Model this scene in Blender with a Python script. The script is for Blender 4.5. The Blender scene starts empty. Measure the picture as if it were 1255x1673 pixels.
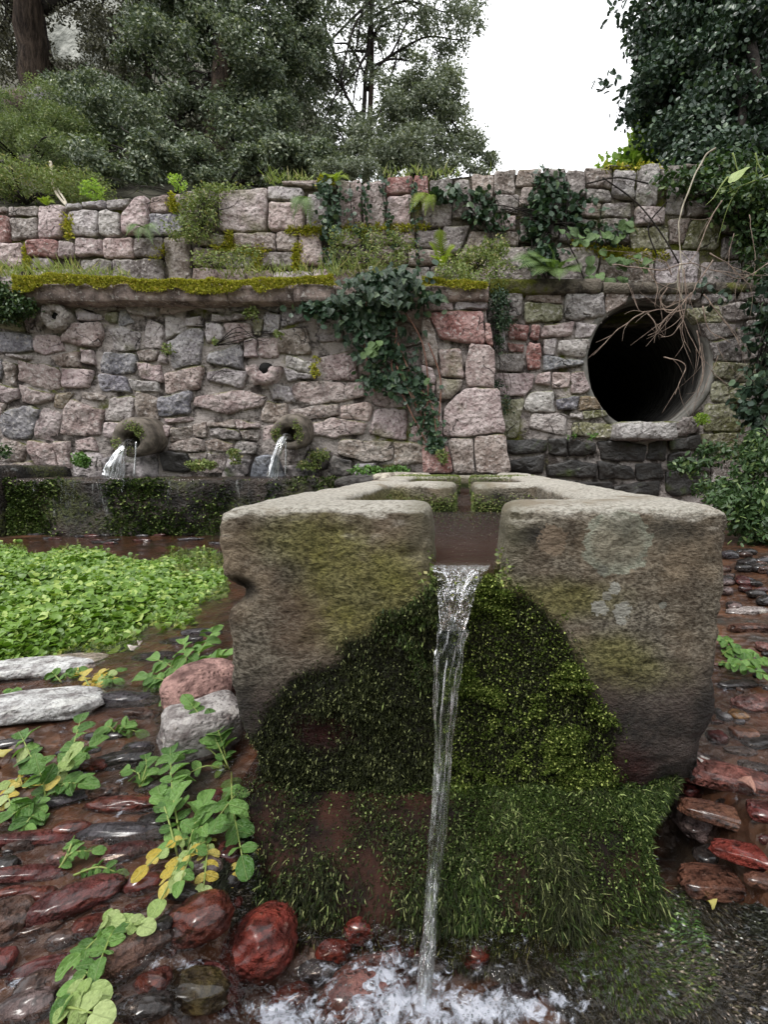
import bpy, math, random
import numpy as np
from mathutils import Vector, Matrix

# ---------------------------------------------------------------- camera, sky, sun, exposure
SC = bpy.context.scene
COL = SC.collection
F = 800.0; CX = 760.0; CY = 836.5; EYE = 0.47
PITCH = math.atan(79.5 / 800.0)
cam_d = bpy.data.cameras.new('camera'); cam = bpy.data.objects.new('camera', cam_d); COL.objects.link(cam)
cam.location = (0, 0, EYE); cam.rotation_euler = (math.pi / 2 - PITCH, 0, 0)
cam_d.sensor_fit = 'VERTICAL'; cam_d.sensor_height = 36.0; cam_d.lens = 36.0 * F / 1673.0
cam_d.shift_x = -(CX - 627.5) / 1673.0
cam_d.clip_start = 0.02; cam_d.clip_end = 800
SC.camera = cam

world = bpy.data.worlds.new('World'); SC.world = world; world.use_nodes = True
wn = world.node_tree.nodes; wl = world.node_tree.links; wn.clear()
wo = wn.new('ShaderNodeOutputWorld'); wb = wn.new('ShaderNodeBackground'); sky = wn.new('ShaderNodeTexSky')
sky.sky_type = 'NISHITA'; sky.sun_disc = False
SUN_EL, SUN_AZ = math.radians(60), math.radians(-135)      # azimuth measured from +Y towards +X
sky.sun_elevation = SUN_EL; sky.sun_rotation = SUN_AZ
wm = wn.new('ShaderNodeMixRGB'); wm.inputs[0].default_value = 0.86
wm.inputs[2].default_value = (13.4, 13.5, 13.7, 1)        # an even white cloud cover over the blue
wl.new(sky.outputs[0], wm.inputs[1]); wl.new(wm.outputs[0], wb.inputs[0]); wb.inputs[1].default_value = 0.1
wl.new(wb.outputs[0], wo.inputs[0])
sd = bpy.data.lights.new('sun', 'SUN'); sd.energy = 1.5; sd.angle = math.radians(14); sd.color = (1, 0.97, 0.92)
sun = bpy.data.objects.new('sun', sd); COL.objects.link(sun)
sdir = Vector((math.sin(SUN_AZ) * math.cos(SUN_EL), math.cos(SUN_AZ) * math.cos(SUN_EL), math.sin(SUN_EL)))
sun.rotation_euler = sdir.to_track_quat('Z', 'Y').to_euler(); sun.location = sdir * 20
SC.view_settings.view_transform = 'Standard'; SC.view_settings.look = 'None'
SC.view_settings.gamma = 1; SC.view_settings.exposure = 0.70
SC.view_settings.use_curve_mapping = False
SC.render.engine = 'CYCLES'
SC.cycles.max_bounces = 6; SC.cycles.transparent_max_bounces = 12; SC.cycles.transmission_bounces = 5
SC.cycles.diffuse_bounces = 3; SC.cycles.glossy_bounces = 3
SC.cycles.use_denoising = True

random.seed(7); RNG = np.random.default_rng(7)

# ---------------------------------------------------------------- geometry of the view
cP, sP = math.cos(PITCH), math.sin(PITCH)
def ray(px, py):
    a = (px - CX) / F; b = (CY - py) / F
    return np.array([a, cP + b * sP, -sP + b * cP])
def P(px, py, Y):
    d = ray(px, py); t = Y / d[1]
    return np.array([d[0] * t, Y, EYE + d[2] * t])
def G(px, py, Z):
    d = ray(px, py); t = (Z - EYE) / d[2]
    return np.array([d[0] * t, d[1] * t, Z])
def sst(a, b, x):
    t = np.clip((x - a) / (b - a), 0, 1); return t * t * (3 - 2 * t)

# ---------------------------------------------------------------- numpy value noise
def _hash(ix, iy, iz, seed):
    h = (ix.astype(np.int64) * 374761393 + iy.astype(np.int64) * 668265263 + iz.astype(np.int64) * 2147483647 + seed * 144664) & 0xFFFFFFFF
    h = ((h ^ (h >> 13)) * 1274126177) & 0xFFFFFFFF
    h = ((h ^ (h >> 16)) * 2246822519) & 0xFFFFFFFF
    return ((h ^ (h >> 15)) & 0xFFFFFF) / float(0xFFFFFF)
def vnoise(p, scale=1.0, seed=0):
    p = np.asarray(p, float) * scale + 1000.0
    i = np.floor(p).astype(np.int64); f = p - i; f = f * f * (3 - 2 * f)
    r = 0
    for dx in (0, 1):
        wx = f[..., 0] if dx else 1 - f[..., 0]
        for dy in (0, 1):
            wy = f[..., 1] if dy else 1 - f[..., 1]
            for dz in (0, 1):
                wz = f[..., 2] if dz else 1 - f[..., 2]
                r = r + wx * wy * wz * _hash(i[..., 0] + dx, i[..., 1] + dy, i[..., 2] + dz, seed)
    return r * 2 - 1
def fbm(p, scale=1.0, oct=3, seed=0, gain=0.5):
    a = 1.0; s = 0; n = 0
    for o in range(oct):
        s = s + a * vnoise(p, scale * 2 ** o, seed + o); n += a; a *= gain
    return s / n

# ---------------------------------------------------------------- mesh helpers
def mesh_np(name, V, quads=None, tris=None, mats=None, smooth=True):
    V = np.asarray(V, np.float32); me = bpy.data.meshes.new(name)
    parts = []; tot = []
    if quads is not None and len(quads): parts.append(np.asarray(quads, np.int32).ravel()); tot.append(np.full(len(quads), 4, np.int32))
    if tris is not None and len(tris): parts.append(np.asarray(tris, np.int32).ravel()); tot.append(np.full(len(tris), 3, np.int32))
    idx = np.concatenate(parts); tot = np.concatenate(tot)
    me.vertices.add(len(V)); me.vertices.foreach_set('co', V.ravel())
    me.loops.add(len(idx)); me.loops.foreach_set('vertex_index', idx)
    me.polygons.add(len(tot)); st = np.zeros(len(tot), np.int32); st[1:] = np.cumsum(tot)[:-1]
    me.polygons.foreach_set('loop_start', st)
    me.polygons.foreach_set('use_smooth', np.full(len(tot), smooth))
    me.update(calc_edges=True); me.validate(clean_customdata=False)
    for m in (mats if isinstance(mats, (list, tuple)) else [mats]):
        if m: me.materials.append(m)
    return me
def link(name, me, parent=None, loc=None):
    o = bpy.data.objects.new(name, me); COL.objects.link(o)
    if parent is not None: o.parent = parent
    if loc is not None: o.location = loc
    return o
def tag(o, label=None, cat=None, group=None, kind=None):
    if label: o['label'] = label
    if cat: o['category'] = cat
    if group: o['group'] = group
    if kind: o['kind'] = kind
    return o
def empty(name, loc, label, cat, group=None):
    o = link(name, None); o.location = loc; o.empty_display_size = 0.05
    return tag(o, label, cat, group)
def kid(name, me, parent):
    """a child whose mesh is written in world coordinates"""
    o = link(name, me, parent); o.matrix_parent_inverse = Matrix.Translation(parent.location).inverted()
    return o
class MB:
    def __init__(s): s.v = []; s.f = []
    def add(s, vs, fs):
        n = len(s.v); s.v += [tuple(v) for v in vs]; s.f += [tuple(i + n for i in f) for f in fs]
    def box(s, c, h, rz=0.0):
        ca, sa = math.cos(rz), math.sin(rz); vs = []
        for x in (-1, 1):
            for y in (-1, 1):
                for z in (-1, 1):
                    a, b = x * h[0], y * h[1]; vs.append((c[0] + a * ca - b * sa, c[1] + a * sa + b * ca, c[2] + z * h[2]))
        s.add(vs, [(0, 1, 3, 2), (4, 6, 7, 5), (0, 4, 5, 1), (2, 3, 7, 6), (0, 2, 6, 4), (1, 5, 7, 3)])
    def tube(s, pts, rad, n=6, cap=True):
        pts = [np.asarray(p, float) for p in pts]
        if not hasattr(rad, '__len__'): rad = [rad] * len(pts)
        base = len(s.v); u = None
        for i, p in enumerate(pts):
            d = pts[min(i + 1, len(pts) - 1)] - pts[max(i - 1, 0)]; d = d / (np.linalg.norm(d) + 1e-9)
            if u is None:
                u = np.cross(d, [0, 0, 1.0]); 
                if np.linalg.norm(u) < 0.1: u = np.cross(d, [1.0, 0, 0])
            u = u - d * np.dot(u, d); u /= np.linalg.norm(u) + 1e-9; w = np.cross(d, u)
            for k in range(n):
                a = 2 * math.pi * k / n; s.v.append(tuple(p + rad[i] * (math.cos(a) * u + math.sin(a) * w)))
        for i in range(len(pts) - 1):
            for k in range(n):
                a = base + i * n + k; b = base + i * n + (k + 1) % n; s.f.append((a, b, b + n, a + n))
        if cap: s.f.append(tuple(range(base + n - 1, base - 1, -1))); s.f.append(tuple(range(len(s.v) - n, len(s.v))))
    def mesh(s, name, mat, smooth=True):
        me = bpy.data.meshes.new(name); me.from_pydata(s.v, [], s.f)
        if smooth: me.polygons.foreach_set('use_smooth', [True] * len(me.polygons))
        for m in (mat if isinstance(mat, (list, tuple)) else [mat]): me.materials.append(m)
        me.update(); return me
def spline(pts, n=6):
    """Catmull-Rom through the points"""
    pts = [np.asarray(p, float) for p in pts]; q = [2 * pts[0] - pts[1]] + pts + [2 * pts[-1] - pts[-2]]; out = []
    for i in range(1, len(q) - 2):
        for k in range(n):
            t = k / n; out.append(0.5 * ((2 * q[i]) + (-q[i - 1] + q[i + 1]) * t + (2 * q[i - 1] - 5 * q[i] + 4 * q[i + 1] - q[i + 2]) * t * t + (-q[i - 1] + 3 * q[i] - 3 * q[i + 1] + q[i + 2]) * t ** 3))
    out.append(pts[-1]); return out

# ---------------------------------------------------------------- materials
class NT:
    """short-hand for building node trees"""
    def __init__(s, name):
        s.m = bpy.data.materials.new(name); s.m.use_nodes = True; s.t = s.m.node_tree; s.t.nodes.clear()
        s.out = s.n('ShaderNodeOutputMaterial'); s.m.use_backface_culling = False
    def n(s, typ, **kw):
        nd = s.t.nodes.new(typ)
        for k, v in kw.items(): setattr(nd, k, v)
        return nd
    def set(s, sock, v):
        if v is None: return
        if isinstance(v, bpy.types.NodeSocket): s.t.links.new(v, sock)
        elif isinstance(v, (tuple, list)) and len(v) == 3 and sock.type == 'RGBA': sock.default_value = (*v, 1)
        else: sock.default_value = v
    def pos(s, obj=False):
        return s.n('ShaderNodeTexCoord').outputs['Object'] if obj else s.n('ShaderNodeNewGeometry').outputs['Position']
    def noise(s, vec, scale, detail=5, rough=0.55, dist=0.0, out='Fac'):
        n = s.n('ShaderNodeTexNoise'); s.set(n.inputs['Vector'], vec); n.inputs['Scale'].default_value = scale
        n.inputs['Detail'].default_value = detail; n.inputs['Roughness'].default_value = rough; n.inputs['Distortion'].default_value = dist
        return n.outputs[out]
    def voro(s, vec, scale, feature='F1', out='Distance'):
        n = s.n('ShaderNodeTexVoronoi', feature=feature); s.set(n.inputs['Vector'], vec); n.inputs['Scale'].default_value = scale
        return n.outputs[out]
    def scale(s, vec, sc):
        n = s.n('ShaderNodeVectorMath', operation='MULTIPLY'); s.set(n.inputs[0], vec); n.inputs[1].default_value = sc; return n.outputs[0]
    def ramp(s, fac, a, b, inv=False):
        n = s.n('ShaderNodeMapRange', interpolation_type='SMOOTHSTEP'); s.set(n.inputs[0], fac); n.inputs[1].default_value = a; n.inputs[2].default_value = b
        n.inputs[3].default_value = 1.0 if inv else 0.0; n.inputs[4].default_value = 0.0 if inv else 1.0; return n.outputs[0]
    def math(s, op, a, b=None, c=None):
        n = s.n('ShaderNodeMath', operation=op); s.set(n.inputs[0], a); s.set(n.inputs[1], b)
        if c is not None: s.set(n.inputs[2], c)
        return n.outputs[0]
    def mix(s, fac, a, b, mode='MIX'):
        n = s.n('ShaderNodeMixRGB', blend_type=mode); s.set(n.inputs[0], fac); s.set(n.inputs[1], a); s.set(n.inputs[2], b); return n.outputs[0]
    def bump(s, h, strength=0.5, dist=0.01, nrm=None):
        n = s.n('ShaderNodeBump'); n.inputs['Strength'].default_value = strength; n.inputs['Distance'].default_value = dist
        s.set(n.inputs['Height'], h)
        if nrm is not None: s.set(n.inputs['Normal'], nrm)
        return n.outputs[0]
    def sep(s, vec):
        n = s.n('ShaderNodeSeparateXYZ'); s.set(n.inputs[0], vec); return n.outputs
    def attr(s, name, out='Fac'):
        n = s.n('ShaderNodeAttribute'); n.attribute_name = name; return n.outputs[out]
    def island(s): return s.n('ShaderNodeNewGeometry').outputs['Random Per Island']
    def objcol(s): return s.n('ShaderNodeObjectInfo').outputs['Color']
    def objrnd(s): return s.n('ShaderNodeObjectInfo').outputs['Random']
    def pbsdf(s, col, rough=0.8, nrm=None, spec=0.4, coat=0.0, coat_rough=0.1, sub=None, trans=None):
        b = s.n('ShaderNodeBsdfPrincipled'); s.set(b.inputs['Base Color'], col); s.set(b.inputs['Roughness'], rough)
        s.set(b.inputs['Specular IOR Level'], spec); s.set(b.inputs['Normal'], nrm) if nrm is not None else None
        s.set(b.inputs['Coat Weight'], coat); s.set(b.inputs['Coat Roughness'], coat_rough)
        return b.outputs[0]
    def done(s, sh, disp=None):
        s.t.links.new(sh, s.out.inputs['Surface']); return s.m

def mat_rubble():
    """one rough stone: its own tone from the object colour, mottled, mossy where it looks up, darker mineral stains"""
    t = NT('rubble_stone'); p = t.pos(); n1 = t.noise(p, 9, 6, 0.62); n2 = t.noise(p, 42, 5, 0.6); n3 = t.noise(p, 3.1, 3)
    col = t.objcol()
    wp = t.noise(p, 7, 3, .5, out='Color'); pw = t.n('ShaderNodeVectorMath', operation='MULTIPLY_ADD'); t.set(pw.inputs[0], wp); pw.inputs[1].default_value = (.10, .10, .10); t.set(pw.inputs[2], p)
    crack = t.voro(pw.outputs[0], 6, 'DISTANCE_TO_EDGE'); crk = t.math('MULTIPLY', t.ramp(crack, 0.0, 0.022, True), t.ramp(t.noise(p, 4.7, 2), .56, .66))
    col = t.mix(t.ramp(n1, 0.36, 0.62), t.mix(0.8, col, (0.50, 0.47, 0.47), 'MULTIPLY'), t.mix(.35, col, (.50, .46, .45)))
    col = t.mix(t.math('MULTIPLY', t.ramp(n2, 0.53, 0.70), 0.8), col, (0.60, 0.56, 0.54))
    col = t.mix(t.math('MULTIPLY', t.ramp(n2, 0.46, 0.30), 0.85), col, (0.04, 0.032, 0.032))
    col = t.mix(t.math('MULTIPLY', crk, .8), col, (.03, .025, .022))
    nz = t.sep(t.n('ShaderNodeNewGeometry').outputs['Normal'])[2]
    mo = t.math('MULTIPLY', t.ramp(nz, 0.25, 0.8), t.ramp(t.noise(p, 5.5, 4), 0.42, 0.62))
    mo2 = t.ramp(t.noise(p, 2.1, 5, 0.6), 0.60, 0.72)
    mossf = t.math('MAXIMUM', mo, t.math('MULTIPLY', mo2, 0.5))
    col = t.mix(mossf, col, t.mix(n1, (0.055, 0.075, 0.012), (0.15, 0.15, 0.03)))
    wetf = t.attr('Color', 'Fac')
    h = t.math('ADD', t.math('MULTIPLY', n1, 1.0), t.math('MULTIPLY', n2, 0.5))
    h = t.math('ADD', h, t.math('MULTIPLY', t.voro(p, 30), 0.35)); h = t.math('SUBTRACT', h, t.math('MULTIPLY', crk, .7))
    return t.done(t.pbsdf(col, 0.86, t.bump(h, 1.0, 0.036), 0.3))
def mat_wet_rubble():
    t = NT('wet_rubble_stone'); p = t.pos(); n1 = t.noise(p, 11, 6, 0.65); n2 = t.noise(p, 50, 4)
    col = t.mix(t.ramp(n1, 0.35, 0.7), (0.014, 0.012, 0.011), t.objcol())
    col = t.mix(t.ramp(t.noise(p, 6, 4), 0.58, 0.72), col, (0.04, 0.055, 0.012))
    return t.done(t.pbsdf(col, t.math('MULTIPLY_ADD', n2, 0.5, 0.15), t.bump(t.math('ADD', n1, t.math('MULTIPLY', n2, .5)), 0.8, 0.02), 0.5))
def mat_mortar(name, a, b, mossy):
    t = NT(name); p = t.pos(); n1 = t.noise(p, 7, 6, 0.65); n2 = t.noise(p, 60, 4)
    col = t.mix(t.ramp(n1, 0.40, 0.56), a, b)
    col = t.mix(t.ramp(t.noise(p, 2.3, 5, 0.65), 0.62 - mossy, 0.72 - mossy), col, t.mix(n2, (0.05, 0.065, 0.01), (0.17, 0.17, 0.03)))
    return t.done(t.pbsdf(col, 0.95, t.bump(t.math('ADD', n1, t.math('MULTIPLY', n2, .6)), 1.0, 0.03), 0.2))
def mat_slab():
    t = NT('mossy_ledge_stone'); p = t.pos(); n1 = t.noise(p, 10, 6, 0.65); n2 = t.noise(p, 38, 6, 0.7)
    col = t.mix(t.ramp(n1, 0.35, 0.68), (0.13, 0.10, 0.09), (0.48, 0.38, 0.34))
    col = t.mix(t.math('MULTIPLY', t.ramp(n2, 0.55, 0.63), 0.85), col, (0.62, 0.58, 0.55))
    return t.done(t.pbsdf(col, 0.9, t.bump(t.math('ADD', n1, n2), 0.9, 0.02), 0.3))
def mat_leaf(name, a, b, c=None, cfrac=0.1, rough=0.5, trans=0.25, spec=0.4, obj=False):
    t = NT(name); r = t.objrnd() if obj else t.island(); p = t.pos()
    n = t.noise(p, 2.2, 3); 
    f = t.math('MULTIPLY_ADD', r, 0.7, t.math('MULTIPLY', t.ramp(n, 0.3, 0.7), 0.3))
    col = t.mix(f, a, b)
    if c is not None:
        col = t.mix(t.ramp(t.math('FRACT', t.math('MULTIPLY', r, 17.31)), 1 - cfrac - 0.01, 1 - cfrac + 0.01), col, c)
    nb = None
    if obj:
        o = t.pos(True); s_ = t.sep(o); ax = t.math('ABSOLUTE', s_[0]); rib = t.ramp(ax, .0, .035, True)
        ang = t.math('SUBTRACT', s_[1], t.math('MULTIPLY', ax, .9)); vein = t.math('ABSOLUTE', t.math('SINE', t.math('MULTIPLY', ang, 24))); vn = t.ramp(vein, 0, .22, True)
        nn_ = t.noise(o, 4, 4); vv = t.math('MAXIMUM', rib, t.math('MULTIPLY', vn, .5))
        col = t.mix(t.math('MULTIPLY', t.ramp(nn_, .4, .7), .5), col, t.mix(1, col, (.45, .5, .4), 'MULTIPLY')); col = t.mix(t.math('MULTIPLY', vv, .35), col, (.42, .5, .25))
        nb = t.bump(t.math('ADD', vv, nn_), .5, .02)
    d = t.pbsdf(col, rough, nb, spec)
    tr = t.n('ShaderNodeBsdfTranslucent'); t.set(tr.inputs[0], t.mix(1.0, col, (1.0, 1.1, 0.5), 'MULTIPLY'))
    m = t.n('ShaderNodeMixShader'); m.inputs[0].default_value = trans; t.t.links.new(d, m.inputs[1]); t.t.links.new(tr.outputs[0], m.inputs[2])
    return t.done(m.outputs[0])
def mat_simple(name, a, b, scale=8, rough=0.85, bump=0.5, bd=0.01, spec=0.3, coat=0, stretch=None, coat_rough=0.08):
    t = NT(name); p = t.pos()
    if stretch: p = t.scale(p, stretch)
    n1 = t.noise(p, scale, 6, 0.6)
    return t.done(t.pbsdf(t.mix(t.ramp(n1, 0.33, 0.68), a, b), rough, t.bump(t.math('ADD', n1, t.math('MULTIPLY', t.noise(p, scale * 5, 4), .5)), bump, bd), spec, coat, coat_rough))
M = dict(
    rubble=mat_rubble(), wet=mat_wet_rubble(), slab=mat_slab(),
    mortar=mat_mortar('rubble_mortar', (0.06, 0.05, 0.045), (0.40, 0.355, 0.335), 0.04),
    mortar_old=mat_mortar('old_mossy_mortar', (0.045, 0.038, 0.032), (0.15, 0.13, 0.105), 0.12),
    spout=mat_simple('weathered_pipe_stone', (0.06, 0.05, 0.04), (0.20, 0.17, 0.14), 14, 0.8, 0.8),
    concrete=mat_simple('culvert_concrete', (0.10, 0.095, 0.085), (0.24, 0.23, 0.21), 5, 0.9, 0.5, 0.01, 0.3, 0, (1, 5, 1)),
    bark=mat_simple('tree_bark', (0.018, 0.012, 0.009), (0.085, 0.06, 0.045), 7, 0.95, 1.0, 0.05, 0.2, 0, (3, 3, 0.6)),
    darkbark=mat_simple('dark_bark', (0.012, 0.010, 0.009), (0.045, 0.037, 0.032), 9, 0.95, 0.8, 0.03),
    twig=mat_simple('bare_twig_bark', (0.14, 0.10, 0.08), (0.34, 0.26, 0.21), 20, 0.8, 0.3),
    paletwig=mat_simple('bleached_branch_bark', (0.30, 0.26, 0.20), (0.50, 0.45, 0.36), 15, 0.8, 0.3),
    soil=mat_simple('bank_soil', (0.03, 0.028, 0.018), (0.10, 0.095, 0.07), 2.5, 0.95, 1.0, 0.08),
    stem=mat_simple('green_stem', (0.16, 0.22, 0.05), (0.24, 0.28, 0.09), 20, 0.5, 0.1),
    redstem=mat_simple('red_dry_stem', (0.16, 0.07, 0.05), (0.28, 0.15, 0.11), 20, 0.7, 0.1),
    oak=mat_leaf('holm_oak_leaves', (0.045, 0.07, 0.04), (0.20, 0.24, 0.16), (0.38, 0.41, 0.30), 0.16, 0.4, 0.2),
    oak_grey=mat_leaf('grey_green_tree_leaves', (0.08, 0.105, 0.07), (0.27, 0.30, 0.22), (0.42, 0.44, 0.36), 0.12, 0.5, 0.2),
    oak_brown=mat_leaf('brownish_tree_leaves', (0.05, 0.052, 0.036), (0.19, 0.18, 0.13), (0.33, 0.32, 0.26), 0.10, 0.6, 0.15),
    broom=mat_leaf('pale_bush_leaves', (0.10, 0.145, 0.06), (0.27, 0.33, 0.15), (0.38, 0.40, 0.22), 0.10, 0.6, 0.25),
    darkivy=mat_leaf('tree_ivy_leaves', (0.014, 0.030, 0.022), (0.06, 0.10, 0.06), (0.13, 0.19, 0.11), 0.08, 0.35, 0.12),
    bright=mat_leaf('bright_shrub_leaves', (0.20, 0.34, 0.05), (0.45, 0.58, 0.13), None, 0, 0.5, 0.5),  # bright yellow green leaf colour
    bush=mat_leaf('vine_bush_leaves', (0.02, 0.045, 0.016), (0.07, 0.13, 0.04), (0.15, 0.21, 0.07), 0.12, 0.4, 0.2),
    ivy=mat_leaf('ivy_leaf_green', (0.018, 0.045, 0.028), (0.05, 0.095, 0.052), (0.09, 0.14, 0.07), 0.1, 0.35, 0.12, 0.5, obj=True),
    ivy_s=mat_leaf('ivy_small_leaves', (0.018, 0.045, 0.026), (0.055, 0.10, 0.05), (0.10, 0.15, 0.07), 0.1, 0.4, 0.12),
    navel=mat_leaf('round_leaf_green', (0.08, 0.14, 0.05), (0.16, 0.26, 0.09), None, 0, 0.45, 0.25, obj=True),
    herb=mat_leaf('wall_herb_leaves', (0.09, 0.13, 0.035), (0.26, 0.32, 0.10), (0.36, 0.33, 0.15), 0.12, 0.6, 0.25),
    grass=mat_leaf('grass_blades', (0.15, 0.21, 0.05), (0.36, 0.42, 0.14), (0.45, 0.42, 0.22), 0.15, 0.6, 0.3),
    fern=mat_leaf('fern_fronds', (0.08, 0.14, 0.04), (0.20, 0.29, 0.10), None, 0, 0.55, 0.3),
    fern_y=mat_leaf('yellow_fern_fronds', (0.17, 0.24, 0.02), (0.33, 0.42, 0.05), None, 0, 0.55, 0.4),
    cress=mat_leaf('watercress_mass_leaves', (0.055, 0.12, 0.012), (0.20, 0.34, 0.05), (0.34, 0.45, 0.11), 0.16, 0.42, 0.25),
    sprig=mat_leaf('watercress_leaf', (0.035, 0.11, 0.012), (0.21, 0.38, 0.09), None, 0, 0.38, 0.25, 0.5, obj=True),
    yellow=mat_leaf('yellowed_leaf', (0.50, 0.36, 0.04), (0.62, 0.52, 0.16), None, 0, 0.5, 0.25, obj=True),
    palegreen=mat_leaf('pale_wilted_leaf', (0.24, 0.36, 0.09), (0.48, 0.55, 0.26), None, 0, 0.5, 0.25, obj=True),
    ymoss=mat_leaf('yellow_moss', (0.20, 0.21, 0.015), (0.50, 0.49, 0.05), (0.58, 0.46, 0.09), 0.1, 0.8, 0.2),
    gmoss=mat_leaf('green_block_moss', (0.012, 0.024, 0.005), (0.10, 0.14, 0.022), (0.40, 0.46, 0.13), 0.14, 0.6, 0.15, 0.12),
    dmoss=mat_leaf('dark_stringy_moss', (0.006, 0.007, 0.004), (0.035, 0.042, 0.014), (0.22, 0.24, 0.10), 0.08, 0.55, 0.1, 0.1),
    hmoss=mat_leaf('hanging_green_moss', (0.008, 0.018, 0.005), (0.055, 0.085, 0.018), (0.24, 0.30, 0.10), 0.10, 0.5, 0.12, 0.12),
    algae=mat_leaf('wet_black_algae', (0.008, 0.009, 0.007), (0.03, 0.032, 0.02), (0.09, 0.10, 0.06), 0.05, 0.28, 0.0, 0.5),
    algae_g=mat_leaf('wet_green_algae', (0.015, 0.032, 0.008), (0.05, 0.11, 0.02), (0.13, 0.22, 0.04), 0.08, 0.35, 0.1, 0.35),
)
# ================================================================ STONE WALLS
TONE = dict(g=(.48, .44, .44), p=(.54, .425, .41), r=(.42, .19, .165), b=(.29, .295, .33), w=(.60, .56, .55), m=(.22, .225, .10),
            d=(.045, .04, .037), n=(.33, .265, .225), v=(.25, .22, .205), o=(.28, .21, .12))
def stone_layout(seeds, region, gap, tilt, filler=True, circle=None, fill_tone='gpnb', fmin=8, flat=1.5, extra=13):
    """seeds (cx, cy, w, h, tone) in photo units -> irregular polygons that do not overlap"""
    rnd = random.Random(5)
    def build(S):
        polys = []
        C = np.array([[s[0], s[1]] for s in S], float); H = np.array([[s[2] / 2, s[3] / 2] for s in S], float)
        for i, s in enumerate(S):
            hw, hh = H[i]; ang = math.radians((((i * 7919) % 17) - 8) * tilt * 0.6)
            ex = extra
            bx = [(-hw - ex, -hh - ex), (hw + ex, -hh - ex), (hw + ex, hh + ex), (-hw - ex, hh + ex)]
            ca, sa = math.cos(ang), math.sin(ang)
            poly = [np.array([C[i][0] + x * ca - y * sa, C[i][1] + x * sa + y * ca]) for x, y in bx]
            # a corner or two knocked off
            planes = []
            for k, (sx, sy) in enumerate(((-1, -1), (1, -1), (1, 1), (-1, 1))):
                u = ((i * 31 + k * 57) % 13) / 13.0
                cut = (0.03 + 0.55 * u * u * tilt) * min(hw, hh)
                nrm = np.array([sx * 1.0 / (hw + 1e-6), sy * 1.0 / (hh + 1e-6)]); nrm /= np.linalg.norm(nrm)
                corner = C[i] + np.array([sx * (hw + ex * .6), sy * (hh + ex * .6)])
                planes.append((corner - nrm * cut, nrm))
            for j in range(len(S)):
                if j == i: continue
                d = C[j] - C[i]
                if abs(d[0]) > hw + H[j][0] + 30 or abs(d[1]) > hh + H[j][1] + 30: continue
                gx = abs(d[0]) - hw - H[j][0]; gy = abs(d[1]) - hh - H[j][1]
                if max(gx, gy) > 2 * ex + 4: continue
                a, b = min(i, j), max(i, j); tj = ((a * 13 + b * 29) % 11 - 5) / 5.0 * math.radians(13) * tilt
                if gx > gy:
                    sgn = 1 if d[0] > 0 else -1; q = np.array([C[i][0] + sgn * (hw + gx / 2), (max(C[i][1] - hh, C[j][1] - H[j][1]) + min(C[i][1] + hh, C[j][1] + H[j][1])) / 2])
                    n = np.array([sgn * math.cos(tj), sgn * math.sin(tj)])
                else:
                    sgn = 1 if d[1] > 0 else -1; q = np.array([(max(C[i][0] - hw, C[j][0] - H[j][0]) + min(C[i][0] + hw, C[j][0] + H[j][0])) / 2, C[i][1] + sgn * (hh + gy / 2)])
                    n = np.array([-sgn * math.sin(tj), sgn * math.cos(tj)])
                if max(gx, gy) < -6:       # seeds that cross deeply: split between the centres
                    q = (C[i] * H[j].sum() + C[j] * H[i].sum()) / (H[i].sum() + H[j].sum()); n = d / (np.linalg.norm(d) + 1e-6)
                planes.append((q - n * gap / 2, n))
            if circle is not None:
                cx, cy, rr = circle; d = np.array([cx, cy]) - C[i]; L = np.linalg.norm(d)
                if L < rr + hw + hh + 10 and L > 1: planes.append((np.array([cx, cy]) - d / L * rr, d / L))
            x0, y0, x1, y1 = region
            planes += [(np.array([x0, 0.]), np.array([-1., 0])), (np.array([x1, 0.]), np.array([1., 0])), (np.array([0., y0]), np.array([0, -1.])), (np.array([0., y1]), np.array([0, 1.]))]
            for q, n in planes:
                out = []
                for k in range(len(poly)):
                    A, B = poly[k], poly[(k + 1) % len(poly)]; da = np.dot(A - q, n); db = np.dot(B - q, n)
                    if da <= 0: out.append(A)
                    if da * db < 0: out.append(A + (B - A) * da / (da - db))
                poly = out
                if len(poly) < 3: break
            polys.append(poly if len(poly) >= 3 else None)
        return polys
    S = list(seeds); polys = build(S)
    if filler:
        x0, y0, x1, y1 = region; step = 4
        gxs, gys = np.meshgrid(np.arange(x0 + 2, x1, step), np.arange(y0 + 2, y1, step)); pts = np.stack([gxs.ravel(), gys.ravel()], 1)
        def inside(pts, poly):
            m = np.ones(len(pts), bool); d = np.full(len(pts), -1e9)
            for k in range(len(poly)):
                A, B = poly[k], poly[(k + 1) % len(poly)]; e = B - A; n = np.array([e[1], -e[0]]); n = n / (np.linalg.norm(n) + 1e-9)
                c = np.mean(poly, 0)
                if np.dot(c - A, n) > 0: n = -n
                d = np.maximum(d, (pts - A) @ n)
            return d
        D = np.full(len(pts), 1e9)
        for q in polys:
            if q is not None: D = np.minimum(D, inside(pts, q))
        if circle is not None: D = np.minimum(D, np.hypot(pts[:, 0] - circle[0], pts[:, 1] - circle[1]) - circle[2])
        edge = np.minimum.reduce([pts[:, 0] - x0 + 8, x1 - pts[:, 0] + 8, pts[:, 1] - y0 + 8, y1 - pts[:, 1] + 8]); D = np.minimum(D, edge)
        for it in range(400):
            k = int(np.argmax(D)); 
            if D[k] < fmin: break
            r = min(D[k], 32); w = r * 2 * flat * rnd.uniform(.8, 1.15); h = r * 2 * rnd.uniform(.85, 1.0)
            S.append((pts[k][0], pts[k][1], w, h, rnd.choice(fill_tone)))
            D = np.minimum(D, np.maximum(np.abs(pts[:, 0] - pts[k][0]) - w / 2, np.abs(pts[:, 1] - pts[k][1]) - h / 2))
        polys = build(S)
    return S, polys

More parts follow.
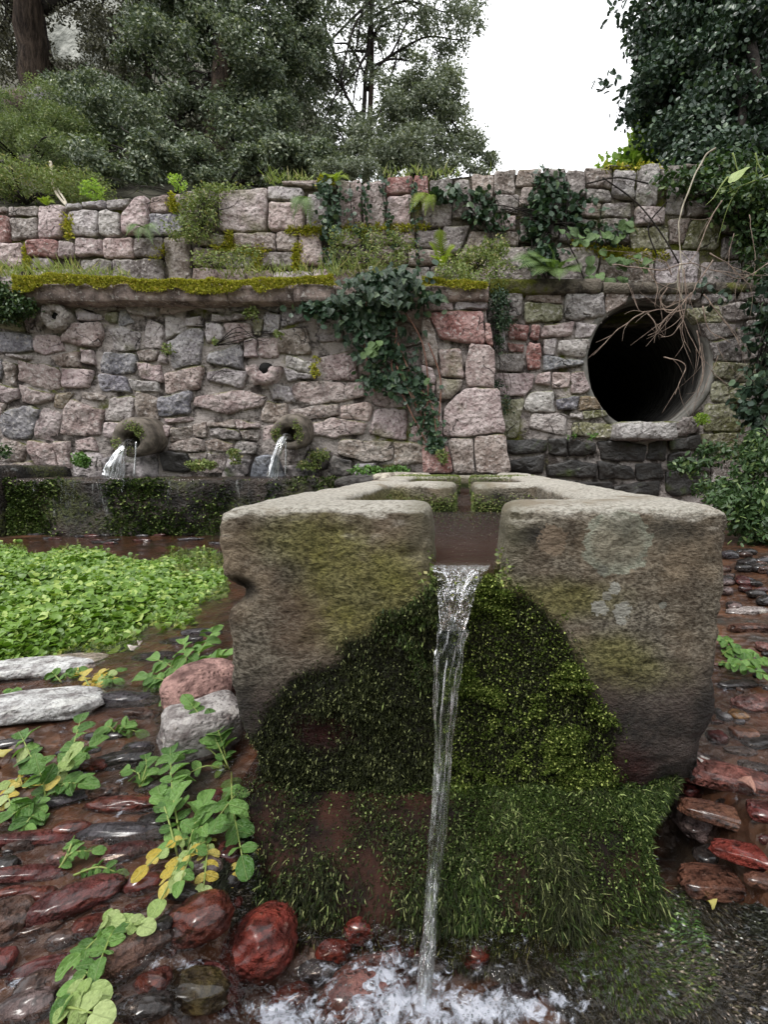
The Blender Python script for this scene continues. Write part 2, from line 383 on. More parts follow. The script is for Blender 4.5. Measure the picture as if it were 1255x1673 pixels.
def stone_mesh(poly, Yp, hgt, seed, mat, rough=1.0):
    """poly in photo units on the wall plane y = Yp -> one rough stone with thickness"""
    rnd = random.Random(seed)
    W = [P(q[0], q[1], Yp) for q in poly]; W = np.array([[w[0], w[2]] for w in W])
    # split long edges, cut the corners, wobble
    pts = []
    for k in range(len(W)):
        A, B = W[k], W[(k + 1) % len(W)]; L = np.linalg.norm(B - A)
        if L < 0.008: continue
        n = max(2, min(9, int(L / 0.035) + 1))
        for j in range(n):
            t = 0.07 + 0.86 * j / (n - 1); q = A + (B - A) * t; pts.append(q)
    if len(pts) < 4: return None
    pts = np.array(pts); c = pts.mean(0)
    p3 = np.stack([pts[:, 0], np.zeros(len(pts)), pts[:, 1]], 1)
    wob = fbm(p3, 13, 3, seed % 97) * 0.022 * rough
    d = pts - c; L = np.linalg.norm(d, axis=1, keepdims=True); pts = pts + d / (L + 1e-6) * (wob[:, None] - 0.002)
    n = len(pts); size = float(L.mean())
    tx, tz = rnd.uniform(-.22, .22) * rough, rnd.uniform(-.30, .10) * rough
    V = []; rings = [(1.02, -0.07), (1.0, hgt * 0.25), (0.985, hgt * 0.85), (0.945, hgt * 1.0), (0.78, hgt * 1.03), (0.6, hgt * 1.08), (.42, hgt * 1.1), (0.22, hgt * 1.12)]
    for s, dep in rings:
        q = c + (pts - c) * s; x, z = q[:, 0], q[:, 1]
        y = np.full(n, Yp - dep)
        if dep > 0:
            pp = np.stack([x, np.full(n, seed * 0.37), z], 1)
            rel = min(1.0, (1.02 - s) * 9)
            amp = 0.025 * rough * min(1, size / 0.06)
            y = y - amp * fbm(pp, 9, 3, 11) * (0.35 + rel * .65) - amp * 0.7 * np.abs(fbm(pp, 24, 2, 31)) * rel
            y = y + (tx * (x - c[0]) + tz * (z - c[1])) * 0.35
        V.append(np.stack([x, y, z], 1))
    V = np.concatenate(V); cy = V[-n:, 1].mean(); V = np.concatenate([V, [[c[0], cy, c[1]]]])
    q = []; 
    for r in range(len(rings) - 1):
        for k in range(n): q.append((r * n + k, r * n + (k + 1) % n, (r + 1) * n + (k + 1) % n, (r + 1) * n + k))
    base = (len(rings) - 1) * n; t = [(base + k, base + (k + 1) % n, len(V) - 1) for k in range(n)]
    area = 0.5 * np.sum(pts[:, 0] * np.roll(pts[:, 1], -1) - np.roll(pts[:, 0], -1) * pts[:, 1])
    if area < 0: q = [f[::-1] for f in q]; t = [f[::-1] for f in t]
    me = mesh_np('stone', V, q, t, mat, smooth=True)
    return me
def lay_stones(S, polys, parent, Yf, hgt, mat, rough=1.0, seed0=0, wetfn=None):
    k = 0
    for i, (s, poly) in enumerate(zip(S, polys)):
        if poly is None: continue
        a = 0
        for q in range(len(poly)): a += poly[q][0] * poly[(q + 1) % len(poly)][1] - poly[(q + 1) % len(poly)][0] * poly[q][1]
        if abs(a) / 2 < 70: continue
        Yp = Yf(s[0], s[1]) if callable(Yf) else Yf
        r = random.Random(i + seed0); h = hgt * r.uniform(.7, 1.35)
        mt = mat
        if s[4] == 'd' or (wetfn and wetfn(s[0], s[1])): mt = M['wet']
        me = stone_mesh(poly, Yp, h, i + seed0 + 1, mt, rough)
        if me is None: continue
        o = kid('stone', me, parent); c = TONE[s[4]]; v = r.uniform(.82, 1.18)
        o.color = (c[0] * v * r.uniform(.96, 1.04), c[1] * v, c[2] * v * r.uniform(.95, 1.05), 1); k += 1
    return k
def backing(name, parent, x0, x1, z0, z1, Y, mat, hole=None, res=0.045, amp=0.012, thick=0.35, top=None):
    nx = max(2, int((x1 - x0) / res)); nz = max(2, int((z1 - z0) / res))
    X, Z = np.meshgrid(np.linspace(x0, x1, nx), np.linspace(z0, z1, nz), indexing='ij')
    if top is not None:
        T = np.array([top(x) for x in X[:, 0]]); Z = z0 + (Z - z0) / (z1 - z0) * (T[:, None] - z0)
    p = np.stack([X, np.zeros_like(X), Z], -1); Yg = Y - amp * fbm(p, 7, 3, 5)
    V = np.stack([X, Yg, Z], -1).reshape(-1, 3); idx = np.arange(nx * nz).reshape(nx, nz)
    q = np.stack([idx[:-1, :-1], idx[1:, :-1], idx[1:, 1:], idx[:-1, 1:]], -1).reshape(-1, 4)
    if hole:
        cen = V[q].mean(1); keep = np.hypot(cen[:, 0] - hole[0], cen[:, 2] - hole[1]) > hole[2]; q = q[keep]
    n0 = len(V); B = V.copy(); B[:, 1] = Y + thick; V2 = np.concatenate([V, B])
    q2 = [tuple(f) for f in q] + [tuple(int(a) + n0 for a in f[::-1]) for f in q]
    def strip(l):
        for a, b in zip(l[:-1], l[1:]): q2.append((int(b), int(a), int(a) + n0, int(b) + n0))
    strip(idx[:, 0][::-1]); strip(idx[:, -1]); strip(idx[0, :]); strip(idx[-1, :][::-1])
    return kid(name, mesh_np(name, V2, q2, None, mat), parent)

z3 = lambda l, x0, y0, s: [(x0 + a / s, y0 + b / s, w / s, h / s, t) for a, b, w, h, t in l]
# -- the main rubble wall (left of the culvert)
S1 = z3([(60, 310, 120, 90, 'm'), (170, 315, 92, 105, 'g'), (475, 246, 150, 26, 'g'), (440, 285, 110, 34, 'g'), (665, 270, 170, 66, 'g'), (855, 257, 150, 44, 'p'),
         (1015, 252, 155, 48, 'g'), (548, 295, 60, 55, 'm'), (1070, 297, 85, 48, 'g'), (1150, 287, 55, 30, 'v'), (1235, 243, 55, 35, 'g'),
         (75, 410, 160, 105, 'b'), (235, 412, 125, 68, 'p'), (395, 375, 175, 120, 'p'), (600, 385, 155, 128, 'g'), (735, 370, 100, 140, 'g'), (842, 340, 85, 90, 'g'), (935, 313, 85, 35, 'g'),
         (1020, 355, 95, 88, 'w'), (1160, 355, 145, 95, 'p'), (900, 440, 180, 190, 'g'), (1085, 470, 155, 98, 'b'), (1220, 440, 105, 105, 'p'),
         (10, 530, 45, 130, 'b'), (55, 560, 62, 100, 'n'), (90, 482, 120, 28, 'g'), (195, 560, 205, 145, 'p'), (320, 500, 145, 48, 'n'), (430, 472, 70, 60, 'p'), (560, 510, 200, 100, 'b'),
         (705, 473, 95, 50, 'n'), (780, 500, 45, 35, 'g'), (720, 545, 115, 80, 'p'), (380, 590, 165, 118, 'p'), (560, 605, 128, 80, 'b'), (1080, 570, 175, 75, 'g'), (865, 590, 165, 115, 'p'),
         (1230, 560, 55, 88, 'p'), (690, 625, 115, 62, 'g'), (55, 655, 95, 75, 'p'), (190, 672, 165, 90, 'p'), (470, 670, 75, 45, 'n'), (585, 715, 118, 115, 'g'), (710, 705, 100, 105, 'n'),
         (840, 705, 150, 105, 'b'), (292, 680, 62, 75, 'o'), (90, 780, 185, 160, 'b'), (240, 790, 100, 135, 'p'), (400, 770, 190, 172, 'p'), (540, 825, 70, 55, 'p'),
         (1145, 697, 440, 155, 'p'), (1060, 800, 135, 28, 'n'), (1190, 800, 108, 38, 'p'), (860, 782, 125, 36, 'p'), (965, 825, 55, 48, 'n'), (880, 840, 85, 58, 'n'),
         (1080, 843, 145, 50, 'v'), (1195, 850, 78, 50, 'v'), (60, 930, 100, 110, 'n'), (230, 955, 125, 125, 'p'), (310, 935, 85, 85, 'p'), (420, 885, 85, 42, 'p'), (890, 900, 145, 50, 'n'),
         (1060, 900, 115, 48, 'n'), (1180, 905, 105, 50, 'v'), (1000, 970, 150, 60, 'v'), (130, 1010, 140, 60, 'n'), (830, 960, 130, 60, 'd')], 0, 420, 2.919)
S1 += z3([(85, 230, 155, 38, 'b'), (130, 300, 95, 80, 'g'), (60, 330, 60, 60, 'm'), (85, 415, 138, 100, 'p'), (240, 390, 165, 118, 'n'), (225, 262, 125, 78, 'g'), (255, 495, 110, 48, 'w'),
          (255, 540, 110, 36, 'g'), (430, 500, 205, 125, 'p'), (375, 622, 325, 105, 'p'), (310, 715, 210, 66, 'n'), (410, 790, 255, 92, 'p'), (660, 740, 190, 160, 'p'),
          (570, 870, 215, 100, 'n'), (780, 905, 190, 100, 'n'), (660, 640, 180, 120, 'p'), (760, 500, 150, 130, 'p'), (700, 350, 170, 140, 'n'), (530, 340, 140, 150, 'g'),
          (800, 650, 110, 140, 'p'), (370, 290, 120, 130, 'g'), (600, 250, 170, 60, 'n'), (240, 880, 90, 70, 'v'), (330, 920, 90, 80, 'v'), (450, 940, 90, 50, 'v'), (820, 800, 120, 90, 'p')], 400, 420, 2.789)
S1 += [(-45, 470 + 40 * 0, 70, 45, 'g'), (-40, 560, 75, 60, 'p'), (-45, 640, 70, 70, 'b'), (-40, 715, 75, 60, 'p'), (-120, 520, 80, 60, 'g'), (-125, 610, 85, 80, 'p'), (-130, 700, 80, 70, 'g')]
S1 = [s for s in S1 if not (abs(s[0] - 100) < 22 and abs(s[1] - 520) < 20)]
WALL_Y = 3.75
main_wall = empty('rubble_wall', (-1.8, WALL_Y, 0.3), 'long grey and pink rubble wall under the mossy ledge, two stone pipes at its foot', 'stone wall')
# round ring stone keeps its own place
ringc, drainc = (100, 520), (437, 605)
Sx = [(ringc[0], ringc[1], 40, 40, 'x'), (drainc[0], drainc[1], 56, 40, 'x')]
Sa, Pa = stone_layout(Sx + S1, (-180, 494, 705, 782), 1.8, 1.35, fill_tone='gpnb', fmin=11)
Pa[0] = Pa[1] = None
lay_stones(Sa, Pa, main_wall, WALL_Y, 0.026, M['rubble'], 1.0, 0, wetfn=lambda x, y: y > 748 and x > 200 and (x * 7 + y * 3) % 5 < 3)
zb, zt = P(0, 800, WALL_Y)[2], P(0, 488, WALL_Y)[2]
backing('mortar', main_wall, P(-180, 0, WALL_Y)[0], P(708, 600, WALL_Y)[0], zb - 0.45, zt, WALL_Y - 0.004, M['mortar'], amp=.016)
# ring stone and broken drain stone
def lathe_ring(c, R, r, dep, a0=0, a1=2 * math.pi, n=22, Y=WALL_Y):
    prof = [(R, 0.06), (R, -dep * .8), (R * .93, -dep), ((R + r) / 2, -dep * 1.05), (r * 1.12, -dep * .95), (r, -dep * .7), (r, 0.06)]
    V = []; full = abs(a1 - a0 - 2 * math.pi) < 1e-3; m = n if full else n + 1
    for i in range(m):
        a = a0 + (a1 - a0) * i / n
        for rr, d in prof:
            q = np.array([c[0] + rr * math.cos(a), Y + d, c[2] + rr * math.sin(a)]); q[0] += 0.006 * math.sin(a * 5 + 1); q[1] += 0.005 * math.sin(a * 7); V.append(q)
    k = len(prof); q = []
    for i in range(n):
        b = ((i + 1) % m) * k
        for j in range(k - 1): q.append((i * k + j, i * k + j + 1, b + j + 1, b + j))
    if not full:
        q.append(tuple(range(0, 4))); q.append((0, 3, 4, 6)); q.append(((m - 1) * k + 3, (m - 1) * k + 2, (m - 1) * k + 1, (m - 1) * k)); q.append(((m - 1) * k, (m - 1) * k + 6, (m - 1) * k + 4, (m - 1) * k + 3))
    return mesh_np('ring_stone', V, q, None, M['rubble'])
o = kid('ring_stone', lathe_ring(P(100, 520, WALL_Y), .102, .030, .085), main_wall); o.color = (.42, .38, .34, 1); o['label'] = 'round stone ring with a hole through it'
o = kid('drain_stone', lathe_ring(P(437, 603, WALL_Y), .125, .045, .10, math.pi * 0.98, math.pi * 2.02), main_wall); o.color = (*TONE['p'], 1); o['label'] = 'half round stone drain lip with a dark hole'
mb = MB(); c = P(100, 520, WALL_Y); mb.tube([(c[0], WALL_Y - .05, c[2]), (c[0], WALL_Y + .05, c[2])], [.031, .031], 14); c = P(437, 600, WALL_Y); mb.tube([(c[0], WALL_Y - .045, c[2] - .02), (c[0], WALL_Y + .05, c[2] - .01)], [.046, .05], 14); 
kid('hole_shade_plug', mb.mesh('hole_shade_plug', mat_simple('painted_hole_shade', (.004, .004, .004), (.008, .007, .006))), main_wall)  # near-black plugs that paint the shade inside both holes

# -- buttress of large pink blocks
S2 = [(770, 498, 66, 12, 'g'), (735, 500, 40, 14, 'p'), (752, 536, 92, 50, 'r'), (741, 596, 44, 40, 'p'), (784, 598, 54, 70, 'p'), (738, 632, 42, 24, 'n'), (772, 670, 108, 72, 'p'),
      (752, 745, 40, 44, 'n'), (800, 742, 66, 56, 'n'), (705, 560, 30, 60, 'n'), (708, 690, 28, 60, 'p')]
S2 = [(a + (b - 630) * .06, b, w, h, t) for a, b, w, h, t in S2]
BY = 3.66
butt = empty('stone_buttress', (0.1, BY, 0.3), 'broad buttress of large pink blocks between ivy and culvert wall', 'buttress')
Sb, Pb = stone_layout(S2, (690, 494, 846, 774), 1.2, 0.7, fill_tone='pnr', fmin=9)
def trimr(poly, slope=True):     # the leaning right hand edge of the buttress
    if poly is None: return None
    q = np.array([796., 494.]); n = np.array([280., -41.]); n = n / np.linalg.norm(n); out = []
    for k in range(len(poly)):
        A, B = poly[k], poly[(k + 1) % len(poly)]; da = np.dot(A - q, n); db = np.dot(B - q, n)
        if da <= 0: out.append(A)
        if da * db < 0: out.append(A + (B - A) * da / (da - db))
    return out if len(out) >= 3 else None
Pb = [trimr(p) for p in Pb]
lay_stones(Sb, Pb, butt, BY, 0.022, M['rubble'], 0.7, 700)
a0, a1, b0, b1 = P(692, 494, BY + .02), P(793, 494, BY + .02), P(692, 790, BY + .02), P(835, 790, BY + .02)
back = 0.3
V = [a0, a1, b1, b0, a0 + [0, back, 0], a1 + [0, back, 0], b1 + [0, back, 0], b0 + [0, back, 0]]; V[2] = V[2] - [0, 0, .4]; V[3] = V[3] - [0, 0, .4]; V[6] = V[6] - [0, 0, .4]; V[7] = V[7] - [0, 0, .4]
kid('mortar', mesh_np('mortar', V, [(0, 3, 2, 1), (4, 5, 6, 7), (0, 1, 5, 4), (1, 2, 6, 5), (2, 3, 7, 6), (3, 0, 4, 7)], None, M['mortar'], False), butt)

# -- culvert wall
CY0 = 3.86
S3 = z3([(285, 180, 150, 38, 'n'), (285, 245, 165, 85, 'm'), (460, 225, 165, 95, 'g'), (600, 185, 90, 60, 'n'), (180, 335, 85, 68, 'r'), (250, 325, 44, 54, 'r'), (345, 315, 145, 58, 'p'), (462, 322, 85, 62, 'g'),
         (170, 395, 60, 34, 'r'), (242, 423, 68, 118, 'r'), (310, 388, 55, 64, 'g'), (412, 390, 140, 74, 'w'), (98, 370, 48, 90, 'g'), (145, 460, 110, 78, 'v'), (370, 462, 180, 58, 'b'),
         (285, 522, 82, 50, 'p'), (180, 550, 135, 98, 'p'), (355, 545, 86, 72, 'p'), (445, 545, 90, 100, 'p'), (265, 620, 145, 105, 'w'), (378, 630, 82, 62, 'b'), (165, 700, 85, 165, 'm'),
         (315, 718, 155, 95, 'g'), (420, 690, 58, 34, 'g'), (490, 637, 75, 58, 'o'), (505, 675, 95, 34, 'm'), (500, 735, 165, 66, 'm'),
         (1120, 500, 145, 78, 'm'), (1110, 590, 140, 92, 'm'), (1080, 690, 140, 118, 'm'), (1050, 800, 130, 75, 'm'), (885, 748, 100, 48, 'v'), (880, 805, 108, 56, 'd'),
         (1200, 400, 75, 95, 'v'), (1090, 405, 95, 85, 'v'), (1215, 310, 90, 60, 'v'), (1130, 240, 115, 66, 'v'), (1050, 165, 130, 60, 'v'), (1180, 165, 100, 60, 'v'), (1040, 320, 80, 60, 'v'),
         (1215, 520, 70, 120, 'm'), (1215, 650, 80, 110, 'v'), (1200, 780, 100, 110, 'v'), (740, 150, 130, 40, 'v'), (890, 150, 120, 40, 'v'),
         (220, 820, 155, 68, 'd'), (345, 820, 78, 60, 'd'), (455, 820, 120, 60, 'd'), (620, 850, 195, 66, 'd'), (780, 845, 90, 60, 'd'), (215, 895, 150, 58, 'd'), (400, 915, 215, 80, 'd'),
         (600, 930, 140, 70, 'd'), (735, 925, 110, 70, 'd'), (860, 880, 100, 70, 'd'), (960, 900, 90, 60, 'v'), (880, 960, 120, 70, 'd'), (300, 975, 160, 50, 'd'), (480, 990, 160, 50, 'd'), (680, 1000, 150, 50, 'd')], 780, 420, 2.642)
S3 += [(1300, 500, 80, 60, 'v'), (1300, 580, 70, 70, 'm'), (1300, 660, 80, 60, 'v'), (1300, 740, 80, 70, 'v'), (1380, 540, 70, 80, 'v'), (1380, 650, 70, 90, 'v')]
cul_wall = empty('culvert_wall', (1.2, CY0, 0.3), 'rubble wall of red and grey stones pierced by the large round culvert', 'stone wall')
cc = P(1060, 595, CY0); CR = 0.475
circ = (1060, 595, 104)
Sc, Pc = stone_layout(S3, (806, 478, 1420, 810), 2.2, 0.9, fill_tone='vvnm', fmin=10.5, circle=circ)
Pc = [None if (p is not None and math.hypot(s[0] - 1060, s[1] - 595) < 90) else p for s, p in zip(Sc, Pc)]
lay_stones(Sc, Pc, cul_wall, CY0, 0.028, M['rubble'], 0.9, 1400, wetfn=lambda x, y: y > 712 and x < 1160)
backing('mortar', cul_wall, P(800, 0, CY0)[0], P(1420, 600, CY0)[0], -0.25, P(0, 476, CY0)[2], CY0 - 0.002, M['mortar'], amp=.02, hole=(cc[0], cc[2], CR + .02))
# sill below the mouth
so, sp = stone_layout([(1047, 706, 88, 17, 'w')], (1000, 690, 1100, 720), 2, .5, filler=False)
for s, p in zip(so, sp):
    o = kid('sill_stone', stone_mesh(p, CY0 - .03, .12, 77, M['rubble']), cul_wall); o.color = (.5, .48, .47, 1); o['label'] = 'pale worn sill stone below the pipe mouth'
# the pipe itself
pipe = empty('culvert_pipe', (cc[0], CY0, cc[2]), 'wide concrete culvert pipe opening dark in the stone wall', 'culvert pipe')
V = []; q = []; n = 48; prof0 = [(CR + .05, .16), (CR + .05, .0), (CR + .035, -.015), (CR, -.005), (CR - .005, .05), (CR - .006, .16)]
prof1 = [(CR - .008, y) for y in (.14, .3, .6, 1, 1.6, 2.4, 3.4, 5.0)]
for prof, pname, pmat in ((prof0, 'pipe_rim', M['concrete']), (prof1, 'pipe_barrel', mat_simple('shade_darkened_concrete', (.012, .011, .010), (.07, .066, .06), 6, .9, .6, .02, .3, 0, (1, 5, 1)))):  # barrel colour darkened to imitate the unlit inside of the pipe
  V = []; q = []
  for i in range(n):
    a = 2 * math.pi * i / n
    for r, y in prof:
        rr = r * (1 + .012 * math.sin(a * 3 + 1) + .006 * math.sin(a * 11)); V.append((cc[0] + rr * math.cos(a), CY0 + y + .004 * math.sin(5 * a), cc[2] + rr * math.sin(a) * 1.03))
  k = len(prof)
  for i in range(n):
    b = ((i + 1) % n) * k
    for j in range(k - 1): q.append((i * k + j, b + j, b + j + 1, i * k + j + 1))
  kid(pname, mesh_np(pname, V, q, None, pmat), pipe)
mb = MB(); mb.tube([(cc[0], CY0 + 5.0, cc[2]), (cc[0], CY0 + 5.1, cc[2])], CR, 24); kid('added_dark_end_cap', mb.mesh('added_dark_end_cap', M['soil']), pipe)  # dark cap added to close the pipe so its depth stays black

# -- upper wall
UY = 4.12
S4 = z3([(20, 135, 50, 28, 'n'), (130, 147, 155, 62, 'v'), (22, 240, 72, 135, 'r'), (140, 232, 145, 108, 'v'), (272, 205, 140, 178, 'p'), (435, 212, 155, 135, 'g'), (485, 112, 125, 50, 'g'),
         (620, 105, 125, 64, 'g'), (390, 120, 90, 38, 'g'), (565, 207, 92, 130, 'w'), (725, 85, 85, 38, 'g'), (705, 180, 130, 130, 'p'), (825, 110, 90, 88, 'p'), (915, 120, 75, 78, 'p'), (860, 212, 150, 98, 'b'),
         (60, 362, 145, 95, 'p'), (240, 342, 142, 88, 'r'), (365, 342, 76, 58, 'p'), (472, 327, 150, 78, 'p'), (620, 347, 142, 88, 'p'), (775, 347, 142, 80, 'v'), (190, 420, 85, 55, 'g'),
         (500, 425, 155, 60, 'v'), (720, 435, 240, 85, 'v'), (930, 400, 130, 160, 'n'), (1075, 375, 150, 70, 'n')], 0, 300, 3.1375)
S4 += z3([(250, 170, 195, 165, 'p'), (412, 105, 118, 62, 'g'), (420, 187, 140, 115, 'p'), (545, 180, 45, 112, 'w'), (685, 147, 92, 175, 'p'), (790, 150, 95, 165, 'p'), (880, 77, 108, 58, 'r'), (885, 165, 108, 108, 'p'),
          (975, 82, 62, 88, 'r'), (1060, 182, 98, 88, 'v'), (150, 290, 108, 48, 'm'), (290, 297, 155, 68, 'n'), (430, 297, 58, 78, 'n'), (530, 332, 95, 128, 'p'), (670, 282, 80, 68, 'p'), (825, 277, 72, 48, 'n'),
          (910, 277, 84, 58, 'n'), (380, 365, 140, 60, 'v'), (220, 355, 165, 68, 'v'), (840, 345, 88, 58, 'n'), (740, 350, 90, 70, 'n'), (1000, 290, 95, 58, 'v'), (1125, 275, 90, 68, 'v'), (1000, 362, 90, 60, 'n'),
          (1200, 305, 105, 95, 'n'), (1225, 65, 85, 88, 'n'), (1140, 110, 80, 100, 'v'), (1060, 90, 90, 70, 'v'), (1230, 190, 90, 90, 'v')], 300, 280, 2.51)
S4 += z3([(165, 97, 75, 98, 'n'), (265, 90, 95, 68, 'n'), (270, 152, 100, 52, 'n'), (370, 100, 90, 70, 'v'), (460, 110, 80, 80, 'v'), (550, 90, 110, 62, 'n'), (655, 120, 92, 80, 'g'), (750, 112, 84, 158, 'g'), (862, 172, 74, 112, 'g'),
          (550, 165, 100, 60, 'v'), (180, 192, 98, 68, 'v'), (400, 200, 120, 70, 'v'), (620, 210, 100, 60, 'v'), (880, 285, 90, 72, 'n'), (970, 315, 130, 82, 'm'), (760, 330, 160, 80, 'm'), (850, 70, 80, 60, 'v'), (960, 110, 90, 80, 'v'),
          (1060, 130, 90, 90, 'v'), (1150, 170, 80, 100, 'v'), (980, 210, 110, 70, 'v'), (1110, 270, 100, 80, 'v'), (300, 280, 140, 80, 'v'), (470, 290, 130, 80, 'v'), (620, 300, 110, 80, 'v'), (1140, 370, 120, 80, 'v'), (1220, 270, 80, 80, 'v')], 760, 260, 2.535)
S4 += [(-50, 370, 80, 50, 'p'), (-45, 420, 80, 40, 'n'), (-120, 380, 60, 60, 'g'), (1300, 320, 80, 60, 'v'), (1300, 390, 80, 60, 'v'), (1370, 350, 60, 90, 'v')]
TOPL = [(-200, 352), (0, 341), (110, 336), (225, 327), (300, 318), (430, 306), (520, 298), (620, 295), (700, 291), (790, 284), (920, 278), (1080, 273), (1250, 268), (1430, 262)]
def topy(x):
    for (a, b), (c, d) in zip(TOPL[:-1], TOPL[1:]):
        if x <= c: return b + (d - b) * (x - a) / (c - a)
    return TOPL[-1][1]
up_wall = empty('upper_wall', (-1.0, UY, 1.8), 'upper retaining wall of squared stone courses above the mossy ledge, plants on its top', 'stone wall')
S4 = [s for s in S4 if s[1] > topy(s[0]) + 2]
Sd, Pd = stone_layout(S4, (-200, 255, 1430, 470), 2.0, 0.4, fill_tone='gnpv', fmin=11)
def trimtop(poly):
    if poly is None: return None
    cx = np.mean([p[0] for p in poly]); y0, y1 = topy(cx - 5), topy(cx + 5); q = np.array([cx, (y0 + y1) / 2]); n = np.array([(y1 - y0) / 10, -1.0]); n /= np.linalg.norm(n); out = []
    for k in range(len(poly)):
        A, B = poly[k], poly[(k + 1) % len(poly)]; da = np.dot(A - q, n); db = np.dot(B - q, n)
        if da <= 0: out.append(A)
        if da * db < 0: out.append(A + (B - A) * da / (da - db))
    return out if len(out) >= 3 else None
Pd = [trimtop(p) for p in Pd]
lay_stones(Sd, Pd, up_wall, UY, 0.035, M['rubble'], 0.8, 2400)
def ztop(x):
    px = CX + x / UY * F * 1.0
    return P(px, topy(px) + 3, UY)[2]
backing('mortar', up_wall, P(-200, 300, UY)[0], P(1430, 300, UY)[0], P(0, 475, UY)[2] - .2, 3, UY + 0.0, M['mortar_old'], amp=.018, top=ztop, res=.07)

# -- the ledge: long slabs on the main wall, darker lintel over the culvert wall
ledge = empty('stone_ledge', (-1.5, 3.8, 1.7), 'projecting ledge of long stone slabs thick with yellow moss, over the rubble wall', 'ledge')
def slab(x0p, x1p, yt, yb, Y, name, parent, mat, seed, depth=.55):
    A = P(x0p, yb, Y); B = P(x1p, yt, Y); nx = max(6, int((B[0] - A[0]) / .03)); nz = 6; nd = 8
    me = bpy.data.meshes.new(name); V = []; Fc = []
    def add(Pf, nu, nv, flip):
        b = len(V)
        for i in range(nu + 1):
            for j in range(nv + 1): V.append(Pf(i / nu, j / nv))
        for i in range(nu):
            for j in range(nv):
                a = b + i * (nv + 1) + j; f = (a, a + nv + 1, a + nv + 2, a + 1); Fc.append(f[::-1] if flip else f)
    x0, x1, z0, z1 = A[0], B[0], A[2], B[2]
    add(lambda u, v: (x0 + (x1 - x0) * u, Y, z0 + (z1 - z0) * v), nx, nz, False)
    add(lambda u, v: (x0 + (x1 - x0) * u, Y + depth * v, z1), nx, nd, False)
    add(lambda u, v: (x0 + (x1 - x0) * u, Y + depth * v, z0), nx, nd, True)
    add(lambda u, v: (x0, Y + depth * v, z0 + (z1 - z0) * u), nz, nd, False)
    add(lambda u, v: (x1, Y + depth * v, z0 + (z1 - z0) * u), nz, nd, True)
    V = np.array(V); 
    # ease the arrises and roughen
    cz = np.minimum(V[:, 2] - z0, z1 - V[:, 2]); cyy = V[:, 1] - Y; cxx = np.minimum(V[:, 0] - x0, x1 - V[:, 0])
    e = np.exp(-((cz / .018) ** 2)) * np.exp(-((cyy / .018) ** 2)); V[:, 1] += e * .014; V[:, 2] += np.where(V[:, 2] > (z0 + z1) / 2, -1, 1) * e * .012
    e = np.exp(-((cxx / .02) ** 2)) * np.exp(-((cyy / .02) ** 2)); V[:, 1] += e * .018
    V[:, 1] -= .012 * fbm(V, 8, 3, seed) ; V[:, 2] += .010 * fbm(V + 7, 5, 3, seed)
    m = mesh_np(name, V, Fc, None, mat)
    return kid(name, m, parent)
LY = 3.60
for i, (a, b, t) in enumerate([(14, 181, 457), (184, 366, 458), (369, 475, 459), (478, 545, 458), (548, 690, 460), (693, 799, 462)]):
    slab(a, b, t + 2, 493 - (2 if a > 500 else 0), LY - .01 * (i % 2), 'ledge_slab', ledge, M['slab'], i + 3)
slab(-190, 11, 470, 497, LY + .05, 'ledge_slab', ledge, M['slab'], 41)
lint = empty('lintel_course', (1.2, 3.75, 1.7), 'dark mossy lintel course above the culvert wall', 'ledge')
for i, (a, b, t) in enumerate([(802, 985, 452), (988, 1170, 458), (1173, 1420, 458)]):
    slab(a, b, t, 480, 3.79 + .01 * i, 'ledge_slab', lint, M['mortar_old'], i + 23, .4)
# ================================================================ STREAM BED AND WATER LEVELS
def wl_(x, y):
    side = -0.10 * (1 - sst(.3, 1.9, y)); pool = -0.168
    k = sst(-.37, -.25, x) * (1 - sst(.37, .46, x)) * (1 - sst(.80, .92, y))
    return side * (1 - k) + pool * k
def bed(x, y):
    x = np.asarray(x, float); y = np.asarray(y, float)
    p = np.stack([x, y, np.zeros_like(x + y)], -1)
    w = wl_(x, y)
    k = sst(-.37, -.25, x) * (1 - sst(.37, .46, x)) * (1 - sst(.80, .92, y))
    z = w - .010 - .035 * k + .012 * fbm(p, 5, 3, 3) + .004 * fbm(p, 22, 3, 9)
    z = z + .03 * sst(.03, .22, x) * sst(.40, .60, y) * (1 - sst(.7, .8, y)) * (1 - sst(.46, .6, x))     # algae apron at the right foot
    z = z + .055 * np.exp(-(((x + .23) / .10) ** 2 + ((y - .70) / .085) ** 2))           # and at the left foot
    z = z + .045 * sst(.50, 1.3, x) * sst(.6, 1.2, y) + .02 * sst(-.6, -.9, x) * (1 - sst(.9, 1.1, y))
    z = z + sst(2.6, 3.4, y) * .01 + np.where(y > 3.65, .0, 0)
    return z
def GP(px, py, lift=0.0):
    z = -.05
    for _ in range(12):
        q = G(px, py, z); z = 0.5 * z + 0.5 * (float(bed(q[0], q[1])) + lift)
    return G(px, py, z)
def proj(V):
    V = np.asarray(V, float); dx = V[..., 0]; dy = V[..., 1]; dz = V[..., 2] - EYE
    dep = dy * cP - dz * sP; up = dy * sP + dz * cP
    return CX + F * dx / dep, CY - F * up / dep
def polydist(px, py, poly):
    """signed distance, positive inside"""
    poly = np.asarray(poly, float); d = np.full(np.shape(px), 1e9); ins = np.zeros(np.shape(px), bool)
    for k in range(len(poly)):
        A, B = poly[k], poly[(k + 1) % len(poly)]; e = B - A
        t = np.clip(((px - A[0]) * e[0] + (py - A[1]) * e[1]) / (e @ e), 0, 1)
        d = np.minimum(d, np.hypot(px - A[0] - t * e[0], py - A[1] - t * e[1]))
        c = ((A[1] > py) != (B[1] > py)) & (px < (B[0] - A[0]) * (py - A[1]) / (B[1] - A[1] + 1e-12) + A[0]); ins ^= c
    return np.where(ins, d, -d)
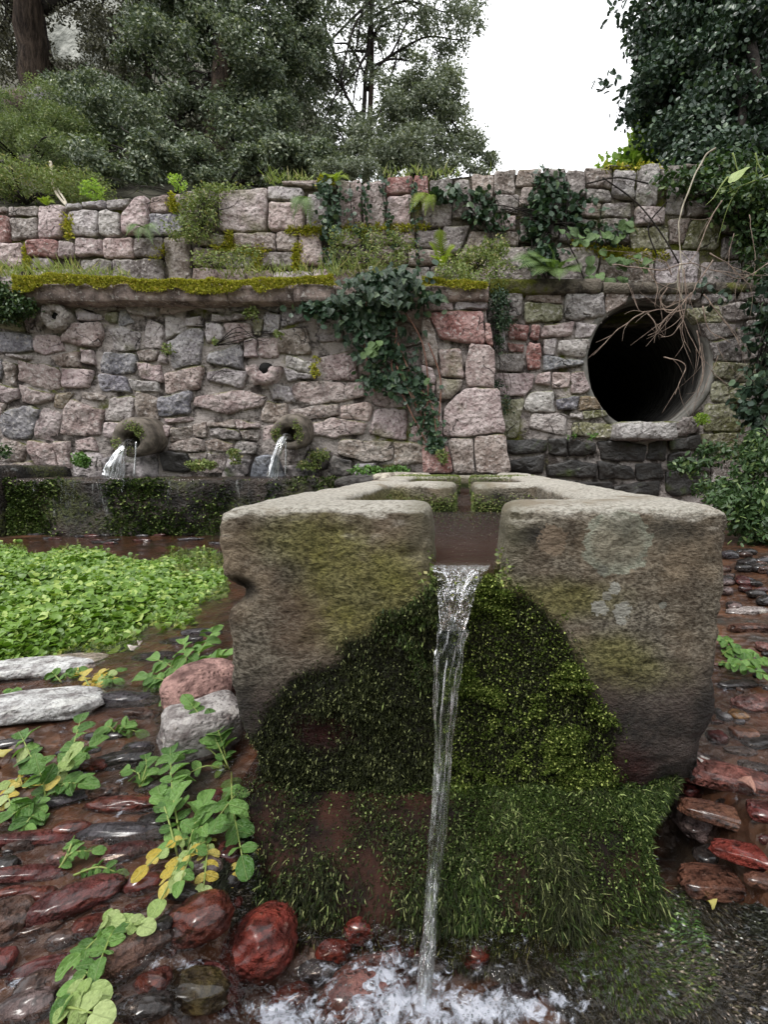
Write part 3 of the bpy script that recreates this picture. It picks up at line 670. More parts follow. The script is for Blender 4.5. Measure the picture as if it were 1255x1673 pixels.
def set_attr(me, name, vals):
    a = me.attributes.new(name, 'FLOAT', 'POINT'); a.data.foreach_set('value', np.asarray(vals, np.float32))

def mat_bed():
    t = NT('stream_silt'); p = t.pos(); n1 = t.noise(p, 9, 6, 0.62); n2 = t.noise(t.scale(p, (60, 25, 60)), 1.0, 4)
    col = t.mix(t.ramp(n1, 0.32, 0.68), (0.020, 0.008, 0.004), (0.115, 0.050, 0.024))
    col = t.mix(t.ramp(t.noise(p, 3.3, 4), 0.52, 0.66), col, (0.035, 0.030, 0.024))
    col = t.mix(t.ramp(t.voro(p, 45), 0.1, 0.42, True), col, t.mix(t.noise(p, 31, 2), (0.02, 0.018, 0.016), (0.10, 0.05, 0.03)))
    alg = t.attr('algae'); col = t.mix(alg, col, t.mix(n1, (0.004, 0.004, 0.0035), (0.018, 0.02, 0.01)))
    h = t.math('ADD', t.math('MULTIPLY', n1, .8), t.math('MULTIPLY', n2, .35)); h = t.math('ADD', h, t.math('MULTIPLY', t.voro(p, 45), .5))
    return t.done(t.pbsdf(col, t.math('MULTIPLY_ADD', n2, 0.5, 0.12), t.bump(h, 0.9, 0.012), 0.55))
def grid_mesh(name, xs, ys, zf, mat, attrs=None):
    X, Y = np.meshgrid(xs, ys, indexing='ij'); Z = zf(X, Y); V = np.stack([X, Y, Z], -1).reshape(-1, 3)
    idx = np.arange(len(xs) * len(ys)).reshape(len(xs), len(ys))
    q = np.stack([idx[:-1, :-1], idx[1:, :-1], idx[1:, 1:], idx[:-1, 1:]], -1).reshape(-1, 4)
    me = mesh_np(name, V, q, None, mat)
    return me, V
def denser(a, b, n, p=1.6):
    t = np.linspace(0, 1, n); return a + (b - a) * t ** p
ALG_L = [(362, 1395), (420, 1350), (560, 1370), (700, 1430), (745, 1500), (700, 1520), (640, 1500), (600, 1480), (500, 1490), (470, 1525), (390, 1510), (350, 1455)]
ALG_R = [(745, 1470), (860, 1500), (1000, 1520), (1130, 1450), (1180, 1470), (1255, 1500), (1300, 1560), (1300, 1700), (960, 1700), (900, 1640), (800, 1590), (770, 1600), (735, 1520)]
ALG_G = [(860, 1500), (980, 1540), (1110, 1470), (1165, 1560), (1165, 1640), (1060, 1680), (960, 1640), (880, 1570)]
xs = np.concatenate([np.linspace(-9, -2.2, 50)[:-1], np.linspace(-2.2, -.9, 60)[:-1], np.linspace(-.9, .9, 260)[:-1], np.linspace(.9, 2.4, 70)[:-1], np.linspace(2.4, 8, 40)])
ys = np.concatenate([np.linspace(-2.5, .3, 20)[:-1], np.linspace(.3, 1.0, 130)[:-1], np.linspace(1.0, 4.3, 110)])
me, Vg = grid_mesh('stream_bed', xs, ys, bed, mat_bed())
gx, gy = proj(np.where(Vg[:, 1:2] > .2, Vg, [[0, 5., 0]]))
nz = fbm(Vg, 30, 2, 8) * 14
am = np.maximum(sst(-12, 12, polydist(gx, gy, ALG_L) + nz), sst(-12, 12, polydist(gx, gy, ALG_R) + nz)); am[Vg[:, 1] < .2] = 0
set_attr(me, 'algae', am)
bedo = tag(link('stream_bed', me), kind='structure')
me, _ = grid_mesh('ground', np.linspace(-300, 300, 40), np.linspace(-200, 500, 40), lambda X, Y: X * 0 - .9, M['soil'])
tag(link('ground', me), kind='structure')

def mat_water(name, tint, murk, bscale, bstr, bdist, foam=False, stretch=(1, 1, 1)):
    t = NT(name); p = t.scale(t.pos(), stretch); n1 = t.noise(p, bscale, 4, .6, 0.6); n2 = t.noise(p, bscale * 3.7, 3, .6, .4)
    h = t.math('ADD', n1, t.math('MULTIPLY', n2, .4)); nr = t.bump(h, bstr, bdist)
    fr = t.n('ShaderNodeFresnel'); fr.inputs[0].default_value = 1.33; t.set(fr.inputs['Normal'], nr)
    tr = t.n('ShaderNodeBsdfTransparent'); tr.inputs[0].default_value = (*tint, 1)
    gl = t.n('ShaderNodeBsdfGlossy'); gl.inputs['Roughness'].default_value = .03; t.set(gl.inputs['Normal'], nr); gl.inputs[0].default_value = (1, 1, 1, 1)
    df = t.n('ShaderNodeBsdfDiffuse'); df.inputs[0].default_value = (.16, .12, .10, 1)
    m0 = t.n('ShaderNodeMixShader'); m0.inputs[0].default_value = murk; t.t.links.new(tr.outputs[0], m0.inputs[1]); t.t.links.new(df.outputs[0], m0.inputs[2])
    m1 = t.n('ShaderNodeMixShader'); t.set(m1.inputs[0], fr.outputs[0]); t.t.links.new(m0.outputs[0], m1.inputs[1]); t.t.links.new(gl.outputs[0], m1.inputs[2])
    last = m1.outputs[0]
    if foam:
        fo = t.n('ShaderNodeBsdfPrincipled'); fo.inputs['Base Color'].default_value = (.42, .44, .50, 1); fo.inputs['Roughness'].default_value = .25; t.set(fo.inputs['Normal'], nr)
        fn = t.math('ADD', t.attr('foam'), t.math('MULTIPLY_ADD', t.noise(t.pos(), 75, 5, .7, 1.0), 2.2, -1.1)); fn = t.math('ADD', fn, t.math('MULTIPLY_ADD', t.noise(t.pos(), 22, 3, .6, 1.5), 1.8, -.9))
        m2 = t.n('ShaderNodeMixShader'); t.set(m2.inputs[0], t.math('MULTIPLY', t.ramp(fn, .33, .95), .75)); t.t.links.new(last, m2.inputs[1]); t.t.links.new(fo.outputs[0], m2.inputs[2]); last = m2.outputs[0]
    return t.done(last)
wy = np.concatenate([np.linspace(.05, .3, 8)[:-1], np.linspace(.3, .85, 150)[:-1], np.linspace(.85, 3.7, 90)])
wx = np.concatenate([np.linspace(-6, -1.2, 40)[:-1], np.linspace(-1.2, .9, 360)[:-1], np.linspace(.9, 4, 30)])
imp = G(690, 1650, -.168)
def wz(X, Y):
    p = np.stack([X, Y, X * 0], -1); r = np.hypot(X - imp[0], Y - imp[1]); turb = np.exp(-(r / .17) ** 2) + .6 * np.exp(-(((X + .25) / .16) ** 2 + ((Y - .47) / .09) ** 2))
    return wl_(X, Y) + .0015 * fbm(p, 14, 3, 4) + turb * (.012 * fbm(p, 24, 3, 6) + .007 * fbm(p, 70, 2, 16)) + .006 * np.exp(-(r / .03) ** 2)
me, Vw = grid_mesh('stream_water', wx, wy, wz, mat_water('stream_water', (.88, .80, .74), .012, 38, .55, .012, True))
qx, qy = proj(np.where(Vw[:, 1:2] > .2, Vw, [[0, 5., 0]]))
fo = 0
for (fx, fy, rx, ry, s) in [(610, 1600, 95, 50, .8), (700, 1660, 110, 50, .75), (840, 1645, 110, 34, .95), (300, 1572, 60, 12, .55), (60, 1610, 90, 14, .3), (330, 1650, 70, 25, .35), (440, 1655, 60, 30, .75), (20, 1420, 60, 8, .2), (1205, 1590, 50, 40, .0), (510, 1660, 80, 30, .6)]:
    fo = fo + .78 * s * np.exp(-(((qx - fx) / rx) ** 2 + ((qy - fy) / ry) ** 2))
fo = np.where(Vw[:, 1] < .2, 0, fo); set_attr(me, 'foam', np.clip(fo, 0, 1))
tag(link('stream_water', me), kind='structure')

# ================================================================ THE STONE TROUGH
def box_(mb, x0, x1, y0, y1, z0, z1): mb.box(((x0 + x1) / 2, (y0 + y1) / 2, (z0 + z1) / 2), ((x1 - x0) / 2, (y1 - y0) / 2, (z1 - z0) / 2))
def remeshed(mb, voxel, smooth_n):
    me = bpy.data.meshes.new('tmp'); me.from_pydata(mb.v, [], mb.f); o = bpy.data.objects.new('tmp', me); COL.objects.link(o)
    m = o.modifiers.new('r', 'REMESH'); m.mode = 'VOXEL'; m.voxel_size = voxel
    s = o.modifiers.new('s', 'SMOOTH'); s.factor = .5; s.iterations = smooth_n
    dg = bpy.context.evaluated_depsgraph_get(); ev = o.evaluated_get(dg).to_mesh()
    n = len(ev.vertices); V = np.zeros(n * 3, np.float32); ev.vertices.foreach_get('co', V); V = V.reshape(-1, 3).astype(float)
    N = np.zeros(n * 3, np.float32); ev.vertices.foreach_get('normal', N); N = N.reshape(-1, 3).astype(float)
    L = np.zeros(len(ev.loops), np.int32); ev.loops.foreach_get('vertex_index', L)
    T = np.zeros(len(ev.polygons), np.int32); ev.polygons.foreach_get('loop_total', T)
    o.evaluated_get(dg).to_mesh_clear(); bpy.data.objects.remove(o); bpy.data.meshes.remove(me)
    st = np.concatenate([[0], np.cumsum(T)[:-1]]); Q = [L[s:s + 4] for s in st[T == 4]]; R = [L[s:s + 3] for s in st[T == 3]]
    return V, N, np.array(Q), (np.array(R) if len(R) else None)
mb = MB()
XL, XR, YF, YB, ZB, ZT = -.395, .432, .775, 3.58, -.10, .402
def tap(xa, xb, za, zb, y0, y1, za_x0, za_x1):      # a bar with slanting sides: bottom xa..xb, top za_x0..za_x1
    mb.add([(xa, y0, za), (xb, y0, za), (xb, y1, za), (xa, y1, za), (za_x0, y0, zb), (za_x1, y0, zb), (za_x1, y1, zb), (za_x0, y1, zb)],
           [(0, 3, 2, 1), (4, 5, 6, 7), (0, 1, 5, 4), (1, 2, 6, 5), (2, 3, 7, 6), (3, 0, 4, 7)])
tap(XL + .01, -.045, ZB, ZT, YF, .93, XL, -.060)
tap(.030, XR - .012, ZB, ZT, YF, .93, .068, XR - .005)
box_(mb, XL + .02, XR - .02, YF + .003, .94, ZB, .272)
tap(XL + .005, -.262, ZB, ZT, .80, YB, XL + .002, -.252); tap(.245, XR - .01, ZB, ZT, .80, YB, .238, XR - .006)
box_(mb, XL + .03, XR - .03, .85, YB, ZB, .20)
tap(-.30, -.040, .1, ZT - .004, 1.68, 1.93, -.30, -.034); tap(.036, .30, .1, ZT - .004, 1.68, 1.93, .028, .30); box_(mb, -.2, .2, 1.69, 1.92, .1, .28)
tap(-.30, -.036, .1, ZT - .003, 2.65, 2.92, -.30, -.030); tap(.03, .30, .1, ZT - .003, 2.65, 2.92, .028, .30); box_(mb, -.2, .2, 2.67, 2.9, .1, .28)
box_(mb, XL + .01, XR - .01, 3.42, YB, ZB, ZT - .02)
# fill the inside corners so that the basins end round
for (yy, s) in ((.93, 1), (1.68, -1), (1.93, 1), (2.65, -1), (2.92, 1)):
    for sx, xx in ((-1, -.253), (1, .24)):
        r = .07; pts = [(0, 0)] + [(r * (1 - math.sin(a)), r * (1 - math.cos(a))) for a in np.linspace(0, math.pi / 2, 6)]
        lo = [(xx + .02 * sx - sx * p[0] if i else xx + .03 * sx, yy - .02 * s + s * p[1] if i else yy - .03 * s, .1) for i, p in enumerate(pts)]
        hi = [(a, b, ZT - .001) for a, b, c in lo]; n = len(lo); base = len(mb.v); mb.v += lo + hi
        fl = [(i, (i + 1) % n, (i + 1) % n + n, i + n) for i in range(n)] + [tuple(range(n))[::-1], tuple(range(n, 2 * n))]
        if sx * s > 0: fl = [f[::-1] for f in fl]
        mb.f += [tuple(a + base for a in f) for f in fl]
V, N, Q, R = remeshed(mb, .0065, 46)
mid = (V[:, 2] + .05) / .45
front = np.exp(-((V[:, 1] - YF) / .05) ** 2)
D = .0065 * fbm(V, 7, 3, 21) + .0022 * fbm(V * [1, 1, 2.2], 38, 3, 25) * (1 + front)
D += -.0050 * np.abs(fbm(V * [.6, 1, 1.6], 55, 2, 29)) * front + .005 * fbm(V, 18, 3, 27) * front
V += N * D[:, None]
px_, py_ = proj(V)
# the bitten left flank, the undercut foot, the chipped right corner
def dent(cx, cy, rx, ry, depth, yl=.95):
    global V
    k = np.exp(-(((px_ - cx) / rx) ** 2 + ((py_ - cy) / ry) ** 2) ** 1.5) * (V[:, 1] < yl)
    V -= N * (k * depth)[:, None]
dent(385, 968, 28, 22, .026); dent(360, 975, 26, 16, .018); dent(372, 1235, 40, 30, .02); dent(1175, 1240, 45, 50, .02); dent(1190, 1110, 22, 14, .012); dent(1130, 1300, 60, 40, .025)
dent(850, 845, 26, 10, .004); dent(660, 850, 22, 8, .003); dent(560, 868, 60, 7, .003); dent(672, 905, 20, 8, .006); dent(420, 1290, 60, 30, .02); dent(1196, 905, 12, 26, .01)
V[:, 0] += -.006 * front * sst(.2, .34, V[:, 2]) * (V[:, 0] < -.3) + .012 * (V[:, 0] < -.3) * (1 - sst(-.06, .12, V[:, 2]))
# a crusted step line running down to the left from the notch
stepd = polydist(px_, py_, [(706, 958), (690, 985), (640, 1003), (600, 1040), (570, 1045), (545, 1090), (470, 1108), (440, 1150), (400, 1215), (385, 1330), (1120, 1330), (1070, 1300), (1010, 1245), (995, 1170), (950, 1120), (928, 1040), (880, 985), (820, 962), (790, 955)])
stepd = stepd + 9 * fbm(V, 34, 3, 55)
isf = (V[:, 1] < .83) & (N[:, 1] < -.2)
mossk = sst(-3, 7, stepd) * isf; mosssoft = sst(-16, 16, stepd + 16 * fbm(V, 70, 2, 57)) * isf
V -= N * (mossk * .004)[:, None]
red = (np.exp(-(((px_ - 525) / 60) ** 2 + ((py_ - 1195) / 34) ** 2) ** 2) + np.exp(-(((px_ - 1030) / 45) ** 2 + ((py_ - 1265) / 45) ** 2) ** 2)) * isf
me = mesh_np('stone_trough', V, Q, R)
set_attr(me, 'moss', mossk); set_attr(me, 'red', np.clip(red, 0, 1))
set_attr(me, 'chip', np.clip(np.exp(-(((px_ - 392) / 34) ** 2 + ((py_ - 965) / 24) ** 2) ** 2), 0, 1) * (V[:, 1] < .9))
def mat_trough():
    t = NT('trough_stone'); p = t.pos(); xyz = t.sep(p); g = t.n('ShaderNodeNewGeometry').outputs['Normal']; nn = t.sep(g)
    n1 = t.noise(p, 12, 6, .6); n2 = t.noise(t.scale(p, (1.0, 1.0, 1.45)), 120, 7, .66); n3 = t.noise(p, 5.2, 4, .6); n4 = t.noise(p, 260, 3, .6)
    brown = t.mix(t.ramp(n1, .34, .66), (.13, .095, .065), (.42, .335, .235))
    grey = t.mix(t.ramp(n2, .35, .65), (.13, .115, .09), (.38, .34, .27)); olive = t.mix(t.ramp(n2, .35, .65), (.075, .078, .014), (.33, .31, .07))
    # olive algae bloom patches on the dry face
    def blob(cx, cz, rx, rz, w=.35):
        dx = t.math('MULTIPLY', t.math('SUBTRACT', xyz[0], cx), 1 / rx); dz = t.math('MULTIPLY', t.math('SUBTRACT', xyz[2], cz), 1 / rz)
        d = t.math('SQRT', t.math('ADD', t.math('MULTIPLY', dx, dx), t.math('MULTIPLY', dz, dz)))
        d = t.math('ADD', d, t.math('MULTIPLY_ADD', t.noise(p, 24, 4, .6), w * 2, -w)); return d
    col = t.mix(t.ramp(n3, .35, .62), brown, grey)
    col = t.mix(t.ramp(n2, .36, .60), t.mix(.62, col, (.34, .29, .25), 'MULTIPLY'), col)
    fr = lambda cx, cz, rx, rz, a=1.3, b=.3, w=.35: t.ramp(blob(cx, cz, rx, rz, w), b, a, True)
    for q in [(.05, .22, .03, .08), (.14, .25, .12, .04), (-.11, .305, .075, .05), (-.25, .35, .10, .05), (-.10, .24, .05, .07), (-.17, .20, .10, .05), (.24, .16, .08, .04), (.27, .12, .10, .035), (-.2, .28, .08, .08)]:
        col = t.mix(t.math('MULTIPLY', fr(*q), .62), col, olive)
    col = t.mix(t.math('MULTIPLY', fr(-.275, .20, .05, .07), .5), col, (.16, .10, .065))
    col = t.mix(t.math('MULTIPLY', fr(.10, .355, .055, .018), .85), col, (.020, .018, .017))
    col = t.mix(t.math('MULTIPLY', fr(.33, .36, .07, .03), .5), col, (.05, .055, .05))
    # purple grey damp bottom corners
    dampz = t.ramp(t.math('ADD', xyz[2], t.math('MULTIPLY_ADD', n3, .16, -.08)), .10, .00, False)
    dampz = t.ramp(t.math('ADD', xyz[2], t.math('MULTIPLY_ADD', n3, .20, -.10)), .06, .19, True)
    damp = t.mix(t.ramp(n1, .4, .62), (.014, .011, .011), (.070, .050, .046))
    col = t.mix(t.math('MULTIPLY', dampz, .9), col, damp)
    # lichens
    def lich(cx, cz, r, c, k=.85, ring=False):
        dx = t.math('SUBTRACT', xyz[0], cx); dz = t.math('SUBTRACT', xyz[2], cz)
        d = t.math('SQRT', t.math('ADD', t.math('MULTIPLY', dx, dx), t.math('MULTIPLY', dz, dz)))
        d = t.math('ADD', d, t.math('MULTIPLY_ADD', t.noise(p, 110 if r < .03 else 50, 4, .7), r * (1.9 if r < .03 else .8), -r * (.95 if r < .03 else .4))); f = t.ramp(d, r * .93, r, True)
        if ring: f = t.math('MULTIPLY', f, t.math('MULTIPLY_ADD', t.ramp(d, r * .6, r * .95), .45, .4))
        f = t.math('MULTIPLY', t.math('MULTIPLY', f, k), t.ramp(nn[1], -.3, -.5, False) if False else t.ramp(xyz[1], .86, .84, False) if False else t.ramp(xyz[1], .83, .85, True))
        return f, c
    for px, py, r, c, k, ring in [(1010, 885, .056, (.50, .52, .42), .95, True), (905, 882, .024, (.36, .27, .19), .7, False), (1005, 962, .011, (.46, .45, .40), .95, False), (993, 974, .008, (.33, .32, .28), .8, False),
                            (980, 994, .013, (.46, .45, .40), .95, False), (1018, 997, .014, (.46, .45, .40), .95, False), (1016, 1014, .008, (.46, .45, .40), .95, False), (985, 932, .009, (.26, .26, .22), .8, False), (1085, 990, .006, (.3, .3, .26), .8, False)]:
        q = P(px, py, YF); f, c = lich(q[0], q[2], r, c, k, ring); col = t.mix(f, col, t.mix(n2, (.07, .07, .05), c) if ring else c) if not ring else t.mix(t.math('MULTIPLY', f, 1.0), col, t.mix(t.ramp(n2, .3, .6), (.24, .26, .20), c))
    # dry pale crust, with sky light painted in, on everything that looks up
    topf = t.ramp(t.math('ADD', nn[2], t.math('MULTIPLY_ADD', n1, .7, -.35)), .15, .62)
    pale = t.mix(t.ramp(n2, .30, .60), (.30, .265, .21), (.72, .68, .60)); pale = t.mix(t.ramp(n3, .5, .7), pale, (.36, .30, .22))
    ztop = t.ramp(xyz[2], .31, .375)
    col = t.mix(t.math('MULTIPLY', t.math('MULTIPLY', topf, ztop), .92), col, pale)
    # worn pale cheeks of the notch and dividers
    cheek = t.math('MULTIPLY', t.ramp(t.math('ABSOLUTE', xyz[0]), .105, .075, False) if False else t.ramp(t.math('ABSOLUTE', xyz[0]), .07, .12, True), t.ramp(xyz[2], .27, .34))
    col = t.mix(t.math('MULTIPLY', cheek, .55), col, t.mix(n1, (.13, .115, .06), (.30, .28, .20)))
    # waterline green then red brown bed inside the basins
    inside = t.math('MULTIPLY', t.ramp(xyz[1], .90, .93), t.ramp(t.math('ABSOLUTE', xyz[0]), .25, .29, True))
    col = t.mix(t.math('MULTIPLY', inside, t.ramp(t.math('ADD', xyz[2], t.math('MULTIPLY', n1, .03)), .335, .365, True)), col, (.035, .045, .012))
    col = t.mix(t.ramp(t.math('MULTIPLY', inside, t.ramp(xyz[2], .28, .30, True)), .2, .8), col, t.mix(n1, (.10, .045, .032), (.18, .09, .065)))
    mo = t.attr('moss'); col = t.mix(t.math('MULTIPLY', mo, .93), col, t.mix(n1, (.004, .005, .003), (.018, .019, .010)))
    col = t.mix(t.math('MULTIPLY', t.attr('red'), .85), col, t.mix(n1, (.02, .006, .006), (.07, .018, .015)))
    col = t.mix(t.math('MULTIPLY', t.attr('chip'), .8), col, (.014, .012, .010))
    h = t.math('ADD', t.math('MULTIPLY', n2, 1.0), t.math('MULTIPLY', n4, .25)); h = t.math('ADD', h, t.math('MULTIPLY', n1, .8))
    rough = t.math('SUBTRACT', .88, t.math('MULTIPLY', t.math('MAXIMUM', dampz, mo), .45))
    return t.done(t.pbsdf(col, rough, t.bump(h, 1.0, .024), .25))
me.materials.append(mat_trough())
tr = link('stone_trough', me)
tag(tr, 'long carved stone trough with notched end, moss covered front and clear water inside', 'water trough')
TV, TN, TQ = V, N, Q

# -- plinth under the trough
def plinth_pt(u, v):
    x = -.392 + .80 * u - (.115 * sst(.5, 1, u) - .02 * (1 - sst(0, .3, u))) * sst(0, .55, v); bul = .55 + .45 * math.sin(min(1, max(0, (u - .05) / .9)) * math.pi) + .25 * sst(.5, .9, u)
    prof = [(.90, -.075), (.775, -.082), (.742, -.088), (.712 - .012 * bul, -.102), (.690 - .030 * bul, -.125), (.672 - .045 * bul, -.155), (.665 - .052 * bul, -.185), (.66 - .05 * bul, -.24)]
    i = min(int(v * 7), 6); f = v * 7 - i; a, b = prof[i], prof[i + 1]
    return (x - .03 * (1 - v) * (u > .93), a[0] + (b[0] - a[0]) * f, a[1] + (b[1] - a[1]) * f)
nu, nv = 130, 42
PV = np.array([plinth_pt(i / nu, j / nv) for i in range(nu + 1) for j in range(nv + 1)])
PV[:, 1] -= .016 * fbm(PV, 9, 3, 61) + .005 * fbm(PV, 40, 2, 63)
ix = np.arange((nu + 1) * (nv + 1)).reshape(nu + 1, nv + 1)
PQ = np.stack([ix[:-1, :-1], ix[:-1, 1:], ix[1:, 1:], ix[1:, :-1]], -1).reshape(-1, 4)
# side flanks
fl = []
for side in (0, nu):
    ring = PV[ix[side]]; b = ring.copy(); b[:, 1] = .95; b[:, 0] += (.02 if side else -.0); fl.append((side, b))
AV = PV.tolist(); AQ = PQ.tolist()
for side, b in fl:
    n0 = len(AV); AV += b.tolist()
    for j in range(nv):
        f = [int(ix[side, j]), int(ix[side, j + 1]), n0 + j + 1, n0 + j]; AQ.append(f if side else f[::-1])
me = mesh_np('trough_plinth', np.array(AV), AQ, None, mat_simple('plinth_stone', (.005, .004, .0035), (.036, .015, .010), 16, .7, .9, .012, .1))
pl = tag(link('trough_plinth', me), 'squat mossy plinth stone carrying the front end of the trough', 'plinth')

# ================================================================ MOSS: thousands of little blades
def sample_faces(V, Q, w, n, rng):
    A, B, C, D_ = V[Q[:, 0]], V[Q[:, 1]], V[Q[:, 2]], V[Q[:, 3]]; ar = np.linalg.norm(np.cross(C - A, D_ - B), axis=1) * .5
    pr = ar * w; pr = pr / pr.sum(); k = rng.choice(len(Q), n, p=pr); u = rng.random(n)[:, None]; v = rng.random(n)[:, None]
    nn = np.cross(C - A, D_ - B)[k]; nn /= np.linalg.norm(nn, axis=1, keepdims=True) + 1e-12
    return (A[k] * (1 - u) + B[k] * u) * (1 - v) + (D_[k] * (1 - u) + C[k] * u) * v, nn
def blades(name, Pb, D, Nn, L, W, mat, curl=.5, rng=RNG):
    """Pb roots, D growth direction, Nn surface normal, L lengths, W widths: two-segment tapering blades"""
    n = len(Pb); D = D / (np.linalg.norm(D, axis=1, keepdims=True) + 1e-9); S = np.cross(D, Nn + rng.normal(0, .5, (n, 3))); S /= np.linalg.norm(S, axis=1, keepdims=True) + 1e-9
    L = L[:, None]; W = W[:, None]; m = Pb + D * L * .5 + Nn * L * curl * .3; t = Pb + D * L + Nn * L * curl * .1
    V = np.stack([Pb - S * W * .5, Pb + S * W * .5, m + S * W * .6, m - S * W * .6, t], 1).reshape(-1, 3)
    b = np.arange(n)[:, None] * 5
    return mesh_np(name, V, b + np.array([[0, 1, 2, 3]]), b + np.array([[3, 2, 4]]), mat)
def quad_moss(Pb, Nn, S, rng):
    """tiny rhombic leaflets facing about"""
    n = len(Pb); d = Nn * .8 + rng.normal(0, .6, (n, 3)) + np.array([0, 0, -.15]); d /= np.linalg.norm(d, axis=1, keepdims=True)
    s = np.cross(d, rng.normal(0, 1, (n, 3))); s /= np.linalg.norm(s, axis=1, keepdims=True); S = S[:, None]
    V = np.stack([Pb, Pb + d * S * .55 + s * S * .36, Pb + d * S, Pb + d * S * .55 - s * S * .36], 1).reshape(-1, 3)
    return V
moss = empty('trough_moss', (0.02, .77, .1), 'wet green and black moss hanging down the trough front beside the stream', 'moss')
moss['kind'] = 'stuff'
fc = TV[TQ].mean(1); fn = np.cross(TV[TQ[:, 2]] - TV[TQ[:, 0]], TV[TQ[:, 3]] - TV[TQ[:, 1]]); fn /= np.linalg.norm(fn, axis=1, keepdims=True) + 1e-12
fpx, fpy = proj(fc); fm = mosssoft[TQ].mean(1); fr_ = np.clip(red, 0, 1)[TQ].mean(1)
clump = fbm(fc, 17, 3, 71) * 1.5
rng = np.random.default_rng(3)
# right cheek: bushy bright leaflets
jetx = np.interp(fpy, [940, 1100, 1300, 1650], [750, 730, 718, 692])
rightw = fm * (1 - .93 * fr_) * sst(-12, 20, fpx - jetx) * (1 - .5 * sst(930, 1010, fpx) * sst(1080, 1160, fpy)) * np.clip(.3 + clump * 2.0, .03, 1.5)
p, n = sample_faces(TV, TQ, rightw, 66000, rng)
bump_ = .012 * np.clip(fbm(p, 17, 3, 71) * 1.6 + .3, 0, 1)
bump_ = bump_ * 1.9; p = p + n * (rng.random(len(p)) * bump_ + .001)[:, None]
V1 = quad_moss(p, n, rng.uniform(.0022, .0058, len(p)), rng); b = np.arange(len(p))[:, None] * 4
kid('moss_leaflets', mesh_np('moss_leaflets', V1, b + np.array([[0, 1, 2, 3]]), None, M['gmoss'], False), moss)['kind'] = 'stuff'
# left cheek: dark strings
leftw = fm * (1 - .93 * fr_) * sst(10, -14, fpx - jetx) if False else fm * (1 - .93 * fr_) * (1 - sst(-14, 14, fpx - jetx)) * (.25 + .75 * sst(400, 600, fpx + .35 * (fpy - 1200))) * np.clip(.2 + clump * 2.2, .02, 1.6)
p, n = sample_faces(TV, TQ, leftw + .2 * fm * (1 - .9 * fr_), 26000, rng)
D = n * .75 + np.array([0, 0, -1.0]) + rng.normal(0, .6, p.shape); p = p + n * (rng.random(len(p)) * .016 * np.clip(fbm(p, 17, 3, 71) * 1.6 + .3, 0, 1))[:, None]
kid('moss_strings', blades('moss_strings', p, D, n, rng.uniform(.003, .009, len(p)), rng.uniform(.0007, .0016, len(p)), M['dmoss']), moss)['kind'] = 'stuff'
p, n = sample_faces(TV, TQ, leftw + .15 * fm * (1 - .9 * fr_), 34000, rng); p = p + n * (rng.random(len(p)) * .016 * np.clip(fbm(p, 17, 3, 71) * 1.6 + .3, 0, 1))[:, None]
V1 = quad_moss(p, n, rng.uniform(.002, .005, len(p)), rng); b = np.arange(len(p))[:, None] * 4
kid('dark_leaflets', mesh_np('dark_leaflets', V1, b + np.array([[0, 1, 2, 3]]), None, M['dmoss'], False), moss)['kind'] = 'stuff'
# lighter tips near the notch edge
w2 = fm * (1 - .9 * fr_) * np.exp(-((fpx - 700) / 60) ** 2) * (1 - sst(1000, 1180, fpy)) * np.clip(.1 + clump * 2, 0, 1)
p, n = sample_faces(TV, TQ, w2 + 1e-9, 2600, rng)
kid('moss_tips', blades('moss_tips', p + n * .003, n * .6 + np.array([0, 0, -1.]) + rng.normal(0, .3, p.shape), n, rng.uniform(.006, .013, len(p)), rng.uniform(.0012, .0026, len(p)), M['hmoss']), moss)['kind'] = 'stuff'
# little cushions where the lip meets the water, and on the divider ends
w3 = np.zeros(len(fc))
for (a, b_, c_, r) in [(-.05, .80, .285, .022), (.035, .80, .295, .024), (.045, .80, .275, .03), (-.05, .78, .262, .02), (-.10, 1.69, .31, .10), (.10, 1.69, .31, .10), (-.04, 1.72, .33, .03), (.035, 1.72, .34, .035), (-.12, 2.7, .385, .10), (.10, 2.66, .40, .07)]:
    w3 += np.exp(-((fc[:, 0] - a) ** 2 * (1 if r < .05 else .3) + (fc[:, 1] - b_) ** 2 + (fc[:, 2] - c_) ** 2 * (1 if r < .05 else 6)) / r ** 2)
w3 *= ((fc[:, 2] < .37) | (fc[:, 1] > 2.4))
p, n = sample_faces(TV, TQ, w3, 9000, rng); V1 = quad_moss(p, n, rng.uniform(.004, .010, len(p)), rng); b = np.arange(len(p))[:, None] * 4
kid('lip_moss', mesh_np('lip_moss', V1, b + np.array([[0, 1, 2, 3]]), None, M['herb'], False), moss)['kind'] = 'stuff'
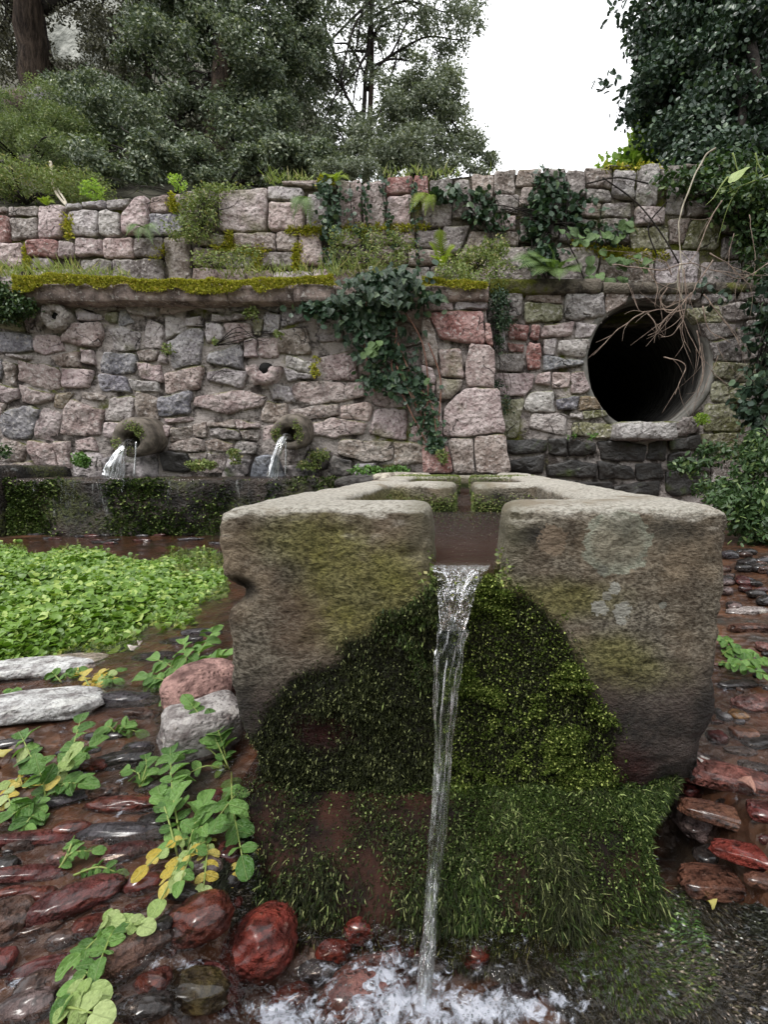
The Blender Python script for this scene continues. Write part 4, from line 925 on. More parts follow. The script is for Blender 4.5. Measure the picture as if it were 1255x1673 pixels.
# plinth: long hanging moss, thicker to the right
hang = empty('plinth_moss', (0.0, .66, -.1), 'curtain of long dark green moss hanging over the plinth below the trough', 'moss')
hang['kind'] = 'stuff'
pc = PV[PQ].mean(1); ppx, ppy = proj(pc); pcl = fbm(pc, 14, 3, 81) * 1.5
wgt = (pc[:, 1] < .80) * np.clip(.7 + pcl * 1.8, .22, 1.8) * (.45 + .55 * sst(650, 780, ppx)) * (1 - .8 * np.exp(-(((ppx - 420) / 45) ** 2 + ((ppy - 1320) / 60) ** 2)))
p, n = sample_faces(PV, PQ, wgt, 50000, rng); qx, qy = proj(p)
R1 = sst(640, 860, qx)
D = n * .55 + np.array([0, -.15, -1.0]) + rng.normal(0, .42, p.shape) + np.stack([.35 * sst(900, 1100, qx), 0 * qx, 0 * qx], 1)
p = p + n * (rng.random(len(p)) * .026 * np.clip(fbm(p, 14, 3, 81) * 1.5 + .35, 0, 1))[:, None]; Lh = rng.uniform(.004, .012, len(p)) * (.7 + .55 * R1) * (1 + .9 * sst(1380, 1480, qy)); Wh = rng.uniform(.0006, .0015, len(p))
g_ = rng.random(len(p)) < (.12 + .55 * R1) * np.clip(.9 + 1.6 * fbm(p, 11, 2, 93), .1, 1.5)
for nm, msk, mt in (('green_strands', g_, M['hmoss']), ('dark_strands', ~g_, M['dmoss'])):
    kid(nm, blades(nm, p[msk], D[msk], n[msk], Lh[msk], Wh[msk], mt), hang)['kind'] = 'stuff'
p, n = sample_faces(PV, PQ, wgt * (.3 + sst(620, 900, ppx)), 52000, rng); p = p + n * (rng.random(len(p)) * .014)[:, None]; V1 = quad_moss(p, n, rng.uniform(.0022, .0055, len(p)), rng); b = np.arange(len(p))[:, None] * 4
kid('leaflets', mesh_np('leaflets', V1, b + np.array([[0, 1, 2, 3]]), None, M['hmoss'], False), hang)['kind'] = 'stuff'
# algae lying in the wet at the foot
def px_scatter(poly, n, rng):
    poly = np.array(poly, float); lo, hi = poly.min(0), poly.max(0); out = []
    while len(out) < n:
        q = lo + rng.random((n, 2)) * (hi - lo); ok = polydist(q[:, 0], q[:, 1], poly) + 18 * fbm(np.stack([q[:, 0] / 100, q[:, 1] / 100, q[:, 0] * 0], 1), 2.5, 2, 5) > 0; out += q[ok].tolist()
    return np.array(out[:n])
def to_bed(q):
    z = np.full(len(q), -.1)
    a = (q[:, 0] - CX) / F; b = (CY - q[:, 1]) / F; dx, dy, dz = a, cP + b * sP, -sP + b * cP
    for _ in range(10):
        t = (z - EYE) / dz; z = .5 * z + .5 * bed(dx * t, dy * t)
    t = (z - EYE) / dz; return np.stack([dx * t, dy * t, z], 1)
alg = empty('algae_mat', (0.1, .55, -.16), 'slick black and green algae spread over wet stones at the plinth foot', 'algae'); alg['kind'] = 'stuff'
for nm, poly, cnt, mt, L0, L1, src in (('black_algae', ALG_L, 15000, 'algae', .006, .015, (-.23, .80)), ('black_algae', ALG_R, 26000, 'algae', .006, .016, (.12, .74)), ('green_algae', ALG_G, 16000, 'algae_g', .006, .015, (.12, .70))):
    p = to_bed(px_scatter(poly, cnt, rng)); d = p[:, :2] - np.array(src); d = d / (np.linalg.norm(d, axis=1, keepdims=True) + 1e-6)
    wv = fbm(p, 14, 2, 91)[:, None] * 1.5; d = d + wv * np.stack([d[:, 1], -d[:, 0]], 1)
    D = np.concatenate([d, np.full((len(p), 1), -.10)], 1) + rng.normal(0, .18, p.shape); n = np.tile([0, -.15, 1.0], (len(p), 1)) + rng.normal(0, .1, p.shape)
    kid(nm, blades(nm, p + [0, 0, .002] + rng.random((len(p), 1)) * [[0, 0, .010]], D, n, rng.uniform(L0, L1, len(p)), rng.uniform(.0012, .0026, len(p)), M[mt], 1.0), alg)['kind'] = 'stuff'

# ================================================================ WATER IN THE TROUGH AND THE FALLING STREAM
me, _ = grid_mesh('trough_water', np.linspace(-.27, .26, 70), np.linspace(.800, 3.45, 270),
                  lambda X, Y: .303 + .0012 * fbm(np.stack([X * 1.2, Y * 2, X * 0], -1), 26, 3, 14) - .008 * np.exp(-((Y - .800) / .012) ** 2),
                  mat_water('trough_water', (.84, .70, .64), .10, 30, 1.0, .030, False, (1, 2.2, 1)))
tag(link('trough_water', me), kind='structure')
def mat_glass(name, white, tint=(1, 1, 1), rough=0.0, bump=.4, sc=(90, 90, 9)):
    """thin moving water: see-through, mirror-like at the strands, with white streaks for froth and painted highlights along the flow"""
    t = NT(name); sv = t.n('ShaderNodeCombineXYZ'); t.set(sv.inputs[0], t.math('MULTIPLY', t.attr('across'), 7.0)); t.set(sv.inputs[1], t.math('MULTIPLY', t.attr('along'), 2.6 if white < .5 else 16.0)); t.set(sv.inputs[2], t.math('MULTIPLY', t.attr('across'), 2.0))
    v = sv.outputs[0]; n = t.noise(v, 1.0, 4, .6, .8); n2 = t.noise(v, 3.1, 4, .6, .5); nb = t.bump(t.math('ADD', n, t.math('MULTIPLY', n2, .4)), .6, .005)
    fr = t.n('ShaderNodeFresnel'); fr.inputs[0].default_value = 1.42; t.set(fr.inputs['Normal'], nb)
    gl = t.n('ShaderNodeBsdfGlossy'); gl.inputs['Roughness'].default_value = .02; t.set(gl.inputs['Normal'], nb)
    g = t.n('ShaderNodeBsdfRefraction'); g.inputs['IOR'].default_value = 1.2; g.inputs['Roughness'].default_value = .0; g.inputs[0].default_value = (*tint, 1); t.set(g.inputs['Normal'], nb)
    tp = t.n('ShaderNodeBsdfTransparent'); tp.inputs[0].default_value = (.90, .93, .93, 1)
    m0 = t.n('ShaderNodeMixShader'); m0.inputs[0].default_value = .75; t.t.links.new(g.outputs[0], m0.inputs[1]); t.t.links.new(tp.outputs[0], m0.inputs[2])
    m1 = t.n('ShaderNodeMixShader'); t.set(m1.inputs[0], t.math('MINIMUM', t.math('MULTIPLY', fr.outputs[0], 1.0), 1.0)); t.t.links.new(m0.outputs[0], m1.inputs[1]); t.t.links.new(gl.outputs[0], m1.inputs[2])
    w = t.n('ShaderNodeBsdfPrincipled'); w.inputs['Base Color'].default_value = (.84, .87, .92, 1); w.inputs['Roughness'].default_value = .15; t.set(w.inputs['Normal'], nb)
    m = t.n('ShaderNodeMixShader'); lo = .67 - white * .30; t.set(m.inputs[0], t.math('MULTIPLY', t.ramp(n2, lo, lo + .12), min(.95, white * .7 + .35) if white > .3 else t.math('MULTIPLY', t.ramp(t.attr('along'), .06, .30), .22)))  # white streaks: froth on the spout jets, painted highlights on the clear stream
    t.t.links.new(m1.outputs[0], m.inputs[1]); t.t.links.new(w.outputs[0], m.inputs[2]); return t.done(m.outputs[0])
def jet(name, ctr, wid, thk, mat, seed, nseg=36, sub=10, strands=.16, face=(0, -1, 0)):
    c = np.array(spline(ctr, sub)); m = len(c); tt = np.linspace(0, len(wid) - 1, m); w = np.interp(tt, range(len(wid)), wid); th = np.interp(tt, range(len(thk)), thk)
    V = []
    for i in range(m):
        d = c[min(i + 1, m - 1)] - c[max(i - 1, 0)]; d /= np.linalg.norm(d) + 1e-9
        w[i] *= 1 + .10 * math.sin(i * .21 + seed) * (i > m * .3) + .05 * math.sin(i * .53)
        s = np.cross(d, np.array(face, float)); s /= np.linalg.norm(s) + 1e-9; o_ = np.cross(s, d)
        a = np.arange(nseg) / nseg * 2 * math.pi
        pp = np.stack([np.cos(a + i * .022) * 2.2 + seed, np.sin(a + i * .022) * 2.2, np.full(nseg, i * .06)], 1)
        r = 1 + strands * fbm(pp, 1.6, 3, seed) + .25 * strands * fbm(pp * [1, 1, 7], 1.5, 2, seed + 3)
        V.append(c[i] + (np.cos(a) * r * w[i] / 2)[:, None] * s + (np.sin(a) * r * th[i] / 2)[:, None] * o_)
    V = np.concatenate(V); q = []
    for i in range(m - 1):
        for k in range(nseg): q.append((i * nseg + k, i * nseg + (k + 1) % nseg, (i + 1) * nseg + (k + 1) % nseg, (i + 1) * nseg + k))
    n0 = len(V); V = np.concatenate([V, [c[0], c[-1]]])
    t = [(n0, (k + 1) % nseg, k) for k in range(nseg)] + [(n0 + 1, (m - 1) * nseg + k, (m - 1) * nseg + (k + 1) % nseg) for k in range(nseg)]
    me = mesh_np(name, V, q, t, mat); aa = np.concatenate([np.tile(np.abs(np.arange(nseg) - nseg / 2) / nseg * 2, m), [0, 0]]); ll = np.concatenate([np.repeat(np.concatenate([[0], np.cumsum(np.linalg.norm(np.diff(c, axis=0), axis=1))]), nseg), [0, 0]])
    set_attr(me, 'across', aa * max(1, np.mean(wid) / .04)); set_attr(me, 'along', ll); return me
clear = mat_glass('falling_clear_water', .06, (.97, .99, .99))
froth = mat_glass('frothy_water', .38)
ctr = [P(746, 982, .772), P(744, 1000, .7685), P(739, 1035, .756), P(731, 1100, .735), P(725, 1220, .700), P(717, 1340, .655), P(707, 1450, .612), P(699, 1560, .560), G(691, 1652, -.172)]
me = jet('water_stream', ctr, [.030, .048, .044, .036, .027, .022, .019, .017, .016], [.006, .012, .016, .016, .014, .013, .012, .011, .011], clear, 5, 56, 14, .42, (0, -1, .35))
st = tag(link('water_stream', me), 'clear thin stream of water falling from the trough notch into the pool', 'falling water')
# the fold of water sliding over the lip
M_lip = mat_water('lip_water', (.86, .78, .74), .015, 30, .8, .016, False, (2.4, 1, .7))
fc_ = np.array(spline([(-.008, .835, .2990), (-.008, .820, .2995), (-.008, .803, .2990), (-.009, .790, .292), (-.010, .779, .277), P(746, 975, .7665), P(743, 1003, .760), P(740, 1030, .754)], 12)); nf = len(fc_)
vv = np.linspace(0, 1, nf); hw = np.interp(vv, [0, .2, .38, .5, .62, .74, .87, 1], [.054, .051, .045, .038, .034, .030, .024, .019]); uu = np.linspace(-1, 1, 70)
Vf = []
for i in range(nf):
    d = unit3 = fc_[min(i + 1, nf - 1)] - fc_[max(i - 1, 0)]; d = d / np.linalg.norm(d); nrm = np.array([0, d[2], -d[1]]); nrm = -nrm / np.linalg.norm(nrm)
    k = sst(.18, .55, vv[i]); pp = np.stack([uu * 1.1 + 5, uu * 0 + vv[i] * .9 + np.abs(uu) * .8 * k, uu * 0], 1)
    off = k * (.006 * (np.abs(uu) ** 3) - .003) + k * .0035 * np.exp(-((np.abs(uu + .05) - .72 * (1 - vv[i])) / .10) ** 2) + (.0004 + .0028 * k) * fbm(pp, 5.5, 3, 44) - (.010 * np.abs(uu) ** 6) * sst(.7, 1, vv[i])
    Vf.append(fc_[i] + np.stack([uu * hw[i], uu * 0, uu * 0], 1) + off[:, None] * nrm)
Vf = np.concatenate(Vf); ix = np.arange(nf * 70).reshape(nf, 70)
me = mesh_np('lip_water', Vf, np.stack([ix[:-1, :-1], ix[:-1, 1:], ix[1:, 1:], ix[1:, :-1]], -1).reshape(-1, 4), None, M_lip)
kid('lip_water', me, st)
# droplets and bubbles round the splash
mb = MB(); rr = random.Random(4)
ico_v, ico_f = None, None
import bmesh
bm = bmesh.new(); bmesh.ops.create_icosphere(bm, subdivisions=1, radius=1); ico1v = np.array([v.co[:] for v in bm.verts]); ico1f = np.array([[v.index for v in f.verts] for f in bm.faces]); bm.free()
def icos(sub):
    bm = bmesh.new(); bmesh.ops.create_icosphere(bm, subdivisions=sub, radius=1); v = np.array([q.co[:] for q in bm.verts]); f = np.array([[q.index for q in g.verts] for g in bm.faces]); bm.free(); return v, f
def balls(name, C, R_, mat):
    n = len(C); V = (C[:, None, :] + ico1v[None] * R_[:, None, None]).reshape(-1, 3); T = (ico1f[None] + (np.arange(n) * len(ico1v))[:, None, None]).reshape(-1, 3)
    return mesh_np(name, V, None, T, mat)
C = []; Rr = []
for fx, fy, sx, sy, n in [(600, 1600, 60, 35, 170), (500, 1640, 70, 30, 110), (700, 1655, 80, 25, 130), (840, 1650, 80, 22, 90), (650, 1555, 40, 16, 40), (300, 1575, 50, 8, 30), (420, 1650, 40, 15, 60)]:
    for _ in range(n):
        q = G(fx + rr.gauss(0, sx), min(fy + rr.gauss(0, sy), 1760), -.168); C.append(q + [0, 0, .002 + abs(rr.gauss(0, .002))]); Rr.append(rr.uniform(.0006, .0017))
bub = tag(link('splash_bubbles', balls('splash_bubbles', np.array(C), np.array(Rr), mat_glass('bubble_water', .35))), 'small bubbles and drops around the stream splash', 'bubbles', kind='stuff')

# ================================================================ LONG BASIN AT THE WALL, SPOUTS
def mat_basin():
    t = NT('wet_basin_stone'); p = t.pos(); n1 = t.noise(p, 8, 6, .65); n2 = t.noise(t.scale(p, (40, 8, 4)), 1, 5, .65); n3 = t.noise(p, 60, 4)
    col = t.mix(t.ramp(n1, .35, .65), (.004, .0035, .003), (.045, .032, .024)); col = t.mix(t.math('MULTIPLY', t.ramp(t.noise(p, 2.2, 3), .45, .62), .8), col, t.mix(t.ramp(n3, .4, .6), (.006, .009, .002), (.085, .10, .022)))
    col = t.mix(t.math('MULTIPLY', t.ramp(n2, .60, .72), .5), col, (.34, .35, .34)); h = t.math('ADD', n1, t.math('MULTIPLY', n3, .8))
    return t.done(t.pbsdf(col, t.math('MULTIPLY_ADD', n3, .6, .15), t.bump(h, 1, .04), .4))
mbasin = mat_basin()
mb = MB(); x0 = P(12, 800, 3.2)[0]
box_(mb, x0, -.42, 3.18, 3.34, -.15, .362); box_(mb, x0, -.42, 3.30, 3.9, -.15, .31); box_(mb, x0, x0 + .15, 3.2, 3.9, -.15, .362)
V, N, Q, R = remeshed(mb, .022, 4); V += N * (.03 * fbm(V, 5, 3, 31) + .018 * fbm(V, 22, 2, 33))[:, None]
basin = tag(link('long_basin', mesh_np('long_basin', V, Q, R, mbasin)), 'long dark wet stone basin under the two pipes, water spilling over its edge', 'water basin')
BV, BQ = V, Q
bc = BV[BQ].mean(1); bw = (bc[:, 1] < 3.2) * np.clip(fbm(bc, 2.4, 3, 88) * 2.2 + .35, .02, 1.5)
p, n = sample_faces(BV, BQ, bw, 16000, np.random.default_rng(5)); V1 = quad_moss(p, n, np.random.default_rng(6).uniform(.010, .024, len(p)), np.random.default_rng(7)); b = np.arange(len(p))[:, None] * 4
kid('wet_moss', mesh_np('wet_moss', V1, b + np.array([[0, 1, 2, 3]]), None, M['hmoss'], False), basin)['kind'] = 'stuff'
me, _ = grid_mesh('basin_water', np.linspace(x0 + .04, -.43, 160), np.linspace(3.195, 3.80, 40), lambda X, Y: .372 + .004 * fbm(np.stack([X, Y, X * 0], -1), 16, 3, 3) - .03 * np.exp(-((Y - 3.195) / .014) ** 2),
                  mat_water('basin_water', (.8, .7, .62), .12, 24, .7, .02))
tag(link('basin_water', me), kind='structure')
mb = MB(); xl = P(-140, 800, 3.2)[0]; box_(mb, xl, x0 - .01, 3.10, 3.9, -.15, P(30, 762, 3.1)[2])
V, N, Q, R = remeshed(mb, .03, 4); V += N * (.022 * fbm(V, 6, 3, 131) + .008 * fbm(V, 22, 2, 33))[:, None]
tag(link('stone_step', mesh_np('stone_step', V, Q, R, mbasin)), 'dark mossy stone block at the far end of the long basin', 'stone block')
# trickles down the face of the basin
mb = MB(); rr = random.Random(11)
for px, h in [(104, .5), (112, .9), (123, .45), (168, .5), (277, .8), (281, .4), (60, .3), (205, .25)]:
    x = P(px, 800, 3.17)[0]; zt_ = .362; zz = zt_ - h * .34; pts = [(x + rr.uniform(-.008, .008), 3.168 - .02 * (k / 5) - .012, zt_ + .01 - (zt_ - zz) * k / 5) for k in range(6)]
    mb.tube(spline(pts, 3), [rr.uniform(.0012, .005) for _ in range(16)], 6)
kid('water_trickles', mb.mesh('water_trickles', froth), basin)['kind'] = 'stuff'
def spout(name, px, py, R0, r0, label, seed, tilt=.12):
    c = P(px, py, 3.53); e = empty(name, (c[0], 3.75, c[2]), label, 'water spout', 'stone spouts above the long basin')
    prof = [(R0 * .98, .26), (R0 * 1.0, .10), (R0 * 1.0, .02), (R0 * .93, -.012), (R0 * .75, -.022), (r0 * 1.15, -.015), (r0, .01), (r0 * .95, .20), (.001, .20)]
    n = 34; V = []
    for i in range(n):
        a = 2 * math.pi * i / n
        for r, y in prof: 
            rr = r * (1 + .03 * math.sin(3 * a + seed)); V.append([c[0] + rr * math.cos(a), 3.53 + y, c[2] + rr * math.sin(a) + (-tilt) * (.0 - y) * -1 * -1 + (0 if r > r0 * 1.2 else -R0 * .12)])
    V = np.array(V); V += .008 * fbm(V, 14, 3, seed)[:, None] * np.array([1, .8, 1]); k = len(prof); q = []
    for i in range(n):
        b = ((i + 1) % n) * k
        for j in range(k - 1): q.append((i * k + j, i * k + j + 1, b + j + 1, b + j))
    kid('spout_barrel', mesh_np('spout_barrel', V, q, None, M['spout']), e)
    # a rim of moss
    rg = np.random.default_rng(seed); a = rg.random(900) * 2 * math.pi; rad = rg.uniform(r0 * 1.0, R0 * .9, 900); top = np.clip(.35 + .6 * np.cos(a * 2 + 1.5 * seed), 0, 1) > rg.random(900)
    pp = np.stack([c[0] + rad * np.cos(a), np.full(900, 3.505), c[2] + rad * np.sin(a)], 1)[top]
    V1 = quad_moss(pp, np.tile([0, -1., 0], (len(pp), 1)), rg.uniform(.008, .02, len(pp)), rg); b = np.arange(len(pp))[:, None] * 4
    kid('rim_moss', mesh_np('rim_moss', V1, b + np.array([[0, 1, 2, 3]]), None, M['herb'], False), e)['kind'] = 'stuff'
    return c
c1 = spout('stone_spout', 214, 716, .142, .060, 'round stone spout on the left pouring a wide slanting fan of water', 3)
c2 = spout('stone_spout', 472, 707, .128, .055, 'round stone spout nearer the ivy pouring a narrow jet of water', 4)
me = jet('spout_jet', [c1 + [-.01, .06, -.03], c1 + [-.02, -.03, -.035], P(197, 737, 3.42), P(190, 756, 3.38), np.array([P(184, 778, 3.36)[0], 3.36, .368])], [.045, .055, .075, .10, .125], [.03, .035, .04, .04, .04], froth, 8, 32, 8, .5)
tag(link('spout_jet', me), 'wide frothy fan of water pouring from the spout farther from the ivy', 'falling water')
me = jet('spout_jet', [P(222, 722, 3.48), P(221, 745, 3.47), np.array([P(218, 776, 3.46)[0], 3.46, .368])], [.012, .010, .02], [.01, .01, .01], froth, 9, 12, 6, .3)
kid('side_dribble', me, bpy.data.objects['spout_jet'])
me = jet('spout_jet', [c2 + [-.01, .06, -.03], c2 + [-.02, -.03, -.03], P(455, 735, 3.42), P(449, 755, 3.40), np.array([P(445, 778, 3.38)[0], 3.38, .368])], [.04, .042, .05, .062, .075], [.03, .035, .04, .04, .04], froth, 12, 32, 8, .5)
j2 = tag(link('spout_jet', me), 'narrow frothy jet of water from the spout nearer the ivy', 'falling water')
me = jet('dribble', [P(467, 722, 3.48), P(467, 745, 3.47), np.array([P(466, 776, 3.46)[0], 3.46, .368])], [.010, .008, .012], [.01, .01, .01], froth, 19, 12, 6, .3)
kid('side_dribble', me, j2)
# ================================================================ COBBLES, ROCKS
i4v, i4f = icos(4); i3v, i3f = icos(3)
def mat_cobble(name, wet):
    t = NT(name); p = t.pos(); n1 = t.noise(p, 26, 6, .65); n2 = t.noise(p, 120, 4); n3 = t.noise(t.scale(p, (1, 1, 3)), 14, 4, .6, 1.5)
    c = t.objcol(); col = t.mix(t.ramp(n1, .34, .66), t.mix(1, c, (.25, .22, .22), 'MULTIPLY'), c); col = t.mix(t.math('MULTIPLY', t.ramp(n3, .54, .66), .6), col, t.mix(1, c, (1.5, 1.6, 1.5) if wet else (1.2, 1.2, 1.16), 'MULTIPLY'))
    col = t.mix(t.math('MULTIPLY', t.ramp(n2, .6, .75), .35), col, (.35, .25, .2))
    dk = t.math('MULTIPLY', t.ramp(t.noise(p, 17, 5, .7, 1.0), .52, .70), .6 if wet else .15); col = t.mix(dk, col, (.018, .012, .010))
    h = t.math('ADD', t.math('ADD', n1, t.math('MULTIPLY', n2, .5)), t.math('MULTIPLY', t.ramp(t.voro(p, 90), .0, .5), .35))
    if wet: return t.done(t.pbsdf(t.mix(1, col, (.72, .66, .66), 'MULTIPLY'), .55, t.bump(h, 1.0, .026), .2, t.math('MULTIPLY_ADD', t.ramp(n3, .40, .56), .7, .15), t.math('MULTIPLY_ADD', n1, .35, .0)))
    return t.done(t.pbsdf(col, .85, t.bump(h, .9, .012), .3))
mwet, mdry = mat_cobble('wet_cobble', True), mat_cobble('dry_rock', False)
def rock_mesh(name, a, b, c, seed, mat, box=.3, detail=4, rough=1.0):
    v, f = (i4v, i4f) if detail == 4 else (i3v, i3f); v = v.copy()
    v = np.sign(v) * np.abs(v) ** (1 - box * .55); v = v / np.max(np.abs(v))
    o = np.array([seed * 3.1, seed * 1.7, seed]); nrm = v / np.linalg.norm(v, axis=1, keepdims=True)
    v = v + nrm * (.24 * fbm(v + o, .9, 2, 3) + .16 * rough * fbm(v + o, 2.2, 3, 5) + .05 * rough * fbm(v + o, 7, 2, 8))[:, None]
    return mesh_np(name, v * [a, b, c], None, f, mat)
CT = dict(redbrown=(.17, .035, .018), red=(.26, .045, .03), brown=(.13, .072, .05), maroon=(.13, .026, .022), slate=(.075, .07, .08), dark=(.035, .028, .025), olive=(.10, .075, .02), yell=(.28, .23, .06),
          pink=(.30, .15, .13), brick=(.30, .12, .095), rust=(.20, .09, .055), greyp=(.22, .165, .155), grey=(.20, .19, .19), pale=(.55, .52, .49), ochre=(.30, .16, .06))
def cobble(px, py, w, h, ang, tone, parent=bedo, name='cobble', box=.15, rise=.6, wet=True, seed=None, flat=.72, label=None, lift=0.0):
    q = GP(px, py); dep = q[1] * cP - (q[2] - EYE) * sP; s = dep / F; seed = seed or int(px * 7 + py); box = box + random.Random(seed + 5).uniform(.0, .3 if w < 60 or px > 900 else .12) if wet else box
    ca = math.atan2(EYE - q[2], q[1]); a = w / 2 * s; b = h / 2 * s / (math.sin(ca) + flat * math.cos(ca)); c = min(a, b) * flat
    a, b = a * 1.05, b * 1.05
    me = rock_mesh(name, a, b, max(c, .006), seed, mwet if wet else mdry, box, 4 if w > 60 else 3)
    o = link(name, me, parent); o.location = (q[0], q[1], q[2] + c * (rise - .15) + lift); 
    o.rotation_euler = (random.Random(seed).uniform(-.12, .12), random.Random(seed + 1).uniform(-.12, .12), math.radians(ang)); cc = CT[tone]; v = random.Random(seed).uniform(.85, 1.15); o.color = (cc[0] * v, cc[1] * v, cc[2] * v, 1)
    if label: o['label'] = label
    return o
cobs = [(322, 1520, 100, 96, 10, 'redbrown', 'glossy dark red cobble below the yellowed leaves'), (424, 1568, 112, 140, 15, 'red', 'bright red wet cobble beside the pool'), (190, 1578, 165, 90, 38, 'brown', 'large brown cobble'),
        (118, 1480, 125, 70, 30, 'maroon', None), (70, 1588, 90, 40, 24, 'maroon', None), (8, 1516, 72, 80, 20, 'brown', None), (203, 1398, 78, 40, 18, 'maroon', None), (202, 1365, 150, 38, 4, 'slate', None),
        (200, 1320, 120, 36, 4, 'redbrown', None), (45, 1432, 110, 34, 10, 'maroon', None), (60, 1375, 170, 30, 12, 'maroon', None), (100, 1310, 130, 30, 24, 'slate', None), (195, 1248, 95, 42, 12, 'dark', None),
        (210, 1148, 100, 34, 5, 'slate', None), (310, 1640, 125, 74, 0, 'olive', None), (325, 1600, 80, 36, -10, 'maroon', None), (40, 1655, 90, 60, 10, 'greyp', None), (250, 1290, 60, 26, 0, 'dark', None),
        (20, 1335, 90, 24, 10, 'redbrown', None), (90, 1265, 80, 24, 20, 'dark', None), (15, 1220, 60, 28, 15, 'dark', None), (335, 1345, 60, 50, 0, 'brown', None), (330, 1420, 60, 40, 0, 'greyp', None), (270, 1425, 50, 30, 20, 'maroon', None),
        (375, 1400, 46, 44, 0, 'maroon', None), (230, 1655, 90, 50, 10, 'dark', None), (140, 1660, 70, 46, 15, 'maroon', None), (95, 1405, 34, 26, 0, 'pink', None), (300, 1470, 50, 30, 0, 'dark', None),
        (600, 1640, 130, 110, 20, 'pink', 'pink stone under the foam'), (588, 1528, 52, 56, 0, 'red', None), (480, 1522, 50, 42, 0, 'yell', None), (508, 1490, 34, 28, 0, 'yell', None), (545, 1568, 56, 44, 0, 'red', None),
        (776, 1572, 44, 56, 0, 'red', None), (662, 1568, 56, 24, 0, 'redbrown', None), (450, 1500, 40, 24, 0, 'dark', None), (700, 1590, 60, 30, 0, 'dark', None), (520, 1600, 60, 40, 0, 'slate', None), (830, 1640, 90, 50, 0, 'slate', None), (480, 1645, 70, 50, 0, 'redbrown', None),
        (170, 1205, 60, 20, 5, 'dark', None), (130, 1230, 60, 18, 20, 'slate', None), (300, 1050, 70, 18, 0, 'dark', None), (330, 1035, 60, 16, 5, 'slate', None), (255, 1075, 70, 18, 3, 'dark', None), (330, 1085, 60, 22, 0, 'dark', None),
        (20, 1280, 60, 16, 10, 'redbrown', None), (165, 1430, 60, 18, 18, 'redbrown', None), (230, 1480, 50, 20, 30, 'redbrown', None), (60, 1520, 70, 22, 20, 'brown', None), (20, 1460, 60, 24, 10, 'redbrown', None), (265, 1530, 36, 40, 0, 'dark', None),
        (1252, 1445, 60, 34, -20, 'rust', None)]
for a in cobs: cobble(*a[:6], label=a[6], lift=(.008 if a[1] > 1440 and 260 < a[0] < 800 else 0))
right = [(1195, 1278, 165, 54, -24, 'brick', .75, 'pinkish broken brick lying wet'), (1143, 1342, 82, 100, -5, 'greyp', .3, 'grey pink rounded stone'), (1195, 1340, 150, 40, -26, 'rust', .6, None), (1232, 1402, 120, 44, -28, 'red', .5, None),
         (1190, 1450, 150, 60, -14, 'rust', .8, None), (1150, 1247, 66, 34, -14, 'greyp', .6, None), (1215, 1200, 40, 26, -10, 'rust', .6, None), (1207, 1171, 32, 26, 0, 'ochre', .2, None), (1184, 1173, 24, 20, 0, 'grey', .2, None),
         (1234, 1152, 80, 34, 0, 'pink', .3, None), (1172, 1208, 34, 34, 0, 'maroon', .2, None), (1212, 1229, 50, 18, 0, 'grey', .2, None), (1222, 1001, 64, 18, 0, 'pale', .3, 'pale flat stone right of the trough'), (1228, 1028, 70, 20, 0, 'rust', .5, None), (1250, 1060, 26, 22, 0, 'pink', .2, None),
         (1205, 1120, 60, 18, 0, 'dark', .2, None), (1240, 1215, 50, 24, 0, 'dark', .3, None), (1250, 1330, 50, 40, -20, 'maroon', .4, None), (1130, 1290, 40, 40, 0, 'maroon', .4, None), (1165, 1400, 60, 36, 0, 'dark', .3, None), (1235, 1255, 50, 20, -20, 'slate', .3, None)]
for k, (px, py, w, h, an, tn) in enumerate([(60, 1620, 60, 54, 20, 'brown'), (150, 1520, 56, 44, 10, 'redbrown'), (235, 1450, 60, 44, 20, 'maroon'), (290, 1500, 40, 36, 0, 'brown'), (120, 1360, 60, 34, 10, 'redbrown'), (250, 1350, 56, 36, 0, 'dark'), (165, 1300, 56, 34, 0, 'brown'),
    (60, 1470, 60, 40, 10, 'redbrown'), (140, 1600, 50, 40, 0, 'dark'), (0, 1580, 50, 50, 0, 'maroon'), (0, 1420, 50, 36, 0, 'dark'), (285, 1335, 46, 34, 0, 'brown'), (345, 1480, 40, 34, 0, 'redbrown'), (380, 1480, 30, 26, 0, 'maroon'), (40, 1230, 56, 26, 0, 'brown'), (150, 1255, 50, 28, 0, 'redbrown'),
    (230, 1170, 50, 24, 0, 'brown'), (290, 1285, 44, 30, 0, 'dark'), (100, 1540, 44, 34, 20, 'brown'), (30, 1385, 44, 28, 0, 'brown'), (380, 1440, 40, 36, 0, 'dark'), (345, 1310, 44, 40, 0, 'maroon'), (250, 1610, 50, 50, 0, 'redbrown'), (370, 1640, 50, 50, 0, 'maroon'), (225, 1225, 46, 26, 0, 'slate')]):
    cobble(px, py, w, h, an, tn, flat=.85, seed=4000 + k)
for px, py, w, h, an, tn, bx, lb in right: cobble(px, py, w, h, an, tn, box=bx, label=lb, flat=.5)
rr = random.Random(22)
for k in range(46):
    y = rr.uniform(905, 1000); x = rr.uniform(1180, 1300); cobble(x, y, rr.uniform(16, 34), rr.uniform(12, 20), rr.uniform(-30, 30), rr.choice(['dark', 'slate', 'maroon', 'greyp', 'dark', 'brown']), seed=500 + k, lift=.005)
for k in range(40):
    y = rr.uniform(1010, 1450); x = rr.uniform(1160, 1330); 
    if x > 1120 + (1450 - y) * .12: cobble(x, y, rr.uniform(10, 22), rr.uniform(8, 14), 0, rr.choice(['dark', 'slate', 'maroon', 'rust', 'brown', 'grey']), seed=700 + k)
